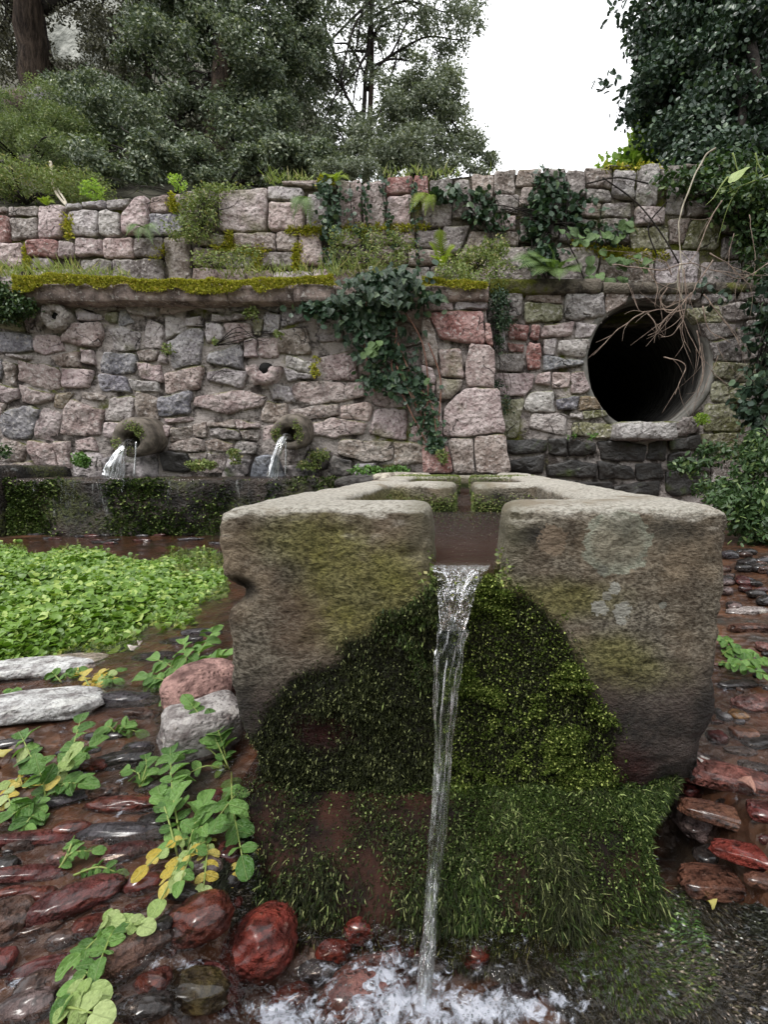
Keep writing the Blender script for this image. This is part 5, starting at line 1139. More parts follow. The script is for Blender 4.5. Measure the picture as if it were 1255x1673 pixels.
for k in range(34):
    y = rr.uniform(1110, 1660); x = rr.uniform(-40, 340); cobble(x, y, rr.uniform(8, 22), rr.uniform(6, 13), rr.uniform(0, 30), rr.choice(['dark', 'slate', 'maroon', 'redbrown', 'brown', 'brown']), seed=900 + k)
for k in range(26):   # stones at the base of the far wall
    y = rr.uniform(872, 890); x = rr.uniform(0, 360); cobble(x, y, rr.uniform(16, 34), rr.uniform(4, 8), 0, rr.choice(['dark', 'slate', 'maroon']), seed=1100 + k)
def rock(px, py, w, h, ang, col, label, box=.5, flat=.5, rise=.5, tiltx=0, tilty=0, rough=1.2):
    o = cobble(px, py, w, h, ang, 'grey', None, 'rock', box, rise, False, None, flat); o.color = (*col, 1); o.rotation_euler[0] += tiltx; o.rotation_euler[1] += tilty
    o.data = rock_mesh('rock', *(np.array(o.dimensions) / 2 if o.dimensions[0] > 0 else (w, h, h)), int(px), mdry, box, 4, rough) if False else o.data
    return tag(o, label, 'rock')
rock(72, 1092, 165, 50, 22, (.56, .56, .55), 'flat pale grey slab of rock against the edge of the watercress', .85, .22, .7, 0, 0)
rock(52, 1160, 195, 80, 24, (.50, .50, .49), 'flat pale slab with a wet dark rim, lower of the two white slabs', .7, .28, .6)
rock(335, 1150, 130, 120, 8, (.40, .24, .21), 'rounded dusty pink rock leaning on the trough side', .25, .7, .75)
rock(330, 1212, 108, 118, 35, (.40, .375, .36), 'angular pale grey rock below the pink one, beside the trough', 1.1, .75, .75)
for px, py, Y, a, b, c, col, lb in [(655, 781, 2.95, .17, .10, .035, (.50, .46, .38), 'pale worn stone lying on the back left rim of the trough'), (590, 790, 3.2, .16, .1, .05, (.09, .085, .08), 'dark lumpy stones between basin end and trough')]:
    o = link('rock', rock_mesh('rock', a, b, c, int(px), mdry, .5)); o.location = P(px, py, Y); o.color = (*col, 1); tag(o, lb, 'rock')
# bark scraps and dry leaves lying about
def scrap(px, py, w, h, ang, col, label):
    q = GP(px, py, .012); s = (q[1] * cP + (EYE - q[2]) * sP) / F; n = 10; V = []; 
    for i in range(n):
        a = 2 * math.pi * i / n; r = 1 - .25 * abs(math.sin(2 * a)); x, y = math.cos(a) * w / 2 * s * r, math.sin(a) * h / 2 * s * 1.3 * r; V.append((x, y, .006 * math.cos(2 * a)))
    V.append((0, 0, .004)); V2 = V + [(x, y, z - .0012) for x, y, z in V]
    fs = [(i, (i + 1) % n, n) for i in range(n)] + [((i + 1) % n + n + 1, i + n + 1, 2 * n + 1) for i in range(n)]
    mb = MB(); mb.add(V2, fs); o = link('fallen_leaf', mb.mesh('fallen_leaf', M['yellow'] if col == 'y' else mdry)); o.location = q + [0, 0, .012]; o.rotation_euler = (.3, .1, math.radians(ang)); o.color = (.55, .5, .45, 1) if col == 'w' else (.32, .17, .13, 1)
    return tag(o, label, 'fallen leaf')
scrap(1150, 1255, 22, 34, 20, 'w', 'pale curled leaf upright on the broken brick by the plinth'); scrap(1222, 1290, 34, 26, 50, 'p', 'pinkish curled leaf on the far end of the broken brick')
scrap(218, 1064, 20, 9, 0, 'w', 'small white leaf scrap floating beyond the sprigs'); scrap(229, 1056, 10, 7, 0, 'w', 'tiny white petal beside the floating leaf scrap'); scrap(815, 1466, 20, 26, 60, 'y', 'yellow green leaf stuck on the hanging moss'); scrap(1163, 1487, 18, 12, 20, 'y', 'small yellow leaf on the black algae')
scrap(5, 1238, 30, 12, 10, 'y', 'yellow leaf floating by the bottom of the white slab')
# ================================================================ BANK, CLIFF
def bank(X, Y):
    zt = 2.42 + .11 * np.clip(X + 2, -2, 4); L = sst(-.8, -4.2, X) if False else 1 - sst(-4.6, -1.0, X)
    p = np.stack([X, Y, X * 0], -1)
    return zt - .12 + np.clip(Y - 4.35, 0, 9) * (.95 * L - .02) + .25 * fbm(p, .9, 3, 2) * sst(4.6, 5.5, Y) - 6 * sst(16, 40, Y) * (1 - L)
me, _ = grid_mesh('bank', np.concatenate([np.linspace(-40, -8, 30)[:-1], np.linspace(-8, 8, 90)[:-1], np.linspace(8, 40, 20)]), np.concatenate([np.linspace(4.14, 10, 60)[:-1], np.linspace(10, 60, 30)]), bank, M['soil'])
tag(link('bank', me), kind='structure')
def cliff(X, Y):
    p = np.stack([X, Y, X * 0], -1); return 3 + 16 * sst(12.5, 16, Y + .25 * X + 2.2) * (1 - sst(-11, -6.5, X)) + 1.6 * fbm(p, .35, 4, 12)
me, _ = grid_mesh('cliff', np.linspace(-50, -2, 90), np.linspace(9.5, 34, 60), cliff, mat_simple('pale_cliff_rock', (.10, .105, .09), (.42, .42, .38), .9, .95, 1, .3))
tag(link('cliff', me), kind='structure')

def sky_blocking_hillside(X, Y):  # unseen slope added behind the camera to block frontal sky light
    p = np.stack([X, Y, X * 0], -1); r = np.hypot(X * .8, Y + 0.0); return -.5 + 12 * sst(4.5, 26, r + 1.2 * fbm(p, .25, 3, 4)) + .7 * fbm(p, .5, 3, 14)
me, _ = grid_mesh('sky_blocking_hillside', np.linspace(-45, 45, 90), np.linspace(-45, -3.5, 50), sky_blocking_hillside, mat_simple('blocking_slope', (.02, .03, .015), (.09, .11, .05), .8, .95, 1, .3))
tag(link('sky_blocking_hillside', me), kind='structure')
# ================================================================ FOLIAGE HELPERS
def unit(v): return v / (np.linalg.norm(v, axis=-1, keepdims=True) + 1e-9)
def leaf_quads(Pc, size, aspect, rng, up=.5, out=None, droop=0.0, kind='quad'):
    n = len(Pc); nrm = unit(rng.normal(0, 1, (n, 3)) + np.array([0, -.25, up]) + (0 if out is None else out * .9)); d = unit(np.cross(nrm, rng.normal(0, 1, (n, 3)))); d[:, 2] -= droop; d = unit(d); s = unit(np.cross(nrm, d))
    S = np.asarray(size)[:, None] * np.ones((n, 1)); W = S * aspect
    if kind == 'quad':
        V = np.stack([Pc, Pc + d * S * .5 + s * W * .5 + nrm * S * .07, Pc + d * S, Pc + d * S * .5 - s * W * .5 + nrm * S * .07], 1).reshape(-1, 3)
        return V, np.arange(n)[:, None] * 4 + np.array([[0, 1, 2, 3]])
    r = [Pc, Pc + d * S * .22 + s * W * .42, Pc + d * S * .68 + s * W * .46 + nrm * S * .05, Pc + d * S + nrm * S * .0, Pc + d * S * .68 - s * W * .46 + nrm * S * .05, Pc + d * S * .22 - s * W * .42]
    V = np.stack(r, 1).reshape(-1, 3); b = np.arange(n)[:, None] * 6
    return V, np.concatenate([b + np.array([[0, 1, 2, 3]]), b + np.array([[0, 3, 4, 5]])])
def cloud_points(blobs, n, rng, per=28, cr=.16, shell=.55, lump=0):
    w = np.array([b[6] * (b[3] * b[4] * b[5]) ** .67 for b in blobs]); w /= w.sum(); nc = max(1, n // per); k = rng.choice(len(blobs), nc, p=w)
    B = np.array([b[:6] for b in blobs]); u = unit(rng.normal(0, 1, (nc, 3))); r = (shell + (1 - shell) * rng.random((nc, 1))) ** .8 * (.75 + .33 * rng.random((nc, 1)))
    c = B[k, :3] + u * r * B[k, 3:6]
    if lump and nc > 60:       # boughs: gather the clusters on the upper sides of a few rounded masses
        nl = max(6, nc // lump); li = rng.choice(nc, nl, replace=False); LC = c[li]; lr = B[k[li], 3:6].mean(1) * rng.uniform(.30, .52, nl)
        j = rng.integers(0, nl, nc); uu = unit(rng.normal(0, 1, (nc, 3)) + [0, -.25, .45]); c = LC[j] + uu * lr[j][:, None] * [1, 1, .62] * (.7 + .3 * rng.random((nc, 1)))
    m = rng.random(nc) * .8 + .6
    pts = np.repeat(c, per, 0); rad = np.repeat(m * cr, per)[:, None]; q = unit(rng.normal(0, 1, (len(pts), 3))); pts = pts + q * rad * rng.random((len(pts), 1)) ** .45 * [1, 1, .75]
    return pts, q, c
def BL(px, py, Y, rx, ry, rd=None, w=1.0):
    c = P(px, py, Y); s = Y / F; return (c[0], c[1], c[2], rx * s, (rd if rd else (rx + ry) / 2 * s), ry * s, w)
def crown(name, blobs, n, size, aspect, mat, parent, seed, per=28, cr=.16, shell=.55, up=.5, droop=.1, kind='quad', lump=0):
    rng = np.random.default_rng(seed); pts, q, c = cloud_points(blobs, n, rng, per, cr, shell, lump)
    V, Qd = leaf_quads(pts, rng.uniform(size[0], size[1], len(pts)), aspect, rng, up, q, droop, kind)
    o = kid(name, mesh_np(name, V, Qd, None, mat, False), parent); o['kind'] = 'stuff'; return c
def limbs(mb, root, targets, r0, rng, wig=.12, n=6):
    root = np.asarray(root, float)
    for t in targets:
        t = np.asarray(t, float); L = np.linalg.norm(t - root); m1 = root + (t - root) * .35 + rng.normal(0, wig * L * .4, 3) + [0, 0, .08 * L]; m2 = root + (t - root) * .7 + rng.normal(0, wig * L * .4, 3)
        mb.tube(spline([root, m1, m2, t], 4), np.linspace(r0, r0 * .15, 13), n)
def tree(label, base, top, r0, blobs, n, size, aspect, mat, seed, lean=(0, 0), group=None, **kw):
    rng = np.random.default_rng(seed); base = np.asarray(base, float); top = np.asarray(top, float); e = empty('tree', tuple(base), label, 'tree', group)
    mb = MB(); mid = (base + top) / 2 + rng.normal(0, .08, 3); tp = spline([base - [0, 0, .5], base, mid, top], 6); mb.tube(tp, np.interp(np.linspace(0, 1, len(tp)), [0, .3, .45, 1], [r0 * 1.8, r0 * 1.25, r0, r0 * .5]), 12)
    V = np.array(mb.v); V = V + .05 * r0 * 4 * fbm(V, 4, 3, seed)[:, None] * [1, 1, 0]; mb.v = [tuple(v) for v in V]
    kid('trunk', mb.mesh('trunk', M['bark']), e)
    c = crown('crown', blobs, n, size, aspect, mat, e, seed, **kw)
    mb = MB(); ms = [np.array(b[:3]) for b in blobs]
    for i, b in enumerate(ms):
        f = rng.uniform(.45, .95); rt = base + (top - base) * f; limbs(mb, rt, [b], r0 * .4, rng)
        near = c[np.argsort(((c - b) ** 2).sum(1))[:40]]; limbs(mb, b + rng.normal(0, .03, 3), near[rng.choice(len(near), min(7, len(near)), replace=False)], r0 * .12, rng, .2, 4)
    kid('limb', mb.mesh('limb', M['darkbark']), e)['kind'] = 'stuff'
    return e

# ================================================================ TREES BEHIND THE WALLS
tb = P(68, 172, 8.0)
tree('big bare brown trunk standing on the bank above pale rocks, grey foliage high up', tb, P(66, -160, 8.0), .215, [BL(10, 5, 8.2, 60, 60), BL(170, -20, 8.2, 110, 50), BL(-40, 60, 8.6, 60, 70), BL(20, 95, 9.2, 60, 40), BL(60, -120, 8, 160, 70)], 15000, (.045, .075), .5, M['oak_brown'], 101)
tree('brownish tree with thin drooping sprays between the big trunk and the dark oak', P(235, 300, 7.8), P(215, -60, 8.2), .07, [BL(150, 60, 8.6, 60, 60), BL(200, 90, 8.2, 60, 80), BL(250, 150, 8.0, 60, 70), BL(270, 40, 8.4, 60, 80), BL(160, 170, 8.6, 60, 40), BL(330, 240, 7.6, 70, 50)], 20000, (.04, .065), .42, M['oak_brown'], 102, droop=.4, cr=.10, lump=16)
tree('large dark holm oak with a dense rounded crown in the middle of the wood', P(340, 330, 7.2), P(370, 40, 7.4), .17,
     [BL(300, 40, 7.6, 80, 70), BL(400, 30, 7.4, 90, 80), BL(340, 130, 7.2, 110, 80), BL(430, 120, 7.4, 80, 70), BL(280, 200, 7.0, 90, 60), BL(380, 225, 6.8, 80, 50), BL(250, 110, 7.5, 60, 60), BL(460, 190, 7.4, 60, 60), BL(340, -60, 7.5, 140, 60), BL(450, 255, 6.9, 60, 40), BL(480, 60, 7.6, 50, 70)], 80000, (.036, .062), .55, M['oak'], 103, per=40, cr=.13, shell=.35, lump=22)
tree('tall open tree with twisting bare branches against the white sky', P(596, 330, 8.6), P(606, -60, 8.8), .055,
     [BL(520, 40, 8.8, 60, 60, None, .6), BL(590, 30, 8.8, 70, 40, None, .6), BL(660, 30, 8.8, 60, 50, None, .7), BL(735, 60, 8.8, 55, 40, None, .8), BL(560, 130, 8.8, 60, 50, None, .5), BL(640, 120, 8.8, 50, 40, None, .5), BL(760, 15, 9, 40, 40, None, .6), BL(700, 100, 8.8, 50, 34, None, .7), BL(510, 200, 8.6, 50, 50, None, .7), BL(480, 110, 8.8, 50, 50), BL(540, 90, 8.8, 50, 60), BL(470, 170, 8.5, 40, 50), BL(500, 245, 7.8, 50, 30), BL(560, 220, 8.2, 40, 40), BL(620, -60, 9, 160, 50)], 40000, (.04, .068), .5, M['oak_grey'], 104, per=16, cr=.10, lump=16)
e4 = bpy.data.objects['tree.003']; mb = MB()
for c, r in [([(596, 300), (590, 200), (602, 110), (612, 20), (608, -40)], .05), ([(592, 210), (556, 130), (545, 70), (520, 10), (500, -30)], .03), ([(600, 150), (640, 95), (700, 62), (770, 78)], .028), ([(596, 225), (636, 150), (652, 90), (655, 40)], .025),
             ([(566, 150), (530, 110), (490, 125), (450, 130)], .022), ([(640, 95), (670, 40), (720, 10)], .018), ([(590, 250), (560, 210), (530, 190), (505, 215)], .02), ([(610, 190), (660, 165), (700, 150), (730, 120)], .018)]:
    q = np.array(spline([P(a, b, 8.75) for a, b in c], 7)); q = q + .09 * np.stack([fbm(q, 2.2, 2, 1), fbm(q, 2.2, 2, 2), fbm(q, 2.2, 2, 3)], 1); mb.tube(q, np.linspace(r, r * .3, len(q)), 6)
kid('branch', mb.mesh('branch', M['darkbark']), e4)['kind'] = 'stuff'
tree('dense grey green tree low against the sky, its right side trailing off over the wall', P(675, 330, 7.2), P(690, 130, 7.4), .07,
     [BL(690, 165, 7.4, 60, 46), BL(640, 215, 7.2, 60, 50), BL(715, 225, 7.2, 60, 60), BL(600, 255, 7.0, 60, 36), BL(760, 265, 7.0, 40, 30, None, .6), BL(680, 270, 6.9, 80, 30), BL(790, 255, 7.2, 26, 44, None, .35), BL(745, 190, 7.3, 30, 46, None, .5)], 36000, (.036, .06), .5, M['oak_grey'], 105, per=26, cr=.10, lump=18)
tree('very dark ivy covered tree leaning over the right end of the wall', P(1200, 330, 5.2), P(1190, -80, 5.6), .26,
     [BL(1190, 20, 5.6, 90, 90, None, 1.3), BL(1110, 70, 5.5, 70, 80), BL(1090, 170, 5.3, 60, 60), BL(1170, 150, 5.3, 90, 80, None, 1.4), BL(1150, 230, 5.0, 90, 50), BL(1250, 100, 5.2, 60, 110), BL(1240, 230, 4.8, 60, 60), BL(1060, 10, 5.6, 40, 40, None, .7), BL(1290, 200, 5, 60, 120), BL(1045, 150, 5.3, 30, 40, None, .4), BL(1200, 285, 4.5, 90, 40, None, 1.5), BL(1140, 262, 4.6, 50, 26, None, 1.2), BL(1050, 95, 5.4, 26, 30, None, .5)], 80000, (.028, .055), .75, M['darkivy'], 106, per=16, cr=.13, kind='hex', lump=20)
# the same trees go on above the frame
for nm, bl, n, mt, sd in (('tree.002', [BL(300, -230, 7.6, 260, 130), BL(420, -480, 7.4, 260, 160), BL(200, -600, 7, 260, 160)], 16000, 'oak', 401), ('tree', [BL(0, -260, 8, 220, 150), BL(-100, -500, 8, 260, 160)], 9000, 'oak_brown', 402), ('tree.005', [BL(1230, -190, 5.5, 140, 120), BL(1300, -400, 5.4, 160, 160)], 9000, 'darkivy', 403)):
    if nm in bpy.data.objects: crown('upper_crown', bl, n, (.10, .17), .6, M[mt], bpy.data.objects[nm], sd, per=24, cr=.3, shell=.3)
# loose sprays that hang free at the edge of the dark tree
e = bpy.data.objects['tree.005'] if 'tree.005' in bpy.data.objects else None
crown('hanging_spray', [BL(1008, 135, 5.3, 22, 22, .1, 1), BL(1018, 20, 5.5, 30, 30, .1, 1), BL(990, 158, 5.3, 10, 8, .05, 1), BL(1035, 190, 5.3, 16, 20, .1, 1)], 130, (.06, .10), .6, M['darkivy'], e, 206, per=3, cr=.1, kind='hex')
def shrub(name, label, cat, blobs, n, size, asp, mat, seed, group=None, stems=5, **kw):
    b0 = np.array(blobs[0][:3]) - [0, 0, blobs[0][5] * .95]; e = empty(name, tuple(b0), label, cat, group); rng = np.random.default_rng(seed)
    c = crown('foliage', blobs, n, size, asp, mat, e, seed, **kw)
    mb = MB(); limbs(mb, b0, c[rng.choice(len(c), min(stems * len(blobs), len(c)), replace=False)], max(.004, blobs[0][3] * .03), rng, .15, 5); kid('stem', mb.mesh('stem', M['darkbark']), e)
    return e
shrub('bush', 'bright yellow green shrub, between the sky and the dark ivied tree', 'bush', [BL(1062, 235, 5.6, 26, 40), BL(1045, 262, 5.5, 40, 20), BL(1000, 268, 5.5, 22, 16, None, .3), BL(1085, 262, 5.4, 30, 24)], 2600, (.05, .085), .65, M['bright'], 301, per=10, cr=.08, kind='hex')
shrub('bush', 'pale yellow green broom bush on the bank below the big trunk', 'bush', [BL(50, 230, 6.6, 80, 60), BL(130, 260, 6.3, 60, 60), BL(0, 190, 7, 60, 50), BL(90, 205, 6.8, 50, 34), BL(150, 215, 6.6, 30, 30)], 42000, (.028, .05), .30, M['broom'], 302, per=30, cr=.08, lump=18, up=1.0, stems=2)
shrub('bush', 'olive brown low bush along the wall top under the pale broom bush', 'bush', [BL(40, 300, 5.3, 70, 30), BL(130, 310, 5.2, 50, 24), BL(-40, 290, 5.5, 50, 40)], 14000, (.022, .042), .35, M['herb'], 303, per=24, cr=.09)
shrub('bush', 'dark green thicket between broom bush and the holm oak', 'bush', [BL(170, 180, 7.4, 70, 50), BL(225, 240, 6.6, 70, 60), BL(180, 280, 6.0, 50, 40), BL(270, 285, 5.8, 60, 34), BL(110, 165, 7.8, 50, 26)], 36000, (.035, .058), .5, M['oak'], 304, per=28, cr=.10, lump=18)
shrub('bush', 'blackish undergrowth in the shade beneath the holm oak', 'bush', [BL(370, 285, 6.2, 60, 26), BL(450, 280, 6.0, 60, 26), BL(520, 275, 6.0, 50, 22), BL(330, 270, 6.3, 60, 30)], 18000, (.035, .06), .5, M['oak'], 305, per=26, cr=.09, lump=18)
shrub('bush', 'soft grey green mound on the wall top left of the grey green tree', 'bush', [BL(545, 282, 5.6, 36, 16), BL(590, 276, 5.6, 30, 12)], 6000, (.02, .036), .45, M['oak_grey'], 306, per=20, cr=.06)
shrub('bush', 'leafy bush hanging over the rocks beyond the trough corner, right of the dark wet wall', 'bush', [BL(1215, 830, 2.7, 50, 40), BL(1260, 780, 2.8, 50, 60), BL(1190, 800, 3.0, 34, 18), BL(1250, 860, 2.6, 50, 30), BL(1160, 795, 3.2, 26, 14, None, .5), BL(1310, 820, 2.7, 50, 70), BL(1235, 740, 3.0, 30, 40, None, .7)], 9000, (.022, .046), .42, M['bush'], 307, per=14, cr=.07, kind='hex', droop=.3)
shrub('bush', 'pale leaved brambles at the right edge over the upper wall', 'bush', [BL(1215, 330, 3.9, 50, 26, .2), BL(1240, 400, 3.85, 30, 60, .2, .6), BL(1160, 310, 4.0, 50, 20, .15, .8), BL(1110, 295, 4.02, 40, 16, .15, .7), BL(1200, 290, 4.1, 70, 34, .2, 1), BL(1240, 350, 3.9, 40, 50, .2, 1)], 4800, (.03, .06), .55, M['bush'], 308, per=8, cr=.08, kind='hex', droop=.3)
shrub('ivy_plant', 'dark ivy sheet hanging down the shaded wall at the right edge', 'ivy', [BL(1240, 560, 3.55, 26, 60, .12, .5), BL(1255, 480, 3.6, 30, 60, .12, .6), BL(1235, 660, 3.5, 28, 50, .12, .8), BL(1170, 480, 3.72, 26, 20, .06, .25), BL(1300, 560, 3.5, 50, 180, .2, 1)], 1800, (.035, .07), .85, M['darkivy'], 309, per=8, cr=.08, kind='hex', droop=.4)
shrub('bush', 'low green plants creeping at the foot of the wall under the culvert', 'bush', [BL(1130, 760, 3.3, 30, 12), BL(1165, 740, 3.4, 30, 20, None, .6)], 500, (.03, .05), .5, M['bush'], 310, per=8, cr=.05, kind='hex')
# pale rocks on the bank by the big trunk
for px, py, Y, a, b, c, col, lb in [(38, 172, 7.6, .20, .15, .17, (.16, .11, .10), 'brown hollow looking rock on the bank left of the big trunk'), (66, 166, 7.5, .17, .12, .16, (.34, .33, .33), 'pale grey rock at the foot of the big trunk')]:
    o = link('rock', rock_mesh('rock', a, b, c, int(px), mdry, .5)); o.location = P(px, py, Y); o.color = (*col, 1); tag(o, lb, 'rock')
mb = MB(); mb.tube(spline([P(82, 265, 5.6), P(86, 300, 5.3), P(96, 322, 5.0), P(112, 340, 4.6)], 5), [.016] * 10 + [.012] * 6, 6); mb.tube(spline([P(86, 298, 5.3), P(104, 325, 4.9), P(108, 335, 4.7)], 5), .01, 5)
tag(link('dead_branch', mb.mesh('dead_branch', M['paletwig'])), 'bleached forked dead branch leaning on the wall top under the broom bush', 'dead branch')

# ================================================================ LEAF PROTOTYPES
def leaf_proto(name, outline, mat, cup=.12, curl=.25, wave=.03):
    """a leaf blade as a small curved grid; outline = half width at stations from base to tip"""
    ny, nx = 9, 6; ys_ = [p[1] for p in outline]; xs_ = [abs(p[0]) for p in outline]; o_ = np.argsort(ys_, kind='stable'); ys_ = np.array(ys_)[o_]; xs_ = np.array(xs_)[o_]; V = []
    for j in range(ny + 1):
        y = ys_[0] + (ys_[-1] - ys_[0]) * j / ny; w = np.interp(y, ys_, xs_)
        for i in range(nx + 1):
            u = i / nx * 2 - 1; x = u * w; V.append((x, y - .06 * abs(u) * (1 - y), cup * abs(x) ** 1.2 * 1.5 - curl * y * y + wave * math.sin(9 * y + 3 * u) * abs(u)))
    q = [(j * (nx + 1) + i, j * (nx + 1) + i + 1, (j + 1) * (nx + 1) + i + 1, (j + 1) * (nx + 1) + i) for j in range(ny) for i in range(nx)]
    return mesh_np(name, V, q, None, mat)
def ivy_outline(k=0): return [[(.06, 0), (.34, .05), (.50, .20), (.34, .36), (.42, .48), (.18, .66), (.09, .85), (0, 1.0)], [(.08, 0), (.36, .10), (.46, .26), (.30, .42), (.26, .66), (0, 1.0)], [(.05, 0), (.30, .06), (.44, .16), (.40, .40), (.22, .70), (0, .95)]][k]
def oval_outline(): return [(.03, 0), (.20, .10), (.32, .30), (.35, .52), (.30, .75), (.20, .90), (.05, 1.0)]
def round_outline(): return [(.16, 0), (.36, .10), (.48, .32), (.48, .60), (.34, .85), (.10, 1.0)]
IVY = [leaf_proto('leaf', ivy_outline(k), M['ivy'], .35, .15) for k in range(3)]
IVYS = IVY
CRESS = [leaf_proto('leaf', oval_outline(), M['sprig'], c) for c in (.25, -.2, .5)]
CRESS_Y = [leaf_proto('leaf', oval_outline(), M['yellow'], .1)]; CRESS_P = [leaf_proto('leaf', round_outline(), M['palegreen'], .12)]
NAVEL = [leaf_proto('leaf', round_outline(), M['navel'], .2)]
def place_leaf(me, parent, pos, tip, nrm, size, rnd):
    t = Vector(tip).normalized(); n = Vector(nrm).normalized(); s = t.cross(n); 
    if s.length < 1e-3: s = Vector((1, 0, 0))
    s.normalize(); n = s.cross(t).normalized()
    o = link('leaf', me, parent); m = Matrix((s, t, n)).transposed().to_4x4(); m = Matrix.Translation(Vector(pos) - parent.location) @ m @ Matrix.Scale(size, 4); o.matrix_basis = m; return o
def wall_leaves(e, protos, spots, Y, size, rnd, depth=.10, tipdir=(0, -.1, -1.0), spread=.8):
    """spots: (px, py, rx, ry, n, layer)"""
    for (px, py, rx, ry, n, lay) in spots:
        for _ in range(n):
            a = rnd.uniform(0, 2 * math.pi); r = math.sqrt(rnd.random()); x, y = px + rx * r * math.cos(a), py + ry * r * math.sin(a)
            yy = (Y(x, y) if callable(Y) else Y) - rnd.uniform(.01, depth * lay); pos = P(x, y, yy)
            tip = (tipdir[0] + rnd.gauss(0, spread), tipdir[1] + rnd.gauss(0, .25) - .1, tipdir[2] + rnd.gauss(0, .35)); nr = (rnd.gauss(0, .35), -1.0, .55 + rnd.gauss(0, .35))
            place_leaf(rnd.choice(protos), e, pos, tip, nr, rnd.uniform(*size), rnd)
def vines(e, curves, rad, mat, Y, name='stem'):
    mb = MB()
    for c in curves: mb.tube(spline([P(x, y, (Y(x, y) if callable(Y) else Y)) for x, y in c], 4), rad, 5)
    kid(name, mb.mesh(name, mat), e)

wy_ = lambda x, y: (LY - .02 if y < 494 else (3.69 if x < 700 else 3.60))
rnd = random.Random(31)
ivy = empty('ivy_plant', tuple(P(640, 470, 3.5)), 'dark glossy ivy spilling over the mossy ledge down the middle of the rubble wall', 'ivy')
wall_leaves(ivy, IVY, [(630, 462, 58, 22, 62, 1.6), (600, 495, 76, 20, 56, 1.6), (660, 455, 36, 24, 24, 1.6), (590, 528, 52, 24, 44, 1.3), (520, 500, 34, 10, 12, 1), (605, 560, 40, 20, 24, 1), (668, 552, 34, 20, 12, .8), (612, 600, 28, 26, 20, .8),
                  (660, 588, 30, 20, 10, .8), (650, 640, 30, 16, 10, .7), (705, 490, 22, 8, 6, .8), (570, 470, 24, 22, 12, 1)], wy_, (.040, .070), rnd)
rg = np.random.default_rng(77); sp = [(690, 650, 26, 26), (697, 690, 24, 26), (676, 622, 20, 16), (640, 575, 30, 20), (560, 505, 60, 20), (630, 470, 60, 26), (612, 620, 24, 22), (712, 725, 14, 14)]
pts = np.concatenate([np.array([P(a + rg.normal(0, c * .5), b + rg.normal(0, d * .5), 3.62 if b > 494 else 3.52) for _ in range(110)]) for a, b, c, d in sp])
V, Qd = leaf_quads(pts, rg.uniform(.028, .05, len(pts)), .8, rg, .5, np.tile([0, -1.2, 0], (len(pts), 1)), .4, 'hex')
kid('small_leaves', mesh_np('small_leaves', V, Qd, None, M['ivy_s'], False), ivy)['kind'] = 'stuff'
pts = np.concatenate([np.array([P(a + rg.normal(0, c * .5), b + rg.normal(0, d * .5), 3.60 if b > 494 else 3.54) for _ in range(k)]) for a, b, c, d, k in [(640, 462, 56, 22, 200), (600, 500, 90, 18, 170), (600, 530, 50, 22, 120), (530, 500, 50, 12, 50), (620, 570, 36, 24, 60), (700, 485, 30, 10, 24), (655, 620, 30, 24, 50)]])
V, Qd = leaf_quads(pts, rg.uniform(.038, .066, len(pts)), .95, rg, .5, np.tile([0, -1.2, 0], (len(pts), 1)), .4, 'hex')
kid('inner_leaves', mesh_np('inner_leaves', V, Qd, None, M['ivy_s'], False), ivy)['kind'] = 'stuff'
vines(ivy, [[(640, 470), (648, 540), (640, 600), (665, 660), (700, 730)], [(655, 500), (690, 560), (700, 640), (690, 700)], [(600, 480), (595, 560), (612, 640)], [(650, 560), (675, 620), (705, 660), (715, 720)], [(655, 600), (690, 680)], [(648, 598), (684, 672)], [(700, 560), (720, 620), (716, 700)]], .005, M['redstem'], 3.62)
def strand(label, curves, n, size, Y=4.06, mat='ivy_s', seed=1, w=5):
    rg = np.random.default_rng(seed); e = empty('ivy_strand', tuple(P(*curves[0][0], Y)), label, 'ivy', 'thin ivy strands on the upper wall'); pts = []
    for c in curves:
        s = np.array(spline([np.array([a, b, 0.]) for a, b in c], 6)); L = len(s)
        for _ in range(n):
            q = s[rg.integers(L)]; pts.append(P(q[0] + rg.normal(0, w), q[1] + rg.normal(0, 5), Y - rg.uniform(.01, .06)))
    pts = np.array(pts); V, Qd = leaf_quads(pts, rg.uniform(size[0], size[1], len(pts)), .85, rg, .4, np.tile([0, -1.3, 0], (len(pts), 1)), .5, 'hex')
    kid('foliage', mesh_np('foliage', V, Qd, None, M[mat], False), e)['kind'] = 'stuff'; vines(e, curves, .004, M['darkbark'], Y)
    return e
strand('thick ivy strand with moss beside the pale upright stone of the upper wall', [[(533, 296), (535, 350), (538, 400), (543, 440)], [(528, 305), (545, 330), (540, 380)]], 150, (.025, .05), seed=2, w=8)
strand('thin ivy string left of the twin strings on the upper wall', [[(572, 300), (575, 350), (590, 390)]], 40, (.02, .04), seed=3, w=3)
strand('longest ivy string hanging from wall top to ledge through the tall pink blocks', [[(592, 298), (597, 340), (603, 390), (610, 430)]], 90, (.022, .042), seed=4, w=4)
strand('ivy string just right of the longest string', [[(625, 298), (627, 330), (636, 370), (648, 425)]], 90, (.022, .042), seed=5, w=4)
strand('ivy string beside the red stone near the small fern', [[(674, 296), (675, 330), (680, 380), (686, 430)]], 70, (.022, .04), seed=6, w=5)
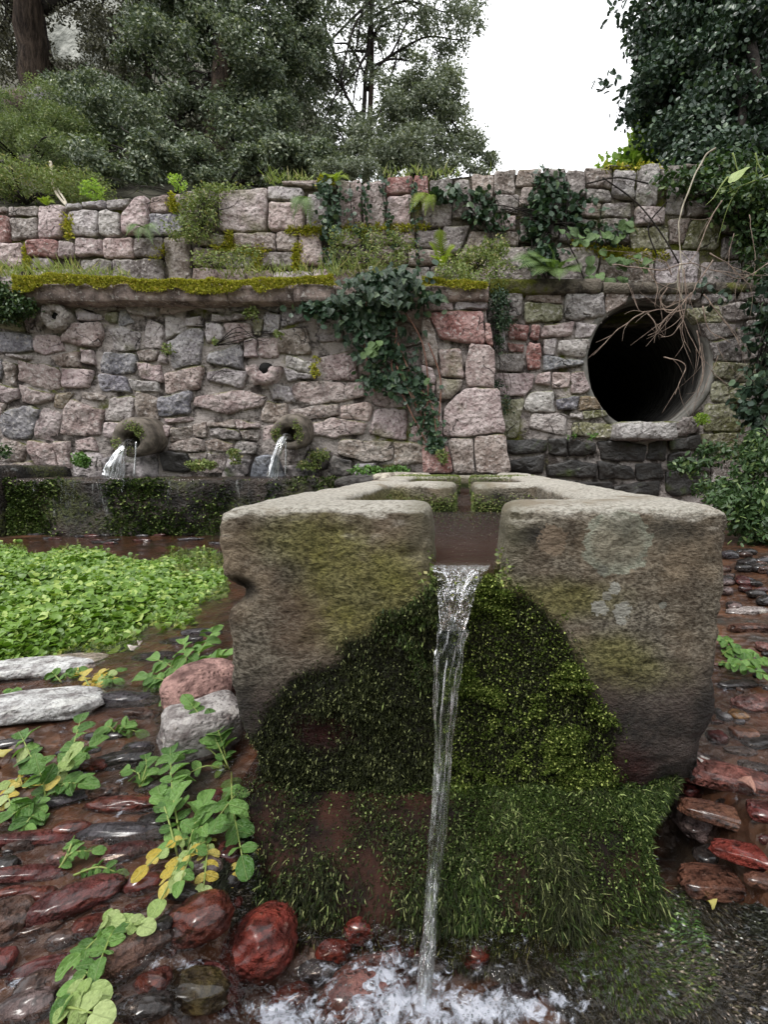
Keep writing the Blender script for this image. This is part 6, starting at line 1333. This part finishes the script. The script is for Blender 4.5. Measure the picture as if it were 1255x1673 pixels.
e = shrub('ivy_plant', 'shaded ivy clump with twining stems over the upper wall above the fern', 'ivy', [BL(905, 330, 4.06, 34, 34, .06, 1), BL(880, 365, 4.05, 24, 34, .06, 1), BL(900, 300, 4.06, 30, 20, .05, .8), BL(960, 350, 4.06, 30, 40, .05, .4), BL(775, 330, 4.06, 40, 20, .05, .6), BL(800, 360, 4.06, 36, 20, .05, .5), BL(1000, 385, 4.05, 30, 20, .05, .5), BL(890, 420, 4.0, 26, 24, .06, .8), BL(730, 315, 4.07, 30, 16, .05, .6)], 1500, (.03, .06), .85, M['ivy_s'], 311, per=7, cr=.07, kind='hex', droop=.4, up=.3)
vines(e, [[(930, 300), (925, 380), (945, 430), (960, 470)], [(855, 360), (870, 400), (850, 440)], [(760, 330), (800, 380), (815, 420)], [(985, 290), (1040, 330), (1080, 380), (1110, 430)], [(900, 380), (880, 420), (895, 460)], [(960, 300), (1010, 290), (1060, 300)], [(1090, 330), (1060, 370), (1075, 420)]], .006, M['darkbark'], 4.04, 'twining_stem')
rnd = random.Random(8); e = empty('pennywort_plant', tuple(P(1000, 400, 4)), 'round leaved plants between ivy and yellow moss on the upper right wall', 'plant')
wall_leaves(e, NAVEL, [(1000, 378, 20, 12, 7, 1), (930, 375, 16, 8, 4, 1), (960, 385, 26, 14, 8, 1), (995, 425, 40, 12, 12, 1), (1040, 425, 30, 10, 8, 1), (970, 455, 30, 10, 9, 1), (1010, 455, 12, 8, 4, 1), (1035, 365, 14, 8, 4, 1)], 4.02, (.045, .08), rnd, .08, (0, -.3, -.6))
e = empty('pennywort_plant', tuple(P(610, 575, 3.6)), 'few pale lime green leaves glowing at the lower edge of the ivy', 'plant')
wall_leaves(e, NAVEL, [(604, 572, 14, 9, 7, 1), (615, 560, 16, 6, 4, 1), (700, 618, 5, 4, 2, 1)], 3.58, (.04, .065), rnd, .06, (0, -.3, -.6))

# ================================================================ FERNS, GRASS AND HERBS ON THE WALLS
def fern(label, root, tips, mat, pin=.045, Y0=None, n=16):
    e = empty('fern', tuple(root), label, 'fern'); rng = np.random.default_rng(int(abs(root[0]) * 100) + 5)
    for t in tips:
        t = np.asarray(t, float); r = np.asarray(root, float); m = (r + t) / 2 + [0, -.03, .35 * np.linalg.norm(t - r) * .5]; s = np.array(spline([r, m, t], 12)); V = []; Qd = []
        mb = MB(); mb.tube(s, .0025, 4)
        L = len(s)
        for i in range(3, L):
            f = i / (L - 1); ln = pin * math.sin(math.pi * min(1, f * .9 + .12)) * 1.15; d = unit(s[i] - s[i - 1])[None][0]; nr = unit(np.array([0, -.7, .7])); sd = unit(np.cross(d, nr))
            for sg in (-1, 1):
                for k in range(5):     # pinnules
                    a = s[i] + (sd * sg * .9 + d * .45) * ln * (k + .5) / 5; w = ln * .17 * (1 - k / 6); q = unit(d + sd * sg * .3); b = len(mb.v)
                    mb.add([a - sd * sg * ln * .1, a + q * w, a + sd * sg * ln * .13, a - q * w], [(0, 1, 2, 3)])
        kid('frond', mb.mesh('frond', M[mat], False), e)
    return e
fern('big soft light green fern drooping from the dark lintel above the culvert wall', P(905, 452, 3.9), [P(830, 428, 3.7), P(860, 415, 3.72), P(900, 405, 3.75), P(940, 425, 3.7), P(950, 445, 3.68), P(870, 452, 3.6), P(915, 458, 3.58), P(885, 428, 3.6), P(845, 440, 3.62)], 'fern', .085)
fern('yellow green upright fern on the ledge below the mossy gap of the upper wall', P(722, 440, 3.95), [P(718, 372, 3.85), P(700, 395, 3.82), P(745, 400, 3.85), P(735, 418, 3.8), P(705, 420, 3.8)], 'fern_y', .05)
fern('fern tuft growing from the upper wall left of the pale upright stone', P(502, 325, 4.08), [P(478, 360, 3.95), P(484, 335, 3.98), P(508, 372, 3.95), P(475, 345, 3.95), P(500, 350, 3.92)], 'fern', .05)
fern('bright yellow fern on the wall top above the thick ivy strand', P(548, 302, 4.15), [P(525, 285, 4.05), P(560, 282, 4.05), P(572, 295, 4.0), P(540, 290, 4.0)], 'fern_y', .04)
fern('small fern hanging from the upper wall right of the ivy strings', P(700, 318, 4.08), [P(680, 335, 3.98), P(708, 345, 3.98), P(668, 350, 3.96), P(695, 352, 3.95)], 'fern_y', .045)
fern('dark drooping fern under the white patch of the upper wall', P(238, 372, 4.08), [P(205, 385, 3.95), P(225, 395, 3.95), P(250, 400, 3.95), P(210, 378, 3.98), P(262, 385, 3.96)], 'fern', .045)
fern('tiny yellow fern on the wall top near the dead branch', P(78, 338, 4.15), [P(68, 325, 4.1), P(82, 322, 4.1), P(90, 332, 4.1)], 'fern_y', .03)
def tuft(label, px, py, Y, wpx, hpx, n, mat='grass', name='grass_tuft', cat='grass', group=None, seed=0, wid=.006, droopy=.3, depth=.12):
    rng = np.random.default_rng(seed + int(px)); c = P(px, py, Y); s = Y / F; e = empty(name, tuple(c), label, cat, group)
    p = c + np.stack([rng.uniform(-wpx / 2, wpx / 2, n) * s, rng.uniform(-depth, depth * .3, n), rng.uniform(-.01, .01, n)], 1)
    D = np.stack([rng.normal(0, .7, n), rng.normal(-.3, .5, n), np.full(n, 1.0)], 1); L = rng.uniform(.2, 1.0, n) * hpx * s * .8
    kid('blades', blades('blades', p, D, unit(np.stack([rng.normal(0, 1, n), -np.ones(n), rng.normal(0, .3, n)], 1)), L, rng.uniform(wid * .6, wid * 1.2, n), M[mat], droopy, rng), e)['kind'] = 'stuff'
    return e
tuft('pale grass on the ledge at the far end over the ring stone', 100, 452, 3.9, 90, 40, 170, seed=1)
tuft('long light grass at the edge of the picture beside the ledge end', 15, 452, 3.8, 60, 40, 150, seed=2)
tuft('green grass on the ledge in front of the low grey blocks', 180, 455, 3.85, 80, 26, 120, seed=3)
tuft('tall grass below the brown flat block of the upper wall', 400, 452, 3.95, 70, 36, 90, seed=4)
tuft('grass and herbs at the foot of the long ivy strings', 585, 452, 3.95, 120, 44, 150, seed=5)
tuft('short grass by the yellow moss between upright blocks', 480, 450, 3.95, 70, 30, 80, seed=6)
tuft('grass tuft on the wall top beside the yellow fern', 475, 300, 4.2, 70, 22, 120, seed=7)
tuft('thin grass on the bare stretch of wall top under the white sky', 865, 283, 4.2, 150, 22, 50, seed=8, wid=.004)
tuft('grass fringe on the wall top in front of the grey green tree', 690, 292, 4.2, 120, 22, 140, seed=9)
def herb(label, blobs, n, seed, mat='herb', size=(.014, .028), asp=.6, cr=.05, per=10, name='herb', cat='plant', **kw): return shrub(name, label, cat, blobs, n, size, asp, M[mat], seed, per=per, cr=cr, kind='quad', stems=4, **kw)
herb('straggly flowering bush hanging down the upper wall beside the red and pink blocks', [BL(325, 345, 4.0, 34, 30, .10), BL(345, 318, 4.05, 26, 16, .08), BL(300, 375, 3.98, 30, 16, .08), BL(370, 308, 4.1, 40, 8, .08, .6), BL(320, 385, 3.95, 26, 10, .06, .5)], 3120, 401)
herb('low herbs on the ledge under the brown pitted block', [BL(350, 425, 3.9, 40, 12, .08, .6), BL(400, 415, 3.95, 24, 16, .06, .5)], 1040, 402)
herb('leafy herbs on the ledge between the long ivy strings and the ferns', [BL(560, 400, 3.95, 26, 26, .08, .8), BL(600, 385, 3.98, 26, 20, .06, .5), BL(640, 400, 3.95, 40, 20, .08, .8), BL(610, 425, 3.9, 60, 14, .08, .8)], 2100, 403)
herb('bushy olive herb covering the ledge end over the buttress', [BL(775, 425, 3.85, 40, 18, .12), BL(810, 405, 3.9, 26, 16, .1), BL(745, 445, 3.75, 34, 14, .1), BL(815, 440, 3.7, 20, 20, .06, .8), BL(780, 455, 3.65, 26, 10, .06, .7)], 3250, 404)
herb('small leaved creeper trailing down the crack beside the buttress', [BL(815, 490, 3.7, 14, 18, .06), BL(822, 525, 3.72, 14, 20, .06), BL(815, 560, 3.74, 8, 14, .05, .6), BL(815, 630, 3.75, 5, 12, .04, .7), BL(826, 660, 3.75, 6, 16, .04, .5)], 1500, 405, 'ivy_s')
herb('dense green plant spilling round the broken end of the ledge', [BL(15, 480, 3.6, 26, 18, .12), BL(38, 500, 3.6, 20, 14, .1), BL(5, 510, 3.6, 24, 16, .1), BL(-30, 490, 3.6, 30, 30, .1)], 3000, 406, 'bush', (.02, .036))
for i, (lb, bl, n, mt) in enumerate([
    ('small bright plant at the foot of the wall just beside the fan of water', [BL(133, 752, 3.62, 14, 12, .05)], 500, 'sprig'), ('yellow green herbs in the basin corner under the dark course', [BL(330, 760, 3.62, 26, 8, .05)], 600, 'herb'),
    ('green tuft on the wall foot right of the herbs', [BL(383, 745, 3.62, 10, 14, .04)], 300, 'herb'), ('plants growing at the water level right of the narrow jet', [BL(520, 745, 3.62, 20, 12, .05), BL(505, 760, 3.6, 18, 8, .05)], 700, 'herb'),
    ('row of low cress along the wall foot behind the trough', [BL(600, 768, 3.6, 34, 7, .05), BL(650, 768, 3.6, 22, 6, .05)], 800, 'sprig'), ('small grass in the buttress foot joint', [BL(722, 745, 3.56, 8, 16, .04)], 200, 'herb'),
    ('tiny fern weed on the big hexagon stone edge', [BL(273, 570, 3.66, 7, 14, .03)], 140, 'herb'), ('little weed under the ledge over the slanting pale stones', [BL(410, 512, 3.66, 12, 12, .03)], 220, 'herb'),
    ('small weed in the joint above the drain stone', [BL(350, 560, 3.66, 6, 5, .03), BL(452, 545, 3.66, 6, 5, .03)], 120, 'herb'), ('yellowish moss weed in the joint right of the drain', [BL(515, 598, 3.68, 6, 22, .03)], 200, 'ymoss'),
    ('weed on the left end step by the picture edge', [BL(4, 735, 3.3, 12, 14, .05)], 200, 'bush'), ('heart leaved weeds under the mossy stones of the culvert wall', [BL(935, 715, 3.75, 10, 6, .04), BL(968, 712, 3.75, 8, 6, .04)], 60, 'sprig'),
    ('bright little plant on the pipe rim beside the green stones', [BL(1148, 685, 3.72, 12, 10, .05)], 240, 'bright'), ('green weed on the wall top near the holm oak', [BL(290, 300, 4.3, 14, 14, .06), BL(150, 310, 4.5, 18, 16, .08)], 700, 'bright'),
    ('mossy tuft on the ledge rocks left behind the trough', [BL(600, 786, 3.35, 40, 5, .08), BL(560, 788, 3.3, 20, 4, .05)], 900, 'hmoss')]):
    herb(lb, bl, n, 420 + i, mt, (.012, .03) if mt != 'sprig' else (.016, .032), .6 if mt != 'hmoss' else .3, cr=.02, per=8)

# yellow moss on the ledge and green moss in the joints
def moss_strip(label, pts, n, Y, hh, mat, seed, L=(.008, .02)):
    rng = np.random.default_rng(seed); a = np.array(pts, float); seg = rng.random(n) * (len(a) - 1); i = seg.astype(int); f = (seg - i)[:, None]; q = a[i] * (1 - f) + a[i + 1] * f
    thick = np.clip(.72 + 0.7 * fbm(np.stack([q[:, 0] / 40, q[:, 0] * 0, q[:, 0] * 0], 1), 1, 3, seed), .0, 1.3)
    dz = rng.random(n) ** 1.4 * thick * hh - 3; top = rng.random(n) < .35
    yy = Y - rng.uniform(0, .02, n); px, py = q[:, 0], q[:, 1] + dz
    A = np.array([P(x, y, Yy) for x, y, Yy in zip(px, py, yy)]); A[top, 1] += rng.uniform(0, .2, top.sum()); A[:, 2] += .018 * fbm(A, 9, 2, 7); A[:, 1] -= .015 * np.abs(fbm(A, 12, 2, 17))
    e = empty('ledge_moss', tuple(A.mean(0)), label, 'moss'); e['kind'] = 'stuff'
    D = np.stack([rng.normal(0, .5, n), -.5 + rng.normal(0, .3, n), .35 + rng.normal(0, .6, n)], 1)
    kid('moss_cushion', blades('moss_cushion', A, D, np.tile([0, -1., .3], (n, 1)), rng.uniform(*L, n), rng.uniform(.004, .009, n), M[mat], .4, rng), e)['kind'] = 'stuff'
moss_strip('thick yellow green moss draped over the front of the stone ledge', [(22, 455), (60, 453), (180, 458), (300, 461), (400, 461), (545, 455)], 26000, LY - .012, 24, 'ymoss', 61)
moss_strip('yellow moss on the ledge end over the buttress', [(690, 458), (760, 463), (796, 466)], 4000, LY - .012, 14, 'ymoss', 62)
rng = np.random.default_rng(66); jm = empty('joint_moss', tuple(P(400, 350, 4)), 'yellow green moss filling joints of the upper wall', 'moss'); jm['kind'] = 'stuff'; pts = []
for (x0, y0, x1, y1, n) in [(45, 400, 45, 440, 260), (110, 355, 112, 390, 160), (282, 322, 284, 345, 260), (375, 385, 380, 405, 300), (485, 400, 486, 445, 360), (350, 405, 440, 412, 400), (420, 440, 424, 400, 300), (500, 375, 545, 378, 400), (560, 375, 700, 372, 500), (250, 420, 275, 405, 200), (940, 400, 1050, 430, 700), (1000, 410, 1090, 420, 600), (470, 376, 520, 380, 200), (520, 300, 545, 300, 300), (980, 275, 1080, 272, 200)]:
    t = rng.random(n); pts += [P(x0 + (x1 - x0) * a + rng.normal(0, 4), y0 + (y1 - y0) * a + rng.normal(0, 4), 4.085) for a in t]
pts = np.array(pts); D = rng.normal(0, .6, pts.shape) + [0, -.8, 0]
kid('moss_cushion', blades('moss_cushion', pts, D, np.tile([0, -1., .2], (len(pts), 1)), rng.uniform(.015, .035, len(pts)), rng.uniform(.006, .014, len(pts)), M['ymoss'], .3, rng), jm)['kind'] = 'stuff'

# ================================================================ BARE TWIGS OVER THE CULVERT
def twigs(label, curves, rad, mat, Yf, name='bare_branch', cat='bare branch'):
    q = P(curves[0][0][0], curves[0][0][1], Yf); e = empty(name, tuple(q), label, cat)
    for c in curves:
        mb = MB(); pts = [P(p[0], p[1], Yf) for p in c]
        s = np.array(spline(pts, 7)); s = s + .012 * np.stack([fbm(s, 9, 2, 1), fbm(s, 9, 2, 2), fbm(s, 9, 2, 3)], 1); mb.tube(s, np.linspace(rad, rad * .4, len(s)) * (1 + .3 * np.abs(fbm(s, 60, 1, 5))), 5)
        rr_ = random.Random(int(c[0][0] * 3 + c[-1][1]))
        for _ in range(3 if rad < .005 else 1):
            i = rr_.randrange(2, len(s) - 1); d = s[i] - s[i - 1]; d = d / (np.linalg.norm(d) + 1e-9); sd = np.array([rr_.gauss(0, 1), rr_.gauss(0, .4), rr_.gauss(0, 1)]); L_ = rr_.uniform(.06, .22)
            q1 = s[i] + (d + sd * .5) * L_ * .5; q2 = q1 + (d + sd * .9 + [0, 0, -.3]) * L_ * .5; mb.tube(spline([s[i], q1, q2], 4), np.linspace(rad * .5, rad * .2, 9), 4)
        kid('twig', mb.mesh('twig', mat), e)
    return e
twigs('long pale dry stem arching down in front of the upper wall to the twig tangle', [[(1170, 242), (1150, 262), (1125, 310), (1110, 360), (1112, 410), (1116, 450), (1112, 490)], [(1112, 430), (1108, 470), (1120, 500)]], .006, M['paletwig'], 3.55)
twigs('tangled bare brown twigs hanging across the culvert mouth', [
    [(1165, 425), (1140, 460), (1130, 480), (1095, 500), (1055, 510)], [(1000, 432), (1080, 440), (1130, 430), (1180, 445), (1255, 450)], [(1130, 478), (1105, 505), (1080, 505), (1050, 508), (1040, 495), (1025, 462)], [(1055, 508), (1020, 530), (990, 560), (968, 582)],
    [(1108, 500), (1120, 530), (1135, 560), (1150, 590)], [(1110, 498), (1085, 525), (1075, 540), (1060, 548)], [(1112, 500), (1118, 520), (1100, 545), (1080, 550)], [(1090, 470), (1080, 490), (1090, 500), (1110, 490)], [(1160, 415), (1200, 440), (1230, 470)],
    [(1150, 480), (1180, 520), (1200, 545), (1210, 560)], [(1148, 500), (1160, 540), (1195, 560)], [(1110, 440), (1112, 480), (1105, 510)], [(1118, 440), (1122, 490), (1116, 540), (1128, 575)], [(1180, 330), (1160, 360), (1140, 410), (1118, 440)],
    [(1085, 585), (1110, 590), (1122, 600), (1108, 630), (1102, 645)], [(1060, 440), (1075, 470), (1070, 500)], [(1140, 540), (1150, 600), (1140, 650)], [(1098, 450), (1090, 430), (1070, 425), (1050, 440)], [(1255, 430), (1210, 455), (1160, 440)],
    [(1060, 512), (1072, 530), (1070, 560)], [(1120, 505), (1090, 510), (1078, 480), (1095, 462)]], .0042, M['twig'], 3.5)
twigs('thin dry roots trailing beside the pipe mouth over the green stones', [[(1148, 560), (1152, 610), (1138, 640), (1120, 660)], [(1160, 600), (1190, 630), (1215, 610), (1235, 590)], [(1170, 560), (1195, 600), (1240, 640)], [(1200, 380), (1190, 430), (1200, 470)], [(1175, 580), (1150, 640), (1135, 665)], [(1225, 350), (1235, 420), (1228, 470)]], .0022, M['twig'], 3.62)
twigs('pale green stalks poking out at the upper right over the wall', [[(1260, 285), (1220, 300), (1190, 315)], [(1198, 250), (1205, 275), (1215, 290)], [(1235, 250), (1240, 272), (1250, 285)], [(1190, 290), (1175, 310), (1165, 325)]], .006, M['stem'], 3.7)
mb = MB(); q = P(1198, 297, 3.65)
o = link('big_pale_leaf', CRESS_P[0]); o.location = q; o.scale = (.13, .14, .13); o.rotation_euler = (math.radians(60), .3, -1.2); tag(o, 'single large whitish leaf catching light on the brambles at upper right', 'leaf')

# ================================================================ WATERCRESS
def inpoly(poly, n, rng):
    poly = np.array(poly, float); lo, hi = poly.min(0), poly.max(0); out = []
    while len(out) < n:
        q = lo + rng.random((n * 2, 2)) * (hi - lo); d = polydist(q[:, 0], q[:, 1], poly) + 5 * rng.normal(0, 1, len(q)) + 30 * fbm(np.stack([q[:, 0] / 60, q[:, 1] / 30, q[:, 0] * 0], 1), 1, 3, 19); out += q[d > 0].tolist()
    return np.array(out[:n])
rng = np.random.default_rng(91)
CRP = [(-120, 905), (0, 885), (60, 905), (110, 895), (165, 890), (190, 915), (270, 912), (300, 925), (362, 915), (364, 972), (330, 985), (290, 1005), (240, 1020), (215, 1045), (170, 1055), (110, 1068), (60, 1085), (0, 1100), (-120, 1120)]
def cress_mass(poly, n, hmax, name, parent=None):
    q = inpoly(poly, n, rng); g = to_bed(q); lump = .55 + .55 * fbm(g, 5, 3, 41); edge = np.clip(polydist(q[:, 0], q[:, 1], np.array(poly, float)) / 40, .15, 1)
    h = (.3 + .7 * rng.random(n)) * hmax * lump * edge; p = g + np.stack([rng.normal(0, .01, n), rng.normal(0, .01, n), h], 1); S = .010 + .026 * rng.random(n) ** 1.6
    nr = unit(np.stack([rng.normal(0, .5, n), rng.normal(-.2, .5, n), np.full(n, 1.0)], 1)); d = unit(np.cross(nr, rng.normal(0, 1, (n, 3)))); s = unit(np.cross(nr, d)); K = 8; a = np.arange(K) / K * 2 * math.pi
    V = p[:, None, :] + S[:, None, None] * (np.cos(a)[None, :, None] * d[:, None, :] * .56 + np.sin(a)[None, :, None] * s[:, None, :] * .42 + nr[:, None, :] * (.10 * np.cos(2 * a))[None, :, None])
    V = np.concatenate([V, p[:, None, :] - nr[:, None, :] * S[:, None, None] * .06], 1).reshape(-1, 3); b = np.arange(n)[:, None, None] * (K + 1)
    T = (b + np.array([[k, (k + 1) % K, K] for k in range(K)])[None]).reshape(-1, 3)
    return mesh_np(name, V, None, T, M['cress']), g
me, g = cress_mass(CRP, 34000, .085, 'watercress')
o = tag(link('watercress_bed', me), 'broad carpet of bright green watercress growing in the stream beside the trough', 'watercress', kind='stuff')
b = blades('stalks', g[:1600], np.stack([rng.normal(0, .6, 1600), rng.normal(0, .6, 1600), np.ones(1600)], 1), np.tile([0, -1., 0], (1600, 1)), rng.uniform(.02, .045, 1600), rng.uniform(.0015, .003, 1600), M['stem'], .3, rng)
kid('stalks', b, o)['kind'] = 'stuff'
def sprig(label, stems, size, seed, mats=None, mixy=.0, name='watercress_sprig', group='single watercress sprigs in the stream', lift=.03, npair=4, protos=None):
    rnd = random.Random(seed); r0 = stems[0][0]; q0 = GP(r0[0], r0[1], .005); e = empty(name, tuple(q0), label, 'water plant', group); mb = MB()
    for st in stems:
        rt, tp = st[0], st[-1]; lf = st[2] if len(st) > 2 and not isinstance(st[2], tuple) else lift; tp = st[1]
        A = GP(rt[0], rt[1], .004); B = GP(tp[0], tp[1], lf); mid = (A + B) / 2 + [rnd.uniform(-.01, .01), 0, .010]; s = np.array(spline([A, mid, B], 7)); mb.tube(s, np.linspace(.0018, .0009, len(s)), 5)
        L = np.linalg.norm(B - A); n = st[3] if len(st) > 3 else npair; sz = size * np.linalg.norm(B - np.array([0, 0, EYE])) / F
        P_ = protos or (CRESS if rnd.random() > mixy else (CRESS_Y if rnd.random() < .5 else CRESS_P))
        n = int(n * 1.5 + .5)
        for k in range(n):
            f = .2 + .8 * k / max(1, n - .5); i = min(len(s) - 2, int(f * (len(s) - 1))); d = s[i + 1] - s[i]; d = d / (np.linalg.norm(d) + 1e-9); sd = np.cross(d, [0, -.4, 1]); sd /= np.linalg.norm(sd) + 1e-9
            for sg in (-1, 1):
                tip = sd * sg * rnd.uniform(.6, 1) + d * rnd.uniform(.1, .9) + np.array([0, 0, rnd.uniform(-.5, .5)]); pr = P_ if rnd.random() > mixy else (CRESS_Y if rnd.random() < .5 else CRESS_P)
                place_leaf(rnd.choice(pr), e, s[i], tip, (rnd.gauss(0, .5), -.4 + rnd.gauss(0, .5), 1), .74 * sz * rnd.uniform(.6, 1.2) * (1 - .25 * abs(f - .6)), rnd)
        place_leaf(rnd.choice(P_), e, B, (B - s[-3]) + np.array([0, 0, .0]), (rnd.gauss(0, .3), -.5, 1), sz * .95, rnd)
    kid('stem', mb.mesh('stem', M['stem']), e); return e
sprig('large leafy sprig against the trough side above the pink rock', [((310, 1125), (350, 1028), .05, 5), ((305, 1120), (300, 1052), .05, 4), ((300, 1125), (240, 1108), .03, 5), ((320, 1110), (362, 1072), .05, 4), ((300, 1118), (258, 1078), .04, 4), ((300, 1135), (285, 1150), .02, 3), ((330, 1100), (362, 1110), .04, 3)], 25, 1)
sprig('bushy sprig below the lower white slab with one big upright leaf', [((80, 1310), (130, 1180), .06, 4), ((85, 1300), (36, 1206), .04, 5), ((90, 1300), (148, 1220), .04, 4), ((75, 1310), (65, 1262), .05, 4), ((60, 1320), (20, 1330), .02, 5), ((90, 1290), (110, 1240), .06, 3), ((70, 1330), (35, 1355), .01, 3), ((95, 1300), (130, 1280), .03, 3)], 24, 2, mixy=.05)
sprig('tall sprig with big round leaves in front of the grey rock', [((300, 1400), (278, 1232), .05, 6), ((305, 1395), (330, 1318), .04, 3), ((290, 1400), (262, 1300), .04, 3), ((312, 1380), (335, 1350), .03, 2)], 31, 3)
sprig('drooping sprig of large pale green leaves hanging beside the mossy plinth', [((378, 1262), (395, 1398), .05, 5), ((385, 1300), (360, 1330), .05, 1)], 33, 4)
sprig('slender ladder leaved sprig leaning in front of the grey rock from the trough foot', [((375, 1258), (312, 1150), .09, 6), ((372, 1250), (350, 1180), .07, 4), ((370, 1255), (306, 1212), .04, 1), ((368, 1258), (310, 1262), .02, 1)], 24, 5)
sprig('small bright sprig on the dark stones between the bushy sprig and the tall one', [((228, 1288), (238, 1240), .03, 3), ((228, 1288), (210, 1258), .02, 2), ((228, 1288), (250, 1262), .02, 2)], 19, 6)
sprig('yellowing clump of pale and yellow leaves above the dark red cobble', [((345, 1362), (262, 1470), .03, 4), ((340, 1362), (330, 1470), .03, 4), ((335, 1365), (240, 1415), .03, 3), ((345, 1370), (295, 1440), .04, 4), ((300, 1400), (275, 1440), .03, 3)], 20, 7, mixy=.65)
sprig('little green sprig lying by the slate coloured cobble', [((95, 1420), (150, 1390), .015, 3), ((100, 1415), (115, 1375), .015, 2), ((120, 1430), (190, 1425), .008, 3)], 16, 8)
sprig('wet bright green sprig draped over the brown cobble toward the bottom edge', [((205, 1510), (165, 1565), .035, 4), ((180, 1545), (115, 1625), .03, 4), ((200, 1520), (130, 1560), .03, 3)], 24, 9)
sprig('pale translucent leaves at the top of the large brown cobble', [((165, 1530), (228, 1512), .03, 3), ((170, 1530), (178, 1505), .03, 2)], 19, 10, protos=CRESS_P)
sprig('large curled pale leaf and its stalk at the bottom edge', [((95, 1660), (140, 1625), .03, 2), ((95, 1665), (150, 1655), .03, 2)], 25, 11, protos=CRESS_P)
sprig('bright lime sprig growing beside the trough over the wet red stones', [((1170, 1082), (1250, 1102), .03, 6), ((1180, 1070), (1216, 1062), .03, 4), ((1185, 1088), (1262, 1080), .03, 4), ((1180, 1050), (1192, 1050), .03, 3)], 20, 12)
sprig('flat cluster of small leaves right of the two white slabs', [((150, 1130), (190, 1095), .02, 4), ((150, 1130), (125, 1098), .02, 4), ((150, 1130), (140, 1155), .01, 2), ((165, 1120), (185, 1110), .02, 3), ((155, 1130), (160, 1100), .02, 3)], 15, 13, mixy=.2)
sprig('tiny sprigs rooted between the two white slabs', [((100, 1115), (85, 1098), .02, 3), ((105, 1112), (125, 1095), .02, 3), ((20, 1130), (10, 1140), .01, 3)], 14, 14)
sprig('flat round leaved sprig on the dark stone above the small bright one', [((190, 1200), (210, 1182), .015, 3), ((190, 1200), (168, 1190), .015, 3), ((190, 1198), (222, 1195), .012, 2)], 18, 15)
sprig('yellow leaves drifted against the stones at the left picture edge', [((30, 1280), (5, 1305), .01, 3), ((25, 1285), (40, 1275), .01, 2), ((10, 1300), (20, 1320), .008, 2)], 14, 16, mixy=.8, protos=CRESS_Y)
sprig('last two yellow leaves under the drooping sprig', [((398, 1400), (385, 1425), .02, 1), ((415, 1400), (432, 1405), .01, 1)], 16, 17, protos=CRESS_Y)
